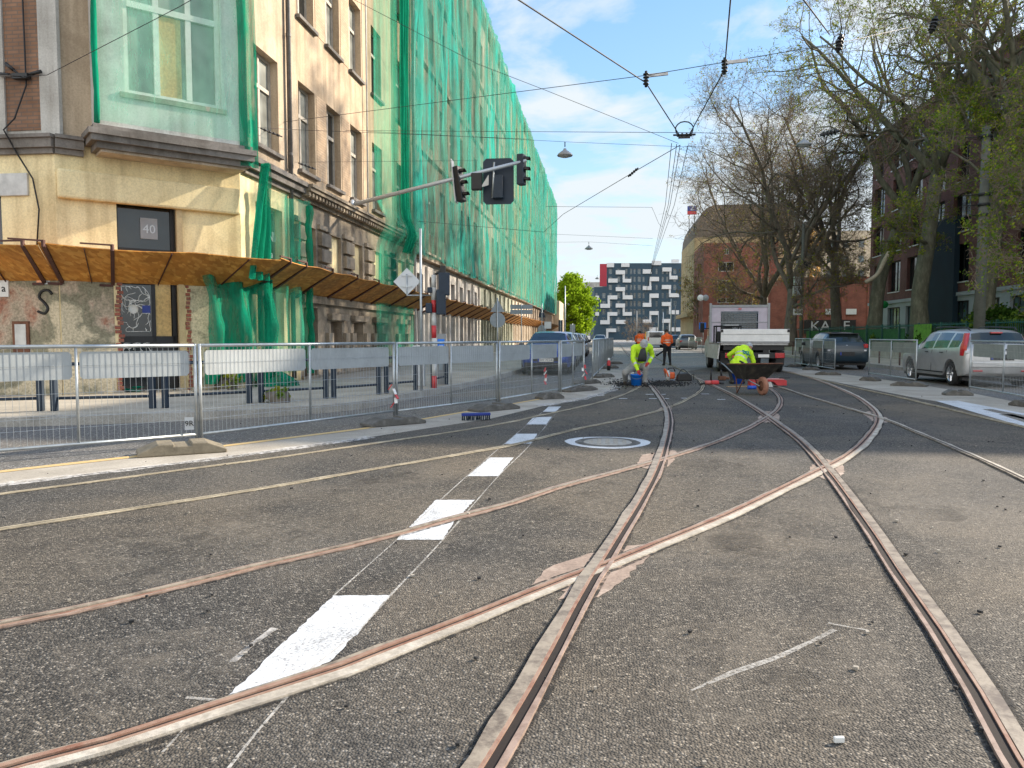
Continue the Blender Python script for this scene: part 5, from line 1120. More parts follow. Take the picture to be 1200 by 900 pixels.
a_, b_ = PY(566, 186, .25), PY(602, 239, .25); w, h = abs(b_.x - a_.x), abs(a_.z - b_.z); c = (a_ + b_) / 2; mb = MB(); k = .1
mb.prism([(-w / 2 + k, -h / 2), (w / 2 - k, -h / 2), (w / 2, -h / 2 + k), (w / 2, h / 2 - k), (w / 2 - k, h / 2), (-w / 2 + k, h / 2), (-w / 2, h / 2 - k), (-w / 2, -h / 2 + k)], c, (1, 0, 0), (0, 0, 1), -.02, 0)
bp = mb.build('backing_board', M['navy'], t); mb = MB(); mb.box(c + V((-.02, .12, 0)), (.34, .22, h * .78)); mb.box(c + V((0, -.13, -.2)), (.34, .2, h * .5)); mb.build('signal_head', M['navy'], t, bevel=.02)
mb = MB(); m_ = PY(579, 190, .02); m2 = PY(577, 232, .02); mb.tube([m_, m2], .03, 6); mb.build('bracket', M['galv'], t)
# sideways head at the tip
def head(c, rz, hgt, n, parent, mk='black', tilt=0.):
    R3 = Matrix.Rotation(rz, 3, 'Z') @ Matrix.Rotation(tilt, 3, 'X'); mb = MB(); mb.box(c, (.3, .22, hgt), 0, R3); hd = mb.build('signal_head', M[mk], parent, bevel=.02)
    for i in range(n):
        z = hgt * ((i + .5) / n - .5); mb = MB(); o = c + R3 @ V((0, -.11, z)); pts = []
        for s in range(9): an = math.pi * s / 8; pts.append(V((.1 * math.cos(an), 0, .1 * math.sin(an))))
        vs = [o + R3 @ q for q in pts] + [o + R3 @ (q + V((0, -.17, -.03))) for q in pts]; mb.add(vs, [(j, j + 1, 9 + j + 1, 9 + j) for j in range(8)]); mb.lathe([(.001, .005), (.095, .0)], o + R3 @ V((0, -.004, 0)), 12, 1, R3 @ Matrix.Rotation(R(90), 3, 'X')); mb.build('visor', [M['black'], M['glass_dark']], hd)
    return hd
c = PY(611, 199, .1); head(c, R(75), .95, 3, t, 'navy')
c = PY(538, 216, .05); h2 = head(c, R(70), 1.12, 3, t, 'black', R(-10)); mb = MB(); mb.box(c + V((-.16, .02, .1)), (.03, .42, 1.35), 0, Matrix.Rotation(R(-6), 3, 'Y')); mb.build('backing_board', M['dirtywhite'], t)
c = PY(559, 213, .0); mb = MB(); mb.box(c, (.34, .26, .52)); mb.build('control_box', M['black'], t, bevel=.02); mb = MB(); mb.prism([(0, -.2), (.26, -.12), (.26, .2)], c + V((.12, -.05, 0)), (1, 0, 0), (0, 0, 1), .02); mb.build('camera_hood', M['dirtywhite'], t)
# striped signal pole with diamond sign
pb = at(509, 455, .12); t = thing('signal_pole', 'red and white striped traffic light pole with dark signal heads seen from behind', 'traffic light', pb)
def PP(px, py, p): return onp(px, py, p, _fw)
mb = MB(); zt = PP(509, 322, pb).z
for k in range(9):
    za, zb_ = pb.z + (zt - pb.z) * k / 9, pb.z + (zt - pb.z) * (k + 1) / 9; mb.tube([(pb.x, pb.y, za), (pb.x, pb.y, zb_)], .055, 10, (0, 1)[k % 2] if k < 7 else 1)
mb.build('pole', [M['red'], M['dirtywhite']], t)
for px, py, w, h in ((520.5, 333, .24, .50), (517, 354, .2, .56), (503, 361, .14, .22), (504, 340, .1, .12)):
    c = PP(px, py, pb + V((0, -.02, 0))); mb = MB(); mb.box(c, (w, .24, h), 0, RY); mb.build('signal_head', M['navy'], t, bevel=.015)
c = PP(519, 317, pb); mb = MB(); mb.box(c, (.12, .16, .2), 0, RY); mb.tube([c, V((pb.x, pb.y, c.z - .1))], .03, 5); mb.build('detector', M['black'], t)
c = PP(477, 330, pb); s = PP(477, 314, pb).z - c.z; mb = MB(); mb.prism([(0, -s), (s, 0), (0, s), (-s, 0)], c, CR, Zv, .012); ds = mb.build('diamond_sign', M['lgrey'], t)
mb = MB(); mb.tube([c + Zv * (s * .55) - V((0, .03, 0)), c - Zv * (s * 1.02) - V((0, .03, 0)), PP(507, 346, pb)], .02, 6); 
for k in (-.3, .35): mb.bar(c + CR * -.12 + Zv * k * s * 1.2 - V((0, .025, 0)), c + CR * .12 + Zv * k * s * 1.2 - V((0, .025, 0)), .03, .03)
mb.build('bracket', M['galv'], t)
pb2 = at(494, 458, .12); mb = MB(); mb.tube([pb2, V((pb2.x, pb2.y, PP(494, 268, pb2).z))], .028, 6); tag(mb.build('thin_pole', M['galv']), 'thin tall grey pole beside the diamond sign', 'pole')
c = at(491, 452, .12); w = 13 * 18 / 901; mb = MB(); mb.box(c + Zv * .48, (.28, .22, .96), 0, RY); t = thing('utility_box', 'pale grey utility box behind the barriers below the diamond sign', 'utility box', c); mb.build('box', M['lgrey'], t, bevel=.01); mb = MB(); mb.box(c + V((.02, -.115, .8)), (.1, .01, .12), 0, RY); mb.build('label_plate', M['white'], t)
c = at(518, 450, .12); t = thing('poster_box', 'slim box covered in blue and red posters beside the striped pole', 'poster box', c); mb = MB(); mb.box(c + Zv * .62, (.2, .2, 1.24), 0, RY); mb.build('box', M['grey'], t)
for k, (mk, z, h) in enumerate((('blue', 1.0, .22), ('red', .8, .16), ('amber', .62, .14), ('white', .9, .1), ('palecar', .45, .2))): mb = MB(); mb.box(c + V((.0, -.103 - k * .002, z)), (.17 - .02 * k, .006, h), 0, RY); mb.build('poster', M[mk], t)
def signpost(px, py0, ytop, d, label, shapes, z0=.12, r=.03, name='sign_post', group=None):
    b = dep(px, 394, d); b.z = z0; t = thing(name, label, 'sign', b, group=group); mb = MB(); top = PP(px, ytop, b); mb.tube([b, V((b.x, b.y, top.z))], r, 7); mb.build('post', M['galv'], t)
    for kind, cx, cy, w, h, mk in shapes:
        c = PP(cx, cy, b) + _fw * .04; W, H = w * d / F, h * d / F; mb = MB()
        if kind == 'circle': mb.prism([(W / 2 * math.cos(a * math.pi / 10), H / 2 * math.sin(a * math.pi / 10)) for a in range(20)], c, CR, Zv, -.015)
        elif kind == 'tri': mb.prism([(-W / 2, -H / 2), (W / 2, -H / 2), (0, H / 2)], c, CR, Zv, -.015)
        else: mb.prism([(-W / 2, -H / 2), (W / 2, -H / 2), (W / 2, H / 2), (-W / 2, H / 2)], c, CR, Zv, -.03)
        mb.build({'circle': 'round_sign', 'tri': 'triangle_sign'}.get(kind, 'sign_board'), M[mk], t)
    return t
signpost(583, 0, 349, 27.5, 'backs of a triangular and a round traffic sign on one post behind the barriers', [('tri', 583, 358, 17, 15, 'sgrey'), ('circle', 583, 375, 18, 18, 'sgrey')])
signpost(611, 0, 356, 44, 'dark two-line direction sign on a post above the parked cars', [('rect', 611, 359.5, 26, 5, 'sgrey'), ('rect', 611, 365.5, 26, 5, 'sgrey')])
signpost(635, 0, 356, 52, 'farther post with a triangle and a round sign back and a small bus plate', [('tri', 635, 365, 8.5, 14, 'navy'), ('circle', 635, 387, 10, 12, 'sgrey'), ('rect', 642, 381, 8, 8, 'lgrey')])
signpost(657, 0, 374, 75, 'navy sign back in front of the lime tree', [('rect', 657, 385, 5, 20, 'navy')]); signpost(671, 0, 379, 85, 'grey sign back in front of the lime tree', [('rect', 671, 387, 6, 14, 'sgrey')])
signpost(824, 0, 378, 60, 'blue road sign behind the cab of the pick-up truck', [('rect', 823.5, 382, 8, 8, 'blue')], 0)
def pole(px, ytop, d, label, r=.07, mk='galv', arm=None, z0=0., name='street_pole', group=None, cat='pole'):
    b = dep(px, 394, d); b.z = z0; top = PP(px, ytop, b).z; t = thing(name, label, cat, b, group=group); mb = MB(); mb.tube([b, V((b.x, b.y, z0 + (top - z0) * .5)), V((b.x, b.y, top))], [r, r * .85, r * .6], 8); mb.build('pole', M[mk], t)
    if arm:
        e = [PP(x, y, b) for x, y in arm]; mb = MB(); mb.tube(catmull([V((b.x, b.y, top))] + e, .5), r * .5, 6); mb.build('arm', M[mk], t)
    return t
pole(662, 335, 95, 'pale slim lamp post in front of the lime tree', .11, 'lgrey'); pole(746, 364, 150, 'dark slim pole left in front of the apartment block', .12, 'grey')
pole(772, 368, 130, 'pole of the far traffic light with an arched arm', .12, 'grey', [(771, 383), (769, 381), (765, 379.5), (756, 380)]) if False else pole(771.5, 366, 130, 'slim pole right of the far orange worker', .12, 'lgrey')
pole(769, 383, 120, 'far traffic light with an arched arm over the junction', .11, 'grey', [(767.5, 380.8), (764, 379.8), (755.5, 380.2)])
pole(786, 350, 125, 'tall pale pole before the apartment block near the ochre house', .13, 'lgrey'); pole(791, 358, 110, 'slim grey pole beside the ochre house', .11, 'grey'); pole(777, 366, 160, 'slim pole in the middle before the apartment block', .13, 'lgrey')
pole(757, 389, 90, 'short yellow post at the far junction', .12, 'yellow')
# ------------------------------------------------------------------ right-hand poles
b = V((14.0, TP(1146, 14.0)[1], .12)); t = thing('tram_pole', 'thick grey concrete tram pole with dark clamps at the right', 'pole', b); top = PP(1146, 148, b).z; mb = MB(); mb.tube([b, V((b.x, b.y, top))], [.21, .14], 14); mb.build('pole', M['concrete_pole'], t)
for py in (228, 240, 252, 160): z = PP(1146, py, b).z; mb = MB(); mb.lathe([(.19, -.05), (.21, -.05), (.21, .05), (.19, .05)], (b.x, b.y, z), 12); mb.tube([(b.x - .2, b.y, z), (b.x - .75, b.y, z - .02)], .02, 5); mb.build('clamp', M['black'], t)
b = V((13.2, TP(938, 13.2)[1], .12)); t = thing('street_pole', 'slim grey street pole with boxes and a lettered plate before the dark forked tree', 'pole', b); top = PP(939, 262, b).z; mb = MB(); mb.tube([b, V((b.x, b.y, top))], [.13, .09], 10); mb.build('pole', M['concrete_pole'], t)
for px, py, w, h, mk in ((934, 329, 7, 9, 'lgrey'), (934, 341, 9, 11, 'lgrey'), (945, 310, 8, 8, 'black'), (938, 315, 5, 9, 'black')): c = PP(px, py, b - V((0, .18, 0))); dd = b.y / F; mb = MB(); mb.box(c, (w * dd, .2, h * dd), 0, RY); mb.build('equipment_box', M[mk], t, bevel=.02)
c = PP(935, 365.5, b - V((0, .2, 0))); dd = b.y / F; mb = MB(); mb.box(c, (10.5 * dd, .03, 7 * dd), 0, RY); pl = mb.build('lettered_plate', M['white'], t); lettering('plate_text', '9026', .23, M['txt_black'], pl, c + V((0, -.02, 0)), CR)
c = ony(942, 168, 36.0); t = thing('pendant_lamp', 'dark street lamp hanging among the bare branches', 'street lamp', c, group='hanging street lamps')
def lampparts(t, c, s):
    mb = MB(); mb.lathe([(.001, .19 * s), (.05 * s, .18 * s), (.07 * s, .12 * s), (.15 * s, .07 * s), (.26 * s, -.02 * s), (.29 * s, -.07 * s), (.27 * s, -.09 * s)], c, 16); mb.build('shade', M['grey'], t); mb = MB(); mb.lathe([(.245 * s, -.085 * s), (.15 * s, -.13 * s), (.001, -.14 * s)], c, 16); mb.build('lens', M['dirtywhite'], t); mb = MB(); mb.tube([c + V((0, 0, .24 * s)), c + V((0, 0, .42 * s))], .02 * s, 5); mb.build('hanger', M['black'], t)
lampparts(t, c, 1.15)
c = dep(662, 180, 27); t = thing('pendant_lamp', 'grey street lamp hanging on a span wire against the sky', 'street lamp', c, group='hanging street lamps'); lampparts(t, c, .95); lc1 = c
c = dep(690, 290.5, 52); t = thing('pendant_lamp', 'small far street lamp hanging over the road end', 'street lamp', c, group='hanging street lamps'); lampparts(t, c, .95); lc2 = c
c = dep(700, 326, 95); t = thing('pendant_lamp', 'tiny farthest street lamp above the navy apartments', 'street lamp', c, group='hanging street lamps'); lampparts(t, c, .95)
# park fence, green board, low posts
t = thing('iron_fence', 'dark green iron fence on a low wall along the park', 'fence', (15.05, 15, 0)); mb = MB(); mb.b2((15.0, 12, .1), (15.35, 100, .55)); mb.build('low_wall', M['kerb'], t)
mb = MB(); y = 12.
while y < 100: mb.tube([(15.17, y, .5), (15.17, y, 1.93)], .011, 4, 0, False); y += .14 if y < 55 else .28
mb.build('bars', M['fencegreen'], t); mb = MB(); mb.tube([(15.17, 12, 1.82), (15.17, 100, 1.82)], .03, 5); mb.tube([(15.17, 12, .68), (15.17, 100, .68)], .025, 5)
mb.build('rails', M['fencegreen'], t)
for k in range(36): mb = MB(); mb.b2((15.13, 12 + k * 2.5, .5), (15.21, 12.08 + k * 2.5, 1.95)); mb.build('post', M['fencegreen'], t)
mb = MB(); a, b = onx(1060, 390, 15.25).y, onx(945, 390, 15.25).y; mb.b2((15.24, a, .6), (15.27, b, 1.7)); mb.build('mesh_backing', M['greenpanel'], t)
a, b = onx(1091, 390, 14.95).y, onx(1071.5, 390, 14.95).y; z1, z0 = onx(1081, 380, 14.95).z, onx(1081, 403, 14.95).z; mb = MB(); mb.b2((14.92, a, z0), (14.97, b, z1)); tag(mb.build('green_board', M['greenboard']), 'bright grassy green board fixed to the iron fence', 'board')
for i, (pa, pb_) in enumerate((((905, 944), (0, 0)), ((1031, 1055), (0, 0)))):
    x = 11.9; t = thing('bicycle_rail', ['brown pavement rail behind the pick-up truck', 'brown pavement rail behind the barrier beside the silver estate'][i], 'rail', (x, 0, .12), group='brown pavement rails on the right'); ys = [onx(p, 400, x).y for p in pa]; mb = MB()
    n = 4 if i == 0 else 2
    for k in range(n): y = ys[0] + (ys[1] - ys[0]) * k / (n - 1); mb.tube([(x, y, .12), (x, y, .95)], .035, 6)
    mb.tube([(x, ys[0], .95), (x, ys[1], .95)], .03, 6); mb.build('rail', M['ribs'], t)
# ------------------------------------------------------------------ overhead wires
def wire(pts, label, r=.012, cat='overhead wire', sag=0., mk='cable', group='overhead tram and span wires'):
    P = []
    for a, b in zip(pts, pts[1:]):
        for k in range(8): q = a.lerp(b, k / 8); q = q - V((0, 0, sag * math.sin(math.pi * k / 8))); P.append(q)
    P.append(pts[-1]); mb = MB(); mb.tube(P, r, 5); o = mb.build('overhead_wire', M[mk]); return tag(o, label, cat, group)
W = lambda px, py, z=5.5: at(px, py, z)
J = W(798, 161); n1, n2 = W(757, 97), W(849, 82)
wire([W(540, -45), W(608, 0), n1, J], 'tram contact wire rising to the upper middle from the junction hanger', .011); wire([W(860, -50), W(856, 0), n2, W(806, 161)], 'steep tram contact wire right of the junction hanger', .011)
wire([W(905, -60), W(942, 0), dep(972, 40, 13.5)], 'contact wire entering at the top in front of the tree', .011)
wire([onx(333, 143, -8.2), n1 + V((0, 0, .12)), n2 + V((0, 0, .12)), dep(985, 50, 13.5), dep(1120, 20, 20)], 'upper span wire from the peach facade across the sky into the trees', .006)
wire([onx(405, 153, -8.2), J + V((0, 0, .1)), dep(980, 158, 26)], 'level span wire at the junction hanger', .006); wire([onx(430, 154, -8.2), lc1 + V((0, 0, .4)), dep(800, 172, 27), dep(980, 168, 30)], 'span wire carrying the grey pendant lamp', .006)
wire([onx(300, -60, -8.2), dep(560, 75, 15.5), dep(640, 106, 15.8), W(795, 168)], 'diagonal thin wire crossing in front of the green net', .005)
wire([W(797, 170), dep(742, 202, 19), dep(660, 251, 26), dep(637, 272, 30), onx(488, 259, -7.5)], 'wire running down from the junction hanger to the green net', .008)
wire([dep(640, 242, 30), dep(764, 243, 34), dep(772, 262, 36), dep(776, 266, 34)], 'level wire with a loop below the junction hanger', .007); wire([dep(640, 274, 40), dep(765, 279.5, 42)], 'low thin wire over the road end', .006); wire([dep(640, 284, 52), lc2 + V((0, 0, .4)), dep(765, 288, 52)], 'span wire carrying the small far lamp', .006)
for i, (a, b) in enumerate(((787, 766), (793, 767), (797, 768), (806, 769))):
    wire([W(a, 168 + i), W(a - (a - 771) * .45, 240), W(b, 300), W(758 - i, 345)], ['leftmost of the four fanned contact wires below the hanger', 'second of the four fanned contact wires below the hanger', 'third of the four fanned contact wires below the hanger', 'rightmost of the four fanned contact wires below the hanger'][i], .008)
k0 = FL(pu(30), -.12, FL.uz(30, 92)[1]); wire([k0, dep(55, 88, 14.6), dep(210, 8, 12.5), dep(250, -15, 12)], 'thin wire from the wall anchor across the bay net', .006); wire([k0, dep(-20, 88, 13)], 'short wire running left from the wall anchor', .01)
wire([onx(296, 149, -8.2), onx(345, 152, -7.9), dep(620, 163, 20)], 'thin wire from the facade anchor above the torn net', .005)
wire([onx(345, 190, -8.2), onx(363, 190, -7.9), dep(560, 188, 22)], 'faint thin wire at the gutter anchor', .004)
# insulators, anchors and hangers
def insul(c, label, dirv, L=.3, r=.035, name='insulator'):
    t = thing(name, label, 'insulator', c, group='insulators and hangers of the tram wires'); d = V(dirv).normalized(); mb = MB()
    mb.tube([c - d * L / 2, c + d * L / 2], r * .5, 6)
    for k in (-.3, -.1, .1, .3): mb.tube([c + d * L * (k - .035), c + d * L * (k + .035)], r, 8)
    mb.build('insulator_body', M['black'], t); return t
for c, lab, d in ((n1 + V((.0, 0, .06)), 'black hanger where the left contact wire meets the upper span wire', (0, 0, 1)), (n2 + V((0, 0, .06)), 'black hanger where the right contact wire meets the upper span wire', (0, 0, 1))):
    t = insul(c, lab, d, .26, .05); mb = MB(); mb.bar(c + V((0, 0, .05)), c + V((.36, .04, .09)), .035, .05); mb.build('arm', M['steel'], t)
c = W(802, 158); t = insul(c, 'junction hanger with a wire hoop where the contact wires meet', (1, 0, .0), .46, .04, 'junction_hanger'); mb = MB(); mb.tube(catmull([c + V((-.16, 0, .03)), c + V((-.18, 0, .16)), c + V((-.08, 0, .26)), c + V((.08, 0, .26)), c + V((.18, 0, .16)), c + V((.15, 0, .03))], .06), .014, 5); mb.build('hoop', M['cable'], t); mb = MB(); mb.box(c + V((0, .02, -.03)), (.24, .06, .07)); mb.build('clamp', M['black'], t)
insul(dep(742, 202, 19), 'insulator on the wire running down to the green net', (-1, .9, -.7), .35); insul(dep(984, 51, 13.5), 'black hanger among the upper branches above the lamp', (.2, 0, 1), .3, .06); insul(dep(972, 156, 26), 'black hanger beside the dark pendant lamp', (1, 0, .2), .6, .1); insul(dep(1094, 29, 20), 'black hanger high among the branches at the top right', (.3, 0, 1), .42, .09)
t = thing('wall_anchor', 'cluster of black insulators anchored on the brick panel', 'insulator', k0); mb = MB(); mb.box(k0, (.32, .12, .1)); mb.build('bracket', M['black'], t)
for d in ((-.5, 0, .07), (-.32, 0, .26), (.42, 0, .08)): mb = MB(); v = V(d); mb.tube([k0, k0 + v], .022, 6); mb.tube([k0 + v * .5, k0 + v], .035, 7); mb.build('insulator', M['black'], t)
for px, py, lab in ((300, 149, 'pair of black wall insulators right of the bay'), (345, 190, 'black wall anchor on the gutter of the peach tenement'), (488, 259, 'black anchor at the near edge of the big net')):
    c = onx(px, py, -8.0); t = insul(c + V((.15, .5, 0)), lab, (.15, 1, .03), .9, .03); mb = MB(); mb.box(c + V((-.1, 0, 0)), (.1, .12, .3)); mb.build('bracket', M['black'], t)
# ------------------------------------------------------------------ vehicles
def interp(tab, x):
    for (a, va), (b, vb) in zip(tab, tab[1:]):
        if x <= b:
            f = 0 if b == a else max(0, (x - a) / (b - a)); return [p + (q - p) * f for p, q in zip(va, vb)]
    return list(tab[-1][1])
WAGON = [(-2.25, (.50, .72, .78, .62, .56)), (-2.22, (.36, .86, .92, .76, .68)), (-2.14, (.30, .98, 1.02, .85, .73)), (-2.08, (.28, .99, 1.08, .87, .72)), (-1.86, (.26, .985, 1.40, .885, .64)), (-1.55, (.24, .97, 1.475, .89, .63)), (-.6, (.22, .94, 1.505, .89, .63)), (.1, (.22, .92, 1.49, .89, .63)), (.55, (.22, .91, 1.43, .89, .62)), (1.25, (.22, .90, 1.02, .885, .74)), (1.45, (.22, .86, .965, .88, .76)), (1.95, (.24, .76, .85, .85, .70)), (2.15, (.26, .66, .74, .78, .62)), (2.24, (.34, .54, .60, .62, .5))]
HATCH = [(-2.05, (.46, .70, .76, .60, .54)), (-2.02, (.34, .86, .92, .74, .66)), (-1.95, (.29, .95, 1.0, .84, .72)), (-1.9, (.27, .97, 1.06, .86, .7)), (-1.55, (.25, .96, 1.39, .875, .6)), (-1.3, (.24, .95, 1.44, .875, .6)), (-.4, (.22, .93, 1.48, .875, .6)), (.25, (.22, .92, 1.43, .875, .59)), (1.0, (.22, .9, 1.03, .87, .72)), (1.25, (.22, .86, .97, .865, .74)), (1.75, (.24, .75, .84, .83, .68)), (1.97, (.26, .64, .72, .75, .6)), (2.06, (.34, .54, .60, .6, .48))]
def car(name, label, loc, rz, prof, paint, wins, ws, rw, wheels, plate=None, group=None, wr=.315, lights='round', scale=1., detail=True, roof_rails=False, cat='car'):
    root = thing(name, label, cat, loc, rz, group); x0, x1 = prof[0][0], prof[-1][0]; Ra = wr + .055
    xs = {p[0] for p in prof} | {a for w in wins for a in w} | set(ws) | set(rw)
    for xw in wheels: xs |= {xw - Ra * math.cos(math.pi * k / 14) for k in range(15)}
    xs |= {x0 + (x1 - x0) * k / 30 for k in range(31)}; xs = sorted(x for x in xs if x0 <= x <= x1)
    ys = [xs[0]]
    for x in xs[1:]:
        if x - ys[-1] > .004: ys.append(x)
    xs = ys
    def sec(x):
        zs, zb, zt, hw, hr = interp(prof, x); za = zs
        for xw in wheels:
            if abs(x - xw) < Ra: za = max(za, wr + math.sqrt(Ra * Ra - (x - xw) ** 2))
        g = zt - zb; e = min(.035, g * .25); lip = .012 if za > zs + .05 else 0; f = lambda t: (hw * .975 * (1 - t) + hr * t)
        zm = max((zs + zb) * .5 + .06, min(za + .035, zb - .06)); top = zt - min(.07, g * .35); q = lambda z: f((z - zb) / max(1e-4, top - zb)) + .02 * math.sin(math.pi * (z - zb) / max(1e-4, top - zb)) * (g > .2)
        return [(0, max(zs, .18)), (hw * .88, max(zs, min(za, .62))), (hw * .965, max(zs + .02, za)), (hw + lip, max(zs + .16, za + .02)), (hw * 1.012, zm), (hw * 1.0, zm + (zb - zm) * .6), (hw * .975, zb), (q(zb + e), zb + e), (q((zb + e + top - e) / 2), (zb + e + top - e) / 2), (q(top - e), top - e), (hr, top), (hr * .93, zt - min(.03, g * .15)), (hr * .6, zt - .006), (0, zt)]
    S = [sec(x) for x in xs]; n = len(S[0]); body = MB(); gls = {}
    for sgn in (1, -1):
        for i in range(len(xs) - 1):
            xm = (xs[i] + xs[i + 1]) / 2
            for j in range(n - 1):
                pts = [V((xs[i], sgn * S[i][j][0], S[i][j][1])), V((xs[i + 1], sgn * S[i + 1][j][0], S[i + 1][j][1])), V((xs[i + 1], sgn * S[i + 1][j + 1][0], S[i + 1][j + 1][1])), V((xs[i], sgn * S[i][j + 1][0], S[i][j + 1][1]))]
                isg = (j in (7, 8) and any(a < xm < b for a, b in wins)) or (j >= 11 and (ws[0] < xm < ws[1] or rw[0] < xm < rw[1])) or (j == 10 and (ws[0] + .06 < xm < ws[1] or rw[0] < xm < rw[1]) and False)
                if sgn < 0: pts.reverse()
                (gls.setdefault(('windscreen' if j >= 11 and xm > 0 else 'rear_window' if j >= 11 else 'side_window', sgn * (j < 11), next((q_ for q_, w_ in enumerate(wins) if w_[0] < xm < w_[1]), 0) * (j < 11)), MB()) if isg else body).add(pts, [(3, 2, 1, 0)], 0, True)
        for i, rev in ((0, False), (len(xs) - 1, True)):
            loop = [V((xs[i], sgn * p[0], p[1])) for p in S[i]]
            if (sgn > 0) != rev: loop.reverse()
            body.add(loop, [range(n)], 0, False)
    bm_o = body.build('body', paint, root, False); [g_.build(k_[0], M['glass_car'], root, False) for k_, g_ in gls.items()]
    # weld so the shading is smooth
    import bmesh
    for ob in (bm_o,):
        bm = bmesh.new(); bm.from_mesh(ob.data); bmesh.ops.remove_doubles(bm, verts=bm.verts, dist=.0012); bmesh.ops.recalc_face_normals(bm, faces=bm.faces); bm.to_mesh(ob.data); bm.free()
    ob.data.set_sharp_from_angle(angle=R(38))
    mb = MB(); mb.b2((x0 + .3, -.8, .16), (x1 - .3, .8, .24)); mb.b2((x0 + .35, -.62, .24), (x1 - .4, .62, .75)); mb.build('underbody', M['black'], root, False)
    for xw in wheels:
        for sg in (1, -1):
            yw = sg * (prof[4][1][3] - .10); c = V((xw, yw, wr)); Rw = Matrix.Rotation(R(-90 * sg), 3, 'X'); mb = MB(); w = .1
            mb.lathe([(wr * .62, -w), (wr * .9, -w), (wr, -w * .6), (wr, w * .6), (wr * .92, w * .95), (wr * .66, w)], c, 24, 0, Rw); ty = mb.build('tyre', M['rubber'], root, False)
            mb = MB(); mb.lathe([(wr * .66, w * .98), (wr * .62, w * .9), (wr * .58, w * .35)], c, 20, 0, Rw); mb.lathe([(.001, w * .75), (.06, w * .75), (.07, w * .5)], c, 12, 0, Rw)
            for k in range(5):
                a = 2 * math.pi * k / 5 + .3; 
                for da in (-.13, .13): mb.bar(c + Rw @ V((.05 * math.cos(a), .05 * math.sin(a), w * .68)), c + Rw @ V((wr * .62 * math.cos(a + da), wr * .62 * math.sin(a + da), w * .8)), .035, .03)
            mb.build('rim', M['chrome'], ty, False); mb = MB(); mb.lathe([(.001, -w * .2), (wr * .64, -w * .2)], c, 16, 0, Rw); mb.build('brake_disc', M['black'], ty, False)
    if plate is not None:
        for xx, s in ((x0, -1),) if rz > 0 else ((x1, 1),):
            zp = plate[1]; px_ = plate[2] if len(plate) > 2 else xx; mb = MB(); mb.b2((px_ - .014, -.285, zp - .075), (px_ + .006, .285, zp + .075)); mb.build('plate_holder', M['black'], root, False); mb = MB(); mb.b2((px_ - .012, -.26, zp - .057), (px_ + .012, .26, zp + .057)); po = mb.build('number_plate', M['white'], root, False); mb = MB(); mb.b2((px_ + s * .0125, -s * .26, zp - .056), (px_ + s * .015, -s * .215, zp + .056)); mb.build('blue_band', M['eu'], po, False)
            me = text_mesh(plate[0], .105, .002); me.materials.append(M['txt_black']); rgt = V((0, s, 0)); me.transform(Matrix(((0, 0, s, px_ + s * .016), (s, 0, 0, s * .02), (0, 1, 0, zp), (0, 0, 0, 1)))); link('plate_text', me, po, False)
    return root
def cbox(root, name, a, b, mk, bevel=.01, mirror=False):
    for s in ((1, -1) if mirror else (1,)):
        mb = MB(); mb.b2((a[0], a[1] * s, a[2]), (b[0], b[1] * s, b[2])); mb.build(name, M[mk], root, False, bevel)
# silver estate on the right
c = car('estate_car', 'silver estate car with tall red tail lights and black roof rails parked at the right', (9.98, 23.0, 0), R(90), WAGON, M['silver'], [(-1.78, -1.22), (-1.12, -.28), (-.2, .78)], (.55, 1.22), (-2.06, -1.86), (-1.42, 1.30), ('DW 8K50U', .765, -2.245))
def skin_patch(root, name, mk, prof, xr, zr, ysgn=(1, -1), off=.006, nx=6, nz=6, hwf=None):
    """a lamp that follows the body side: x range along the body, z range"""
    for s in ysgn:
        mb = MB(); vs = []
        for j in range(nz + 1):
            for i in range(nx + 1):
                z = zr[0] + (zr[1] - zr[0]) * j / nz; x = xr[0] + (xr[1] - xr[0]) * i / nx + (0 if hwf is None else hwf(z)); zs, zb, zt, hw, hr = interp(prof, x); top = zt - .05
                y = hw * 1.0 if z < zb else hw * .975 + (hr - hw * .975) * min(1, (z - zb) / max(.01, top - zb)); vs.append((x, s * (y + off), z))
        mb.add(vs, [(j * (nx + 1) + i, j * (nx + 1) + i + 1, (j + 1) * (nx + 1) + i + 1, (j + 1) * (nx + 1) + i) for j in range(nz) for i in range(nx)], 0, True); mb.build(name, M[mk], root, False)
for s in (1, -1):
    # lamps sit on the rear corner, wrapping from the side round to the tailgate
    mb = MB(); vs = []
    for j in range(9):
        z = .80 + .58 * j / 8; xr_ = -2.135 + max(0, z - 1.0) * .62
        for i in range(6):
            t_ = i / 5; x = xr_ - .02 + .20 * max(0, t_ - .45) / .55 * (1.0 if z < 1.1 else .8); yy = (.60 + .245 * min(1, t_ / .5)) - max(0, z - 1.0) * .45; yy += .03 * (t_ > .6); vs.append((x - .012, s * (yy + .02), z))
    mb.add(vs, [(j * 6 + i, j * 6 + i + 1, (j + 1) * 6 + i + 1, (j + 1) * 6 + i) for j in range(8) for i in range(2, 5)], 0, True)
    tl = mb.build('tail_light', M['tail'], c, False); mb = MB(); mb.box((-2.175, s * .80, .90), (.06, .12, .07)); mb.build('reversing_lamp', M['head'], tl, False, .01)
cbox(c, 'brake_lamp', (-1.93, -.14, 1.37), (-1.84, .14, 1.41), 'tail'); cbox(c, 'tailgate_trim', (-2.235, -.34, .945), (-2.15, .34, .975), 'black'); cbox(c, 'bumper_step', (-2.275, -.72, .50), (-2.2, .72, .66), 'silver', .03); cbox(c, 'bumper_reflector', (-2.27, .46, .40), (-2.2, .68, .44), 'tail', .008, True)
cbox(c, 'mirror', (.62, .90, .93), (.78, 1.09, 1.07), 'black', .03, True); cbox(c, 'headlight', (1.86, .60, .66), (2.10, .80, .77), 'head', .03, True)
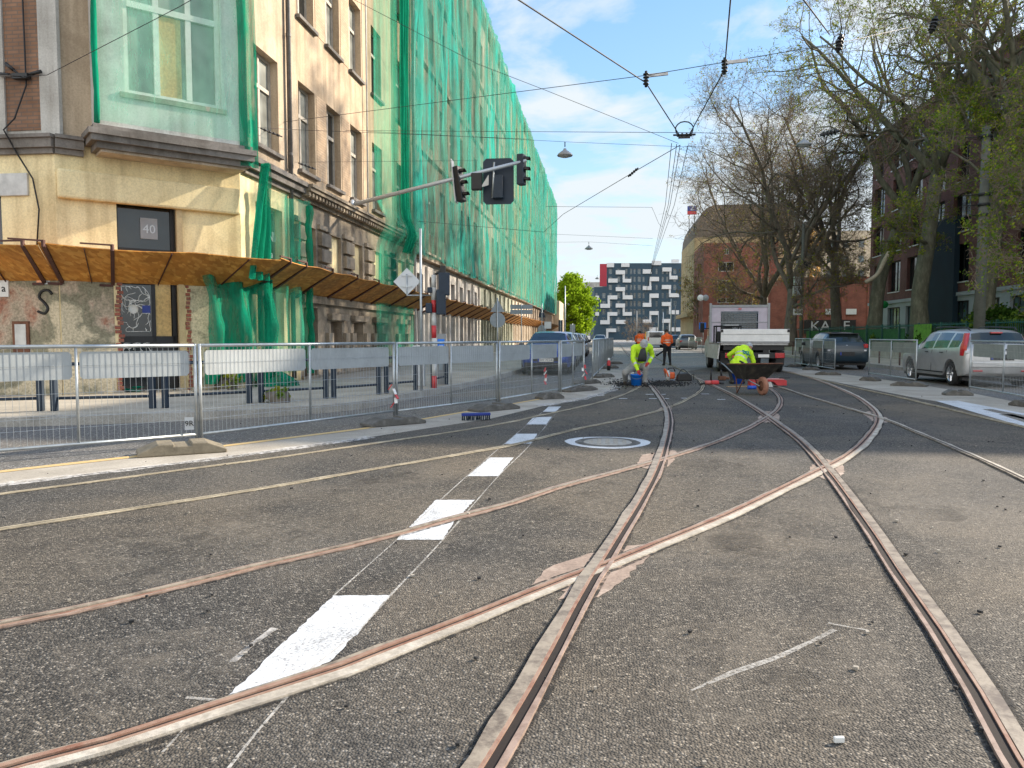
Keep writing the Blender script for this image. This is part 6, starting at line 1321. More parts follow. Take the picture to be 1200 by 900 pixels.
for xx in (-.98, -.02): cbox(c, 'door_handle', (xx, .895, .855), (xx + .17, .925, .88), 'black', .008, True)
for s in (1, -1): mb = MB(); mb.tube([(-1.75, s * .56, 1.45), (-1.62, s * .57, 1.525), (-.3, s * .58, 1.555), (.28, s * .57, 1.535), (.36, s * .57, 1.47)], .022, 6); mb.build('roof_rail', M['black'], c, False)
mb = MB()
for s in (1, -1):
    for x in (-1.17, -.24, .83): mb.bar((x - .02 if x > 0 else x, s * .905, .34), (x, s * .880, .93), .007, .007)
    mb.bar((-1.0, s * .905, .335), (.9, s * .905, .335), .012, .03)
mb.build('door_seams', M['black'], c, False); mb = MB(); mb.bar((-2.13, .0, 1.04), (-2.06, .36, 1.09), .02, .02); mb.build('rear_wiper', M['black'], c, False)
# dark hatchback
c = car('hatchback_car', 'dark teal hatchback parked facing away behind the barriers on the right', (9.35, 33.2, 0), R(90), HATCH, M['tealcar'], [(-1.5, -.95), (-.8, .0), (.08, .7)], (.25, .97), (-1.88, -1.55), (-1.26, 1.28), ('DW 4C61', .62, -2.055))
for s in (1, -1): mb = MB(); mb.box((-1.99, s * .70, .92), (.10, .16, .16), 0, Matrix.Rotation(s * -.3, 3, 'Z')); mb.build('tail_light', M['tail'], c, False, .02)
cbox(c, 'reflector', (-2.04, .5, .72), (-1.97, .72, .78), 'head', .01, True); cbox(c, 'mirror', (.5, .88, .92), (.64, 1.06, 1.05), 'black', .03, True); cbox(c, 'headlight', (1.68, .58, .64), (1.92, .77, .76), 'head', .03, True); cbox(c, 'roof_spoiler', (-1.68, -.56, 1.385), (-1.42, .56, 1.42), 'black', .01); mb = MB(); mb.lathe([(.001, .012), (.055, .01), (.06, 0)], (-1.99, 0, .90), 14, 0, Matrix.Rotation(R(-90), 3, 'Y')); mb.build('tailgate_badge', M['chrome'], c, False)
# parked row on the left, facing the camera
def front_bits(c, prof, x1, dark=True):
    cbox(c, 'headlight', (x1 - .30, .52, .60), (x1 - .08, .76, .74), 'head', .03, True); cbox(c, 'grille', (x1 - .08, -.42, .46), (x1 + .012, .42, .60), 'black', .01); cbox(c, 'lower_bumper', (x1 - .16, -.72, .24), (x1 + .02, .72, .42), 'black', .03); cbox(c, 'mirror', (.45, .88, .92), (.60, 1.07, 1.06), 'black', .03, True)
LC = [('bluecar', 'blue car with its number plate facing the camera, parked behind the left barriers', 27.8, HATCH, 'DW 7C04L'), ('palecar', 'pale blue grey car parked behind the blue car', 33.6, WAGON, 'DW 2A9'), ('greycar', 'grey car third in the row parked along the left kerb', 39.4, HATCH, None), ('darkcar', 'black car fourth in the row parked along the left kerb', 45.0, WAGON, None), ('palecar', 'pale car fifth in the row parked along the left kerb', 51.0, HATCH, None), ('greycar', 'farthest grey car in the row parked along the left kerb', 57, WAGON, None)]
for i, (pk, lab, y, pf, pl) in enumerate(LC):
    w = [(-1.5, -.95), (-.8, .0), (.08, .7)] if pf is HATCH else [(-1.78, -1.22), (-1.12, -.28), (-.2, .78)]
    c = car('parked_car', lab, (-1.95 - .05 * (i % 2), y, 0), R(-90), pf, M[pk], w, (.25, .97) if pf is HATCH else (.55, 1.22), (-1.88, -1.55) if pf is HATCH else (-2.06, -1.86), (-1.26, 1.28) if pf is HATCH else (-1.42, 1.30), (pl, .5, pf[-1][0] + .025) if pl else None, group='cars parked along the left kerb'); front_bits(c, pf, pf[-1][0])
# far vehicles
def farcar(px, d, lab, pk, rz, pf=HATCH, name='parked_car', group='cars far down the street', sc=1.):
    b = dep(px, 394, d); w = [(-1.5, -.95), (-.8, .0), (.08, .7)] if pf is HATCH else [(-1.78, -1.22), (-1.12, -.28), (-.2, .78)]
    c = car(name, lab, (b.x, b.y, 0), R(rz), pf, M[pk], w, (.25, .97) if pf is HATCH else (.55, 1.22), (-1.88, -1.55) if pf is HATCH else (-2.06, -1.86), (-1.26, 1.28) if pf is HATCH else (-1.42, 1.30), None, group=group)
    x0 = pf[0][0]; cbox(c, 'tail_light', (x0 + .01, .55, .72), (x0 + .12, .80, .9), 'tail', .02, True); return c
farcar(804, 76, 'grey estate with red tail lights parked below the ochre house', 'greycar', 90, WAGON); farcar(791, 92, 'dark car farther along below the ochre house', 'tealcar', 90); farcar(783, 110, 'pale car at the far junction right of the orange worker', 'palecar', 90); farcar(703, 95, 'white car far down the left lane', 'whitecar', -90)
def van(px, d, lab, mk, L=4.9, W=1.9, H=2.0):
    b = dep(px, 394, d); t = thing('white_van', lab, 'van', (b.x, b.y, 0)); o = V((b.x, b.y, 0)); mb = MB()
    mb.prism([(-L / 2, .35), (L / 2 - .3, .35), (L / 2, .5), (L / 2 - .05, .95), (L / 2 - .9, 1.15), (L / 2 - 1.5, H - .08), (L / 2 - 1.8, H), (-L / 2 + .1, H), (-L / 2, H - .1)], o + V((-W / 2, 0, 0)), (0, 1, 0), (0, 0, 1), W); mb.build('body', M[mk], t, bevel=.08)
    mb = MB(); mb.b2(o + V((-W * .40, -L / 2 - .012, 1.15)), o + V((W * .40, -L / 2 + .02, 1.72))); mb.build('rear_window', M['glass_car'], t); mb = MB(); mb.b2(o + V((-W / 2 - .012, L / 2 - 2.3, 1.15)), o + V((-W / 2 + .02, L / 2 - 1.35, 1.7))); mb.build('side_window', M['glass_car'], t)
    for s in (-1, 1):
        mb = MB(); mb.b2(o + V((s * W * .46 - .06, -L / 2 - .02, .8)), o + V((s * W * .46 + .06, -L / 2 + .02, 1.2))); mb.build('tail_light', M['tail'], t)
        for y in (-L / 2 + .9, L / 2 - .9): mb = MB(); mb.lathe([(.001, .1), (.2, .1), (.32, .08), (.32, -.1)], o + V((s * (W / 2 - .08), y, .32)), 16, 0, Matrix.Rotation(R(90 * s), 3, 'Y')); mb.build('wheel', M['rubber'], t)
van(767, 88, 'white van parked behind the yellow worker at the far junction', 'whitecar', 4.6, 1.8, 1.85)
barrier(dep(807, 409, 72)[:2], dep(822, 409, 68)[:2], 'grey barrier panel far right beside the cab of the truck', 'plate_shade', step=.2)
# ------------------------------------------------------------------ the pick-up truck
T0 = V((4.13, 28.1, 0)); TW = 2.32
tr = thing('pickup_truck', 'white tipper pick-up truck seen from behind with an aluminium tailgate and a mesh headboard', 'truck', (T0.x + TW / 2, 30, 0))
def tb_(name, a, b, mk, bevel=.008, parent=None): mb = MB(); mb.b2(T0 + V(a), T0 + V(b)); return mb.build(name, M[mk], parent or tr, bevel=bevel)
tb_('bed_floor', (0, .05, .98), (TW, 3.2, 1.06), 'steel'); tg = tb_('tailgate', (-.02, -.03, 1.06), (TW + .02, .02, 1.55), 'white', .012); tb_('tailgate_rib', (-.02, -.045, 1.36), (TW + .02, -.03, 1.39), 'dirtywhite', .004, tg); tb_('tailgate_rib', (-.02, -.045, 1.08), (TW + .02, -.03, 1.12), 'grey', .004, tg)
for x in (-.02, TW - .06): tb_('latch', (x, -.06, 1.44), (x + .08, -.03, 1.54), 'black', .004, tg)
tb_('side_board', (TW - .03, .03, 1.06), (TW + .01, 3.15, 1.55), 'white'); mb = MB(); mb.box(T0 + V((-.07, 1.55, .74)), (.035, 3.0, .52), 0, Matrix.Rotation(R(6), 3, 'Y')); mb.build('lowered_side_board', M['dirtywhite'], tr, bevel=.008)
mb = MB()
for a, b in (((.0, 3.15, 1.0), (.09, 3.25, 2.60)), ((TW - .09, 3.15, 1.0), (TW, 3.25, 2.60)), ((.09, 3.16, 2.44), (TW - .09, 3.24, 2.53)), ((.09, 3.16, 1.0), (TW - .09, 3.24, 1.1)), ((.09, 3.17, 1.84), (TW - .09, 3.22, 1.87))): mb.b2(T0 + V(a), T0 + V(b))
hb = mb.build('headboard', M['grey'], tr, bevel=.008); m_ = mat('faded_violet_white_panel', (.42, .38, .44), .6, 0, .12, 3); M['violet'] = m_  # purple-grey shade on the white headboard is put into this colour
mb = MB(); x0_, x1_, za_, zb_ = .45, TW - .45, 1.60, 2.27
for a, b in (((.09, 3.19, 1.1), (x0_, 3.215, 2.44)), ((x1_, 3.19, 1.1), (TW - .09, 3.215, 2.44)), ((x0_, 3.19, 1.1), (x1_, 3.215, za_)), ((x0_, 3.19, zb_), (x1_, 3.215, 2.44))): mb.b2(T0 + V(a), T0 + V(b))
mb.build('headboard_panel', M['violet'], hb); mb = MB()
for k in range(26): x = x0_ + (x1_ - x0_) * k / 25; mb.tube([T0 + V((x, 3.18, za_)), T0 + V((x, 3.18, zb_))], .008, 4)
for k in range(10): z = za_ + (zb_ - za_) * k / 9; mb.tube([T0 + V((x0_, 3.17, z)), T0 + V((x1_, 3.17, z))], .008, 4)
mb.build('window_mesh', M['sgrey'], hb); tb_('lamp', (TW / 2 - .06, 3.1, 2.35), (TW / 2 + .06, 3.15, 2.40), 'tail', .004, hb)
# cab
mb = MB(); mb.prism([(3.34, .55), (5.55, .42), (5.75, .6), (5.72, 1.05), (5.0, 1.25), (4.45, 2.2), (4.25, 2.28), (3.34, 2.30)], T0 + V((.14, 0, 0)), (0, 1, 0), (0, 0, 1), TW - .28); cab = mb.build('cab', M['dirtywhite'], tr, bevel=.06)
mb = MB(); mb.prism([(3.6, 1.32), (4.78, 1.32), (4.35, 2.08), (3.6, 2.1)], T0 + V((.125, 0, 0)), (0, 1, 0), (0, 0, 1), .03); mb.b2(T0 + V((x0_ - .05, 3.325, 1.58)), T0 + V((x1_ + .05, 3.35, 2.2))); mb.build('cab_windows', M['glass_car'], cab)
tb_('cab_mirror', (-.18, 4.55, 1.45), (-.02, 4.68, 1.85), 'black', .02, cab); tb_('mirror_arm', (-.05, 4.6, 1.6), (.16, 4.64, 1.64), 'black', .004, cab); tb_('door_handle', (.12, 3.7, 1.15), (.15, 3.9, 1.2), 'black', .004, cab)
mb = MB(); mb.lathe([(.09, 0), (.09, .05), (.07, .14), (.001, .17)], T0 + V((TW / 2 - .15, 3.5, 2.32)), 14); mb.build('beacon', M['amber'], cab)
tb_('chassis_rail', (.65, .1, .58), (.85, 5.2, .80), 'black'); tb_('chassis_rail', (TW - .85, .1, .58), (TW - .65, 5.2, .80), 'black'); tb_('subframe', (.1, .15, .80), (TW - .1, 3.1, .98), 'black'); lb_ = tb_('light_bar', (.12, -.02, .52), (TW - .12, .06, .72), 'black')
for x in (.14, TW - .46): tb_('tail_light', (x, -.05, .53), (x + .32, -.015, .71), 'tail', .012, lb_)
tb_('number_plate', (TW / 2 + .12, -.04, .55), (TW / 2 + .5, -.025, .66), 'white', .003, lb_)
for k, (x, y) in enumerate(((.22, .95), (TW - .22, .95), (.22, 4.55), (TW - .22, 4.55))):
    sg = -1 if x < 1 else 1; mb = MB(); Rw = Matrix.Rotation(R(90 * sg), 3, 'Y'); c = T0 + V((x, y, .345)); ww = .19 if y < 2 else .11
    mb.lathe([(.2, -ww), (.32, -ww), (.345, -ww * .8), (.345, -.02), (.33, 0), (.345, .02), (.345, ww * .8), (.32, ww), (.2, ww)], c, 22, 0, Rw); ty = mb.build('tyre', M['rubber'], tr); mb = MB(); mb.lathe([(.001, ww * .4), (.1, ww * .5), (.2, ww * .9), (.21, ww)], c, 16, 0, Rw); mb.build('rim', M['grey'], ty)
for x in (.02, TW - .36): tb_('mudguard', (x, .5, .70), (x + .34, 1.4, .78), 'black', .02); tb_('mudflap', (x + .02, .42, .25), (x + .32, .45, .7), 'black')
g_ = thing('generator', 'black framed generator standing on the truck bed', 'generator', T0 + V((.2, .6, 1.06))); mb = MB(); o = T0 + V((-.14, .25, 1.06))
for x in (0, .86):
    for y in (0, .55): mb.tube([o + V((x, y, 0)), o + V((x, y, .60)), o + V((x, .55 - y, .60))], .028, 6)
mb.tube([o + V((0, 0, .6)), o + V((.86, 0, .6))], .028, 6); mb.tube([o + V((0, .55, .6)), o + V((.86, .55, .6))], .028, 6); mb.build('frame', M['black'], g_); mb = MB(); mb.b2(o + V((.06, .05, .03)), o + V((.8, .5, .42))); mb.lathe([(.001, -.2), (.13, -.2), (.13, .2), (.001, .2)], o + V((.4, .28, .5)), 12, 0, Matrix.Rotation(R(90), 3, 'Y')); mb.build('engine', M['black'], g_, bevel=.03); mb = MB(); mb.b2(o + V((.3, .08, .615)), o + V((.8, .5, .65))); mb.build('top_cover', M['dirtywhite'], g_, bevel=.02)
# ------------------------------------------------------------------ people
def person(label, loc, rz, bones, clothes, hands, head, extra=None, voxel=.013):
    """bones: name -> (p, q, r0, r1); one continuous remeshed body; faces take the cloth of the nearest bone"""
    root = thing('person', label, 'person', loc, rz); mb = MB()
    for k, (p, q, r0, r1) in bones.items():
        p, q = V(p), V(q); n = 5; pts = [p.lerp(q, i / n) for i in range(n + 1)]; rr = [r0 + (r1 - r0) * i / n for i in range(n + 1)]; d = (q - p).normalized()
        mb.tube(pts, rr, 12, 0); mb.sphere(p, r0, 0, 12, 8); mb.sphere(q, r1, 0, 12, 8)
    hc, hr, hdir = V(head[0]), head[1], V(head[2]).normalized(); right = hdir.cross(V((0, 0, 1))).normalized(); up = right.cross(hdir)
    Rh = Matrix((right, hdir, up)).transposed(); mb.sphere(hc, hr, 0, 16, 12, (.82, .98, 1.15), Rh); mb.sphere(hc + Rh @ V((0, hr * .92, -hr * .15)), hr * .2, 0, 8, 6, (.7, 1, 1.3), Rh)
    for s in (-1, 1): mb.sphere(hc + Rh @ V((s * hr * .82, -.01, -hr * .05)), hr * .24, 0, 8, 6, (.4, .8, 1.2), Rh)
    mb.sphere(hc + Rh @ V((0, hr * .55, -hr * .75)), hr * .42, 0, 8, 6, (1, 1, .8), Rh)
    me = mb.mesh('body', M['skin']); tmp = bpy.data.objects.new('body_source', me); C.objects.link(tmp); rm = tmp.modifiers.new('r', 'REMESH'); rm.mode = 'VOXEL'; rm.voxel_size = voxel; sm = tmp.modifiers.new('s', 'SMOOTH'); sm.iterations = 4; sm.factor = .5
    dg = bpy.context.evaluated_depsgraph_get(); me2 = bpy.data.meshes.new_from_object(tmp.evaluated_get(dg)); bpy.data.objects.remove(tmp)
    mats = list(dict.fromkeys([c for v in clothes.values() for c in (v if isinstance(v, list) else [v])] + ['skin', 'reflect'])); me2.materials.clear()
    for m in mats: me2.materials.append(M[m])
    B = [(k, V(b[0]), V(b[1]), b[2], b[3]) for k, b in bones.items()]
    for v in me2.vertices:   # cloth folds on the trunk and limbs
        co = v.co
        if (co - hc).length > hr * 1.5: v.co = co + v.normal * (.008 * noise.noise(co * 10) + .005 * noise.noise(co * 24))
    for p in me2.polygons:
        c = p.center; best = None
        for k, a, b, r0, r1 in B:
            t = max(0, min(1, (c - a).dot(b - a) / (b - a).length_squared)); dd = (c - a.lerp(b, t)).length - (r0 + (r1 - r0) * t)
            if best is None or dd < best[0]: best = (dd, k, t)
        dh = (c - hc).length - hr * 1.05
        k, t = best[1], best[2]; m = clothes.get(k, 'skin')
        if dh < best[0]: m = clothes.get('head', 'skin')
        elif k in ('torso',) and (.22 < t < .32 or .52 < t < .62): m = 'reflect' if clothes[k].startswith('hivis') else m
        elif k.startswith('fore') and .35 < t < .52 and m.startswith('hivis'): m = 'reflect'
        p.material_index = mats.index(m); p.use_smooth = True
    # hands with separate fingers, joined to the wrist
    hm = MB()
    for w, d, pn in hands:
        w, d, pn = V(w), V(d).normalized(), V(pn).normalized(); sd = d.cross(pn).normalized(); hm.tube([w - d * .02, w + d * .03, w + d * .085], [.026, .034, .036], 8); hm.tube([w - d * .02 + sd * .018, w + d * .085 + sd * .022], [.018, .020], 7); hm.tube([w - d * .02 - sd * .018, w + d * .085 - sd * .022], [.018, .020], 7)
        for i, (o, L) in enumerate(((-.032, .060), (-.011, .075), (.011, .070), (.031, .052))): a = w + d * .075 + sd * o; b = a + d * L * .5 + pn * .012; e = b + d * L * .35 + pn * .030; hm.tube([a, b, e], [.0105, .0095, .008], 6)
        a = w + d * .02 - sd * .034; b = a + (d * .6 - sd * .8).normalized() * .035; hm.tube([a, b, b + (d * .8 + pn * .5).normalized() * .03], [.013, .011, .009], 6)
    import bmesh
    bm = bmesh.new(); bm.from_mesh(me2); k0_ = len(mats); gm = clothes.get('hands', 'skin')
    if gm not in mats: mats.append(gm); me2.materials.append(M[gm])
    vs = [bm.verts.new(v) for v in hm.v]
    for f in hm.f:
        try: nf = bm.faces.new([vs[i] for i in f]); nf.material_index = mats.index(gm); nf.smooth = True
        except ValueError: pass
    bm.to_mesh(me2); bm.free(); body = link('body', me2, root, False)
    # face: eyes, mouth
    mb = MB()
    for s in (-1, 1): mb.sphere(hc + Rh @ V((s * hr * .34, hr * .90, hr * .05)), hr * .11, 0, 8, 6)
    mb.tube([hc + Rh @ V((-hr * .25, hr * .93, -hr * .5)), hc + Rh @ V((0, hr * .99, -hr * .52)), hc + Rh @ V((hr * .25, hr * .93, -hr * .5))], hr * .035, 5); mb.build('face_features', M['hair'], root, False)
    if extra: extra(root, hc, hr, Rh, body)
    return root
def hat(mk, low=-.05, name='hat'):
    def f(root, hc, hr, Rh, body):
        mb = MB(); prof = [(hr * 1.06 * math.cos(a), hr * 1.28 * math.sin(a)) for a in [low + (math.pi / 2 - low) * i / 8 for i in range(9)]]; prof = [(r * .92 if False else r, z) for r, z in prof]
        prof = [(prof[0][0] * 1.03, prof[0][1] - hr * .22), (prof[0][0] * 1.03, prof[0][1] + .012)] + prof; vs = MB(); vs.lathe(prof, (0, 0, 0), 18)
        mb.add([hc + Rh @ V((v[0] * .87, v[1] * 1.03 - hr * .04, v[2])) for v in vs.v], vs.f, 0, True); mb.build(name, M[mk], root, False)
    return f
def hairf(mk):
    def f(root, hc, hr, Rh, body):
        mb = MB(); vs = MB(); vs.sphere((0, 0, 0), hr * 1.07, 0, 16, 12, (.84, 1.0, 1.16)); keep = [f_ for f_ in vs.f if all(vs.v[i][2] > -hr * .2 - (.6 * hr if vs.v[i][1] < -hr * .1 else 0) and vs.v[i][1] < hr * (.55 + .3 * (vs.v[i][2] > hr * .5)) for i in f_)]
        mb.add([hc + Rh @ V(v) for v in vs.v], keep, 0, True); mb.build('hair', M[mk], root, False)
    return f
# worker crouching over the blue bucket, facing the camera
b1 = at(747, 452.3)
bones = {'torso': ((.08, .30, .58), (.10, -.02, .96), .17, .17), 'shoulders': ((-.08, -.04, 1.00), (.28, -.02, 1.02), .095, .095), 'neck': ((.10, -.06, 1.02), (.11, -.15, 1.10), .06, .055),
 'upper_arm_a': ((-.12, -.06, .99), (-.15, -.16, .70), .078, .062), 'fore_arm_a': ((-.15, -.16, .70), (-.05, -.30, .44), .062, .045), 'upper_arm_b': ((.32, -.02, 1.00), (.40, .10, .78), .078, .062), 'fore_arm_b': ((.40, .10, .78), (.27, -.14, .62), .062, .045),
 'hip': ((-.02, .32, .54), (.18, .32, .54), .15, .15), 'thigh_a': ((.0, .30, .50), (-.33, -.02, .36), .125, .095), 'shin_a': ((-.33, -.02, .36), (-.27, .34, .12), .088, .06), 'thigh_b': ((.17, .30, .50), (.20, -.14, .50), .12, .09), 'shin_b': ((.20, -.14, .50), (.18, -.04, .12), .085, .055),
 'shoe_a': ((-.27, .36, .09), (-.29, .20, .05), .055, .045), 'shoe_b': ((.18, -.02, .06), (.18, -.22, .045), .055, .042)}
cl = {'torso': 'hivis', 'shoulders': 'hivis', 'neck': 'grey_shirt', 'upper_arm_a': 'hivis', 'fore_arm_a': 'hivis', 'upper_arm_b': 'hivis', 'fore_arm_b': 'hivis', 'hip': 'trous', 'thigh_a': 'trous', 'shin_a': 'trous', 'thigh_b': 'trous', 'shin_b': 'trous', 'shoe_a': 'shoe', 'shoe_b': 'shoe', 'head': 'skin', 'hands': 'redglove'}
def w1x(root, hc, hr, Rh, body):
    hat('hatg')(root, hc, hr, Rh, body); mb = MB(); vs = []
    for i in range(6):
        t_ = i / 5; p = V((.10, -.205 + .17 * t_, .985 - .33 * t_)); 
        for s in (-1, 1): vs.append(p + V((s * (.055 + .06 * math.sin(1.9 * t_)), 0, 0)) + V((0, -.012 - .028 * math.sin(math.pi * t_), 0)))
    mb.add(vs, [(2 * i, 2 * i + 1, 2 * i + 3, 2 * i + 2) for i in range(5)], 0, True); o = mb.build('shirt_front', M['grey_shirt'], root, False); sd = o.modifiers.new('thick', 'SOLIDIFY'); sd.thickness = .02
person('worker in a hi-vis yellow jacket and grey hat crouching over the blue bucket', b1, YAW, bones, cl, [((-.04, -.31, .43), (.15, -.45, -.9), (.3, -.8, 0)), ((.26, -.15, .61), (-.5, -.5, -.3), (0, -.2, -.9))], ((.12, -.22, 1.10), .105, (0, -.75, -.65)), w1x)
# worker bending behind the wheelbarrow, back to the camera
b2 = dep(872, 394, 20.9); b2.z = 0
bones = {'torso': ((-.16, -.06, .58), (.07, .24, .90), .175, .175), 'shoulders': ((-.09, .20, .94), (.20, .25, .87), .10, .10), 'neck': ((.09, .28, .95), (.2, .36, .99), .06, .055), 'upper_arm_a': ((-.13, .2, .93), (-.30, .34, .78), .08, .064), 'fore_arm_a': ((-.30, .34, .78), (-.16, .5, .55), .064, .046), 'upper_arm_b': ((.25, .24, .85), (.34, .22, .60), .08, .064), 'fore_arm_b': ((.34, .22, .60), (.32, .42, .42), .064, .046),
 'hip': ((-.24, -.06, .54), (-.06, -.04, .54), .16, .16), 'thigh_a': ((-.24, -.04, .50), (-.30, .36, .50), .12, .09), 'shin_a': ((-.30, .36, .50), (-.28, .06, .12), .085, .055), 'thigh_b': ((-.05, -.02, .50), (.05, .38, .52), .12, .09), 'shin_b': ((.05, .38, .52), (.02, .1, .12), .085, .055), 'shoe_a': ((-.28, .02, .06), (-.29, .22, .045), .055, .042), 'shoe_b': ((.02, .06, .06), (.03, .26, .045), .055, .042)}
cl2 = {k: cl.get(k, 'hivis') for k in bones}; cl2['head'] = 'skin'; cl2['neck'] = 'skin'; cl2['hip'] = 'hivis'; cl2.update({k: 'trous_d' for k in cl2 if k[:4] in ('thig', 'shin')})
p2 = person('worker in a hi-vis yellow jacket with teal back lettering bending behind the wheelbarrow', b2, YAW, bones, cl2, [((-.15, .51, .54), (.3, .4, -.8), (.2, .6, 0)), ((.32, .43, .41), (0, .5, -.8), (0, .8, .2))], ((.27, .42, 1.0), .105, (.45, .8, -.35)), hat('hatg', .15, 'cap'))
pb = [c for c in p2.children if c.name.startswith('body')][0]
from mathutils.bvhtree import BVHTree
bv = BVHTree.FromPolygons([mworld(p2) @ v.co for v in pb.data.vertices], [list(p.vertices) for p in pb.data.polygons])
hit = bv.ray_cast(V((0, 0, CH)), ray(874, 414).normalized())
if hit[0]:
    n_ = hit[1]; rt = V((0, 0, 1)).cross(n_); rt = (rt.normalized() + V((0, 0, -.22))).normalized(); up_ = n_.cross(rt).normalized(); lettering('jacket_text', 'DIZ', .17, M['txt_teal'], p2, hit[0] + n_ * .022, rt, up_, ext=.012)
# orange workers standing down the street
def standing(px, d, lab, rz, head_dir, armv, mk='hivis_o', h=1.68):
    b = dep(px, 394, d); b.z = 0; s = h / 1.72
    B = {'torso': ((0, 0, .98), (0, .03, 1.34), .16, .165), 'shoulders': ((-.15, .03, 1.37), (.15, .03, 1.37), .09, .09), 'neck': ((0, .04, 1.4), (0, .07, 1.49), .058, .055), 'upper_arm_a': ((-.2, .03, 1.36), (-.26, .06, 1.1), .075, .06), 'fore_arm_a': ((-.26, .06, 1.1), (-.16 + armv, .26, 1.0), .06, .042), 'upper_arm_b': ((.2, .03, 1.36), (.26, .06, 1.1), .075, .06), 'fore_arm_b': ((.26, .06, 1.1), (.14, .27, 1.02), .06, .042),
     'hip': ((-.07, 0, .92), (.07, 0, .92), .145, .145), 'thigh_a': ((-.09, 0, .88), (-.12, .02, .48), .105, .075), 'shin_a': ((-.12, .02, .48), (-.14, 0, .1), .07, .05), 'thigh_b': ((.09, 0, .88), (.13, .02, .48), .105, .075), 'shin_b': ((.13, .02, .48), (.17, 0, .1), .07, .05), 'shoe_a': ((-.14, -.02, .05), (-.15, .16, .04), .05, .04), 'shoe_b': ((.17, -.02, .05), (.19, .16, .04), .05, .04)}
    B = {k: (V(a) * s, V(b_) * s, r0, r1) for k, (a, b_, r0, r1) in B.items()}; c3 = {k: mk for k in B}; 
    for k in B:
        if k[:4] in ('thig', 'shin', 'hip'): c3[k] = 'trous_d'
        if k.startswith('shoe'): c3[k] = 'shoe'
    c3['hip'] = 'trous_d'; c3['neck'] = 'skin'; c3['head'] = 'skin'
    person(lab, b, YAW + rz, B, c3, [(V((-.15 + armv, .27, .99)) * s, (.3, .7, -.2), (0, 0, -1)), (V((.13, .28, 1.01)) * s, (-.3, .7, -.2), (0, 0, -1))], (V((0, .11, 1.59)) * s, .105, head_dir), hairf('hair'), .02)
standing(782, 34.3, 'worker in an orange jacket and black trousers standing with bent head left of the truck', .2, (.1, .8, -.6), .05, h=1.62); standing(749, 44.5, 'worker in an orange jacket half hidden behind the crouching worker', -.5, (-.1, .8, -.5), 0, h=1.62)
# ------------------------------------------------------------------ tools on the road
def bucket(c, r, h, label, mk):
    t = thing('bucket', label, 'bucket', c); mb = MB(); mb.lathe([(.001, .02), (r * .82, .02), (r * .82, .0), (r * .84, .0), (r, h), (r * 1.06, h), (r * 1.06, h - .035), (r * 1.0, h - .035)], c, 22); mb.lathe([(r * .8, .03), (r * .97, h)], c, 22); mb.build('pail', M[mk], t); mb = MB(); mb.tube([c + V((r * math.cos(a), -.02 - r * .9 * math.sin(a), h - .03 - r * .6 * math.sin(a))) for a in [math.pi * k / 10 for k in range(11)]], .005, 5); mb.build('handle', M['steel'], t); return t
c1 = at(745.7, 452.2); bucket(c1, .155, .31, 'bright blue bucket under the hands of the crouching worker', 'blue')
mb = MB(); mb.sphere(c1 + V((-.14, .03, .33)), .075, 0, 10, 8, (1.2, 1, .6)); o = mb.build('rag', M['rag']); tag(o, 'white rag draped on the rim of the bright blue bucket', 'rag')
for v in o.data.vertices: v.co += V((1, 1, 1)) * .02 * noise.noise(v.co * 19)
c2 = dep(865.5, 394, 21.0); c2.z = .004; bucket(c2, .18, .44, 'tall dark blue bucket beside the legs of the bending worker', 'dblue')
# wheelbarrow
wc = at(893.5, 463.2); ang = YAW; f = (Matrix.Rotation(YAW, 3, 'Z') @ V((.22, -.975, 0))).normalized(); rt = V((-f.y, f.x, 0)); wb = thing('wheelbarrow', 'dark wheelbarrow with a dusty reddish wheel standing on the rails', 'wheelbarrow', wc); Z = V((0, 0, 1))
mb = MB(); Rw = Matrix((f, Z, f.cross(Z))).transposed(); hub = wc + Z * .205; mb.lathe([(.11, -.045), (.17, -.05), (.2, -.03), (.206, 0), (.2, .03), (.17, .05), (.11, .045)], hub, 24, 0, Rw); ty = mb.build('tyre', M['tyre_brown'], wb); mb = MB(); mb.lathe([(.001, -.03), (.03, -.05), (.05, -.02), (.115, -.03), (.115, .03), (.05, .02), (.03, .05), (.001, .03)], hub, 18, 0, Rw); mb.build('rim', M['rust'], ty)
tc = wc - f * .40; top = [(.46, -.44), (.46, .44), (-.46, .40), (-.46, -.40)]; bot = [(.12, -.26), (.12, .26), (-.30, .24), (-.30, -.24)]
TT = [tc + f * a + rt * b + Z * (.70 if a > 0 else .66) for a, b in top]; BB = [tc + f * a + rt * b + Z * .34 for a, b in bot]
mb = MB(); mb.add(TT + BB, [(4, 5, 6, 7)] + [(i, (i + 1) % 4, 4 + (i + 1) % 4, 4 + i) for i in range(4)]); o = mb.build('tray', mat('dirty_black_tray', (.035, .033, .028), .75, .1, .5, 5, .3, 20, (.10, .085, .06)), wb); sd = o.modifiers.new('thick', 'SOLIDIFY'); sd.thickness = .012; sd.offset = 0
mb = MB(); mb.tube(TT + [TT[0]], .016, 6); mb.build('tray_rim', M['rust'], o); mb = MB()
for s in (-1, 1): mb.tube([hub + rt * s * .075, tc + f * .1 + rt * s * .2 + Z * .33, tc - f * .45 + rt * s * .27 + Z * .46, tc - f * .85 + rt * s * .29 + Z * .64, tc - f * 1.0 + rt * s * .29 + Z * .68], .015, 7)
mb.build('frame', M['sgrey'], wb)
for s in (-1, 1): mb = MB(); a = tc - f * .05 + rt * s * .21 + Z * .34; b = tc - f * .34 + rt * s * .24 + Z * .40; g = tc - f * .22 + rt * s * .27; mb.tube([a, g + Z * .012, b], .016, 6); mb.build('leg', M['rust'], wb)
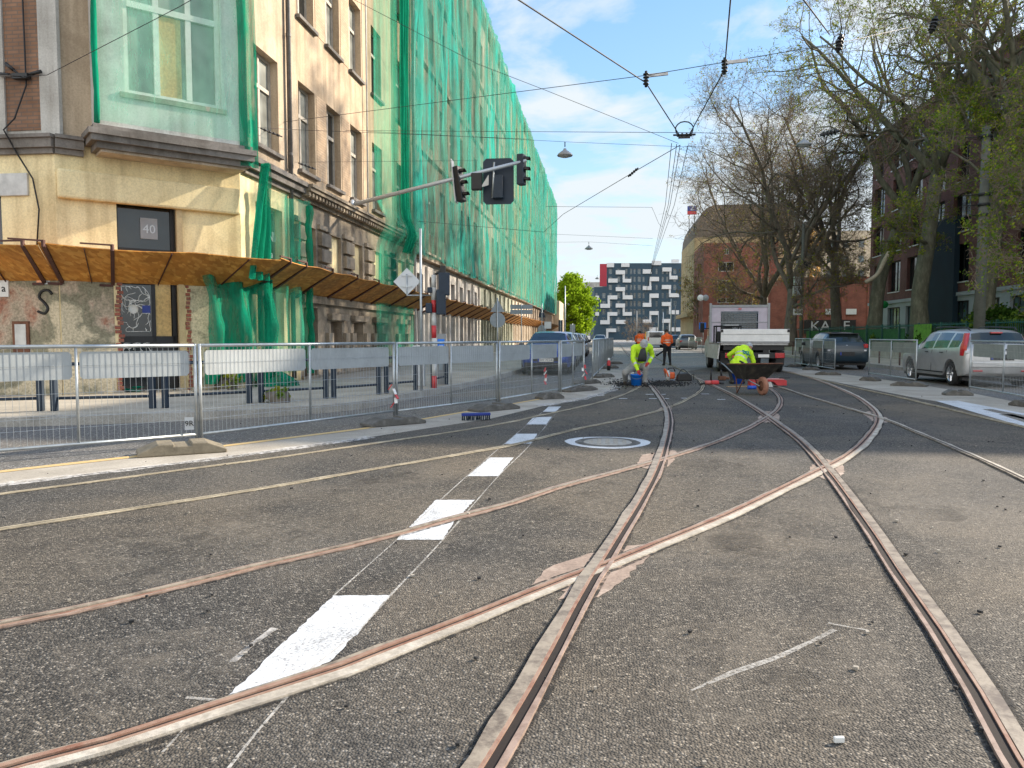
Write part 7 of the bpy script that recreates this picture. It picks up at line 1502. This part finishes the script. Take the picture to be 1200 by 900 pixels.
for s in (-1, 1): mb = MB(); mb.tube([tc - f * .95 + rt * s * .29 + Z * .665, tc - f * 1.12 + rt * s * .29 + Z * .70], .024, 7); mb.build('grip', M['black'], wb)
# red tray trolley behind the wheel
rc_ = at(899, 453.5); t = thing('tool_tray', 'long red steel tool tray on a pale stand behind the wheelbarrow', 'tool tray', rc_); cr, fw = CR, _fw; mb = MB()
prof = [(-.46, .06), (-.46, .22), (-.52, .27), (.40, .27), (.46, .24), (.46, .06), (.22, .06), (.12, .2), (-.2, .2), (-.26, .06)]; prof = [(a, b * .72) for a, b in prof]
mb.prism(prof, rc_ - fw * .13, cr, Z, -.26); mb.build('tray_body', M['red'], t, bevel=.01); mb = MB(); mb.prism([(-.45, .197), (.38, .197), (.38, .216), (-.45, .216)], rc_ - fw * .15, cr, Z, -.3); mb.build('lid', mat('faded_pink_lid', (.55, .22, .20), .6), t); mb = MB(); mb.prism([(-.05, 0), (.12, 0), (.06, .14), (0, .14)], rc_ - fw * .1, cr, Z, -.2); mb.build('stand', M['dirtywhite'], t); mb = MB(); mb.tube([rc_ + cr * .3 + Z * .23, rc_ + cr * .56 + Z * .24 - fw * .05], .014, 5); mb.build('lever', M['black'], t)
p = at(881, 456.5); mb = MB(); mb.tube([p - CR * .10 + Z * .05, p + CR * .10 + Z * .05], .045, 12); tag(mb.build('blue_roll', M['dblue']), 'short dark blue roll lying in front of the red tool tray', 'roll'); mb = MB(); a, b = at(852, 454), at(886, 453.3); mb.bar(a + Z * .02, b + Z * .02, .07, .025); tag(mb.build('plank', M['plank'], bevel=.004), 'narrow plank lying on the asphalt left of the red tool tray', 'plank')
# red machine with a black handle on the rail, small one behind
p = at(834, 451.5); t = thing('rail_tool', 'red rail grinding tool with an upright black handle left of the wheelbarrow', 'tool', p); mb = MB(); mb.box(p + CR * .08 + Z * .08, (.20, .18, .11), 0, RY); mb.build('motor', M['red'], t, bevel=.03); mb = MB(); mb.lathe([(.001, -.08), (.05, -.08), (.06, .08), (.001, .08)], p + CR * -.1 + Z * .075, 14, 0, RY @ Matrix.Rotation(R(90), 3, 'Y')); mb.build('guard', mat('pink_red_guard', (.5, .12, .11), .6), t); mb = MB(); mb.tube([p - CR * .02 + Z * .12, p - CR * .02 + Z * .42], .025, 6); mb.tube([p + CR * .2 + Z * .06, p + CR * .32 + Z * .05], .03, 6); mb.tube([p - CR * .3 + Z * .03, p - CR * .1 + Z * .07], .025, 6); mb.build('handle', M['black'], t)
p = at(846, 446.2); t = thing('power_tool', 'small red power tool standing behind the rail grinding tool', 'tool', p); mb = MB(); mb.box(p + Z * .08, (.2, .18, .12), 0, RY); mb.tube([p + CR * .1 + Z * .08, p + CR * .22 + Z * .07], .04, 8); mb.build('motor', M['rust'], t, bevel=.02); mb = MB(); mb.tube([p - CR * .02 + Z * .1, p - CR * .03 + Z * .32], .03, 6); mb.build('handle', M['black'], t)
p = at(783, 445.5); t = thing('cutting_saw', 'orange cut-off saw with a pale tank between the rails', 'saw', p); mb = MB(); mb.box(p + CR * .08 + Z * .14, (.2, .26, .2), 0, RY); mb.build('motor', M['orange_m'], t, bevel=.04); mb = MB(); mb.lathe([(.001, -.02), (.19, -.02), (.19, .02), (.001, .02)], p + CR * -.05 + Z * .17, 20, 0, RY @ Matrix.Rotation(R(70), 3, 'Y')); mb.build('blade_guard', M['orange_m'], t); mb = MB(); mb.lathe([(.001, 0), (.06, 0), (.06, .22), (.03, .26), (.03, .3), (.001, .3)], p - CR * .03 - fw * .12, 14); mb.build('tank', M['dirtywhite'], t); mb = MB(); mb.tube([p + CR * -.02 + Z * .28, p + CR * .02 + Z * .36, p + CR * .16 + Z * .36, p + CR * .2 + Z * .26], .018, 6); mb.build('handle', M['black'], t)
p = at(801.5, 446.3); t = thing('tool_bag', 'black tool bag with side straps beside the curved rail', 'bag', p); mb = MB(); mb.prism([(-.22, .0), (.22, 0), (.20, .16), (.10, .24), (-.16, .22), (-.21, .1)], p - fw * .13, CR, Z, -.26); mb.build('bag_body', M['black'], t, bevel=.03); mb = MB(); mb.tube(catmull([p + CR * .18 + Z * .14, p + CR * .28 + Z * .2, p + CR * .27 + Z * .03], .05), .012, 5); mb.tube(catmull([p - CR * .2 + Z * .14, p - CR * .05 + Z * .34, p + CR * .12 + Z * .22], .05), .012, 5); mb.build('strap', M['black'], t)
# bottle, broom head
p = at(713.3, 438.3); t = thing('spray_bottle', 'red and black bottle with a white cap standing on a barrier foot', 'bottle', p + Z * .12); mb = MB(); mb.lathe([(.001, .0), (.06, 0), (.06, .17)], p + Z * .124, 14); mb.build('lower_half', M['black'], t); mb = MB(); mb.lathe([(.0605, .17), (.06, .30), (.035, .36)], p + Z * .124, 14); mb.build('upper_half', M['red'], t); mb = MB(); mb.lathe([(.036, .35), (.04, .36), (.04, .42), (.001, .43)], p + Z * .124, 12); mb.build('cap', M['white'], t)
p = at(558, 493.5); t = thing('broom', 'dark blue broom head lying at the edge of the concrete strip', 'broom', p); a, b = at(541, 493.5), at(574.5, 492.5); d = (b - a).normalized(); mb = MB(); mb.bar(a + Z * .10, b + Z * .10, .07, .045); mb.build('block', M['signblue'], t, bevel=.01); mb = MB(); n_ = int((b - a).length / .03)
for k in range(n_):
    for j in (-.022, .0, .022): q = a.lerp(b, (k + .5) / n_) + V((-d.y, d.x, 0)) * j; mb.tube([q + Z * .085, q + Z * .012 + V((rnd.uniform(-.01, .01), rnd.uniform(-.01, .01), 0))], .008, 4, 0, False)
mb.build('bristles', M['navy'], t)
p = at(769, 417.5); mb = MB(); mb.bar(p + Z * .04, p + CR * .55 + Z * .35 + fw * .3, .10, .10); tag(mb.build('road_hammer', M['black'], bevel=.02), 'dark tool lying on the far track left of the orange worker', 'tool')
# ------------------------------------------------------------------ daylight
w = bpy.data.worlds.new('World'); scene.world = w; w.use_nodes = True; t = w.node_tree; bg = t.nodes['Background']
SUN = V((1.0, .65, .58)).normalized(); EL = math.asin(SUN.z); AZ = math.atan2(SUN.x, SUN.y)   # azimuth from +Y towards +X
sky = N(t, 'ShaderNodeTexSky', sky_type='NISHITA'); sky.sun_disc = False; sky.sun_elevation = EL; sky.sun_rotation = AZ; sky.altitude = 100; sky.air_density = 1.0; sky.dust_density = .6; sky.ozone_density = 1.6
tc = N(t, 'ShaderNodeTexCoord'); sp = N(t, 'ShaderNodeSeparateXYZ'); t.links.new(tc.outputs['Generated'], sp.inputs[0])
zc = N(t, 'ShaderNodeMath', operation='MAXIMUM'); t.links.new(sp.outputs[2], zc.inputs[0]); zc.inputs[1].default_value = .03
za = N(t, 'ShaderNodeMath', operation='ADD'); t.links.new(zc.outputs[0], za.inputs[0]); za.inputs[1].default_value = .12
vx = N(t, 'ShaderNodeVectorMath', operation='DIVIDE'); cbn = N(t, 'ShaderNodeCombineXYZ'); [t.links.new(za.outputs[0], cbn.inputs[i]) for i in range(3)]
t.links.new(tc.outputs['Generated'], vx.inputs[0]); t.links.new(cbn.outputs[0], vx.inputs[1])
mp = N(t, 'ShaderNodeMapping'); mp.inputs['Scale'].default_value = (1, 1, .3); mp.inputs['Location'].default_value = (3.1, 1.7, 0); t.links.new(vx.outputs[0], mp.inputs[0])
f1 = noise_tex(t, mp.outputs[0], 2.3, 9, .58, .35); f2 = noise_tex(t, mp.outputs[0], .9, 3, .5)
ad = N(t, 'ShaderNodeMath', operation='MULTIPLY_ADD'); t.links.new(f2, ad.inputs[0]); ad.inputs[1].default_value = .55; t.links.new(f1, ad.inputs[2])
low = ramp(t, sp.outputs[2], [(0.0, .17), (.16, .13), (.34, .07), (.5, 0.)]); ad2 = N(t, 'ShaderNodeMath', operation='ADD'); t.links.new(ad.outputs[0], ad2.inputs[0]); t.links.new(low, ad2.inputs[1])
cl_ = ramp(t, ad2.outputs[0], [(.77, 0.), (.86, .55), (.95, 1.)])
grad = ramp(t, sp.outputs[2], [(0., (1.5, 1.80, 1.92)), (.12, (1.08, 1.60, 1.98)), (.26, (.74, 1.34, 2.0)), (.45, (.45, 1.03, 1.9)), (1., (.34, .8, 1.7))]); sdn = N(t, 'ShaderNodeVectorMath', operation='DOT_PRODUCT'); t.links.new(tc.outputs['Generated'], sdn.inputs[0]); sdn.inputs[1].default_value = SUN
skc = mix(t, sky.outputs[0], grad, ramp(t, sdn.outputs['Value'], [(.74, .82), (.95, .0)]))
# unseen bright cloud added behind the viewer to fill the shade
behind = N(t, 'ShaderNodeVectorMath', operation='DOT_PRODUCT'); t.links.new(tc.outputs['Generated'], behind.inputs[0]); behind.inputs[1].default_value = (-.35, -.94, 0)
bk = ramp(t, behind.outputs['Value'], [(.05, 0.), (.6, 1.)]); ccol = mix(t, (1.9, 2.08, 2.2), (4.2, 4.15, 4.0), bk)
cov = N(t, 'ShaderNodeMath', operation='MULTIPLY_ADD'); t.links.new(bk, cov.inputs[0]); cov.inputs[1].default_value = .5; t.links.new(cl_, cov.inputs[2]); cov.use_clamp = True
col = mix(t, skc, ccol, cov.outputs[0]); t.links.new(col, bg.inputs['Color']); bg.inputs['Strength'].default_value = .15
sl = bpy.data.lights.new('sun', 'SUN'); so = bpy.data.objects.new('sun', sl); C.objects.link(so); sl.energy = 3.3; sl.angle = R(.6); sl.color = (1.0, .87, .70); so.location = (40, 30, 50)
so.rotation_euler = (-SUN).to_track_quat('-Z', 'Y').to_euler()
scene.view_settings.view_transform = 'Standard'; scene.view_settings.look = 'None'; scene.view_settings.gamma = 1; scene.view_settings.use_curve_mapping = False; scene.view_settings.exposure = 1.6
scene.cycles.max_bounces = 6; scene.cycles.transparent_max_bounces = 12; scene.cycles.use_denoising = True
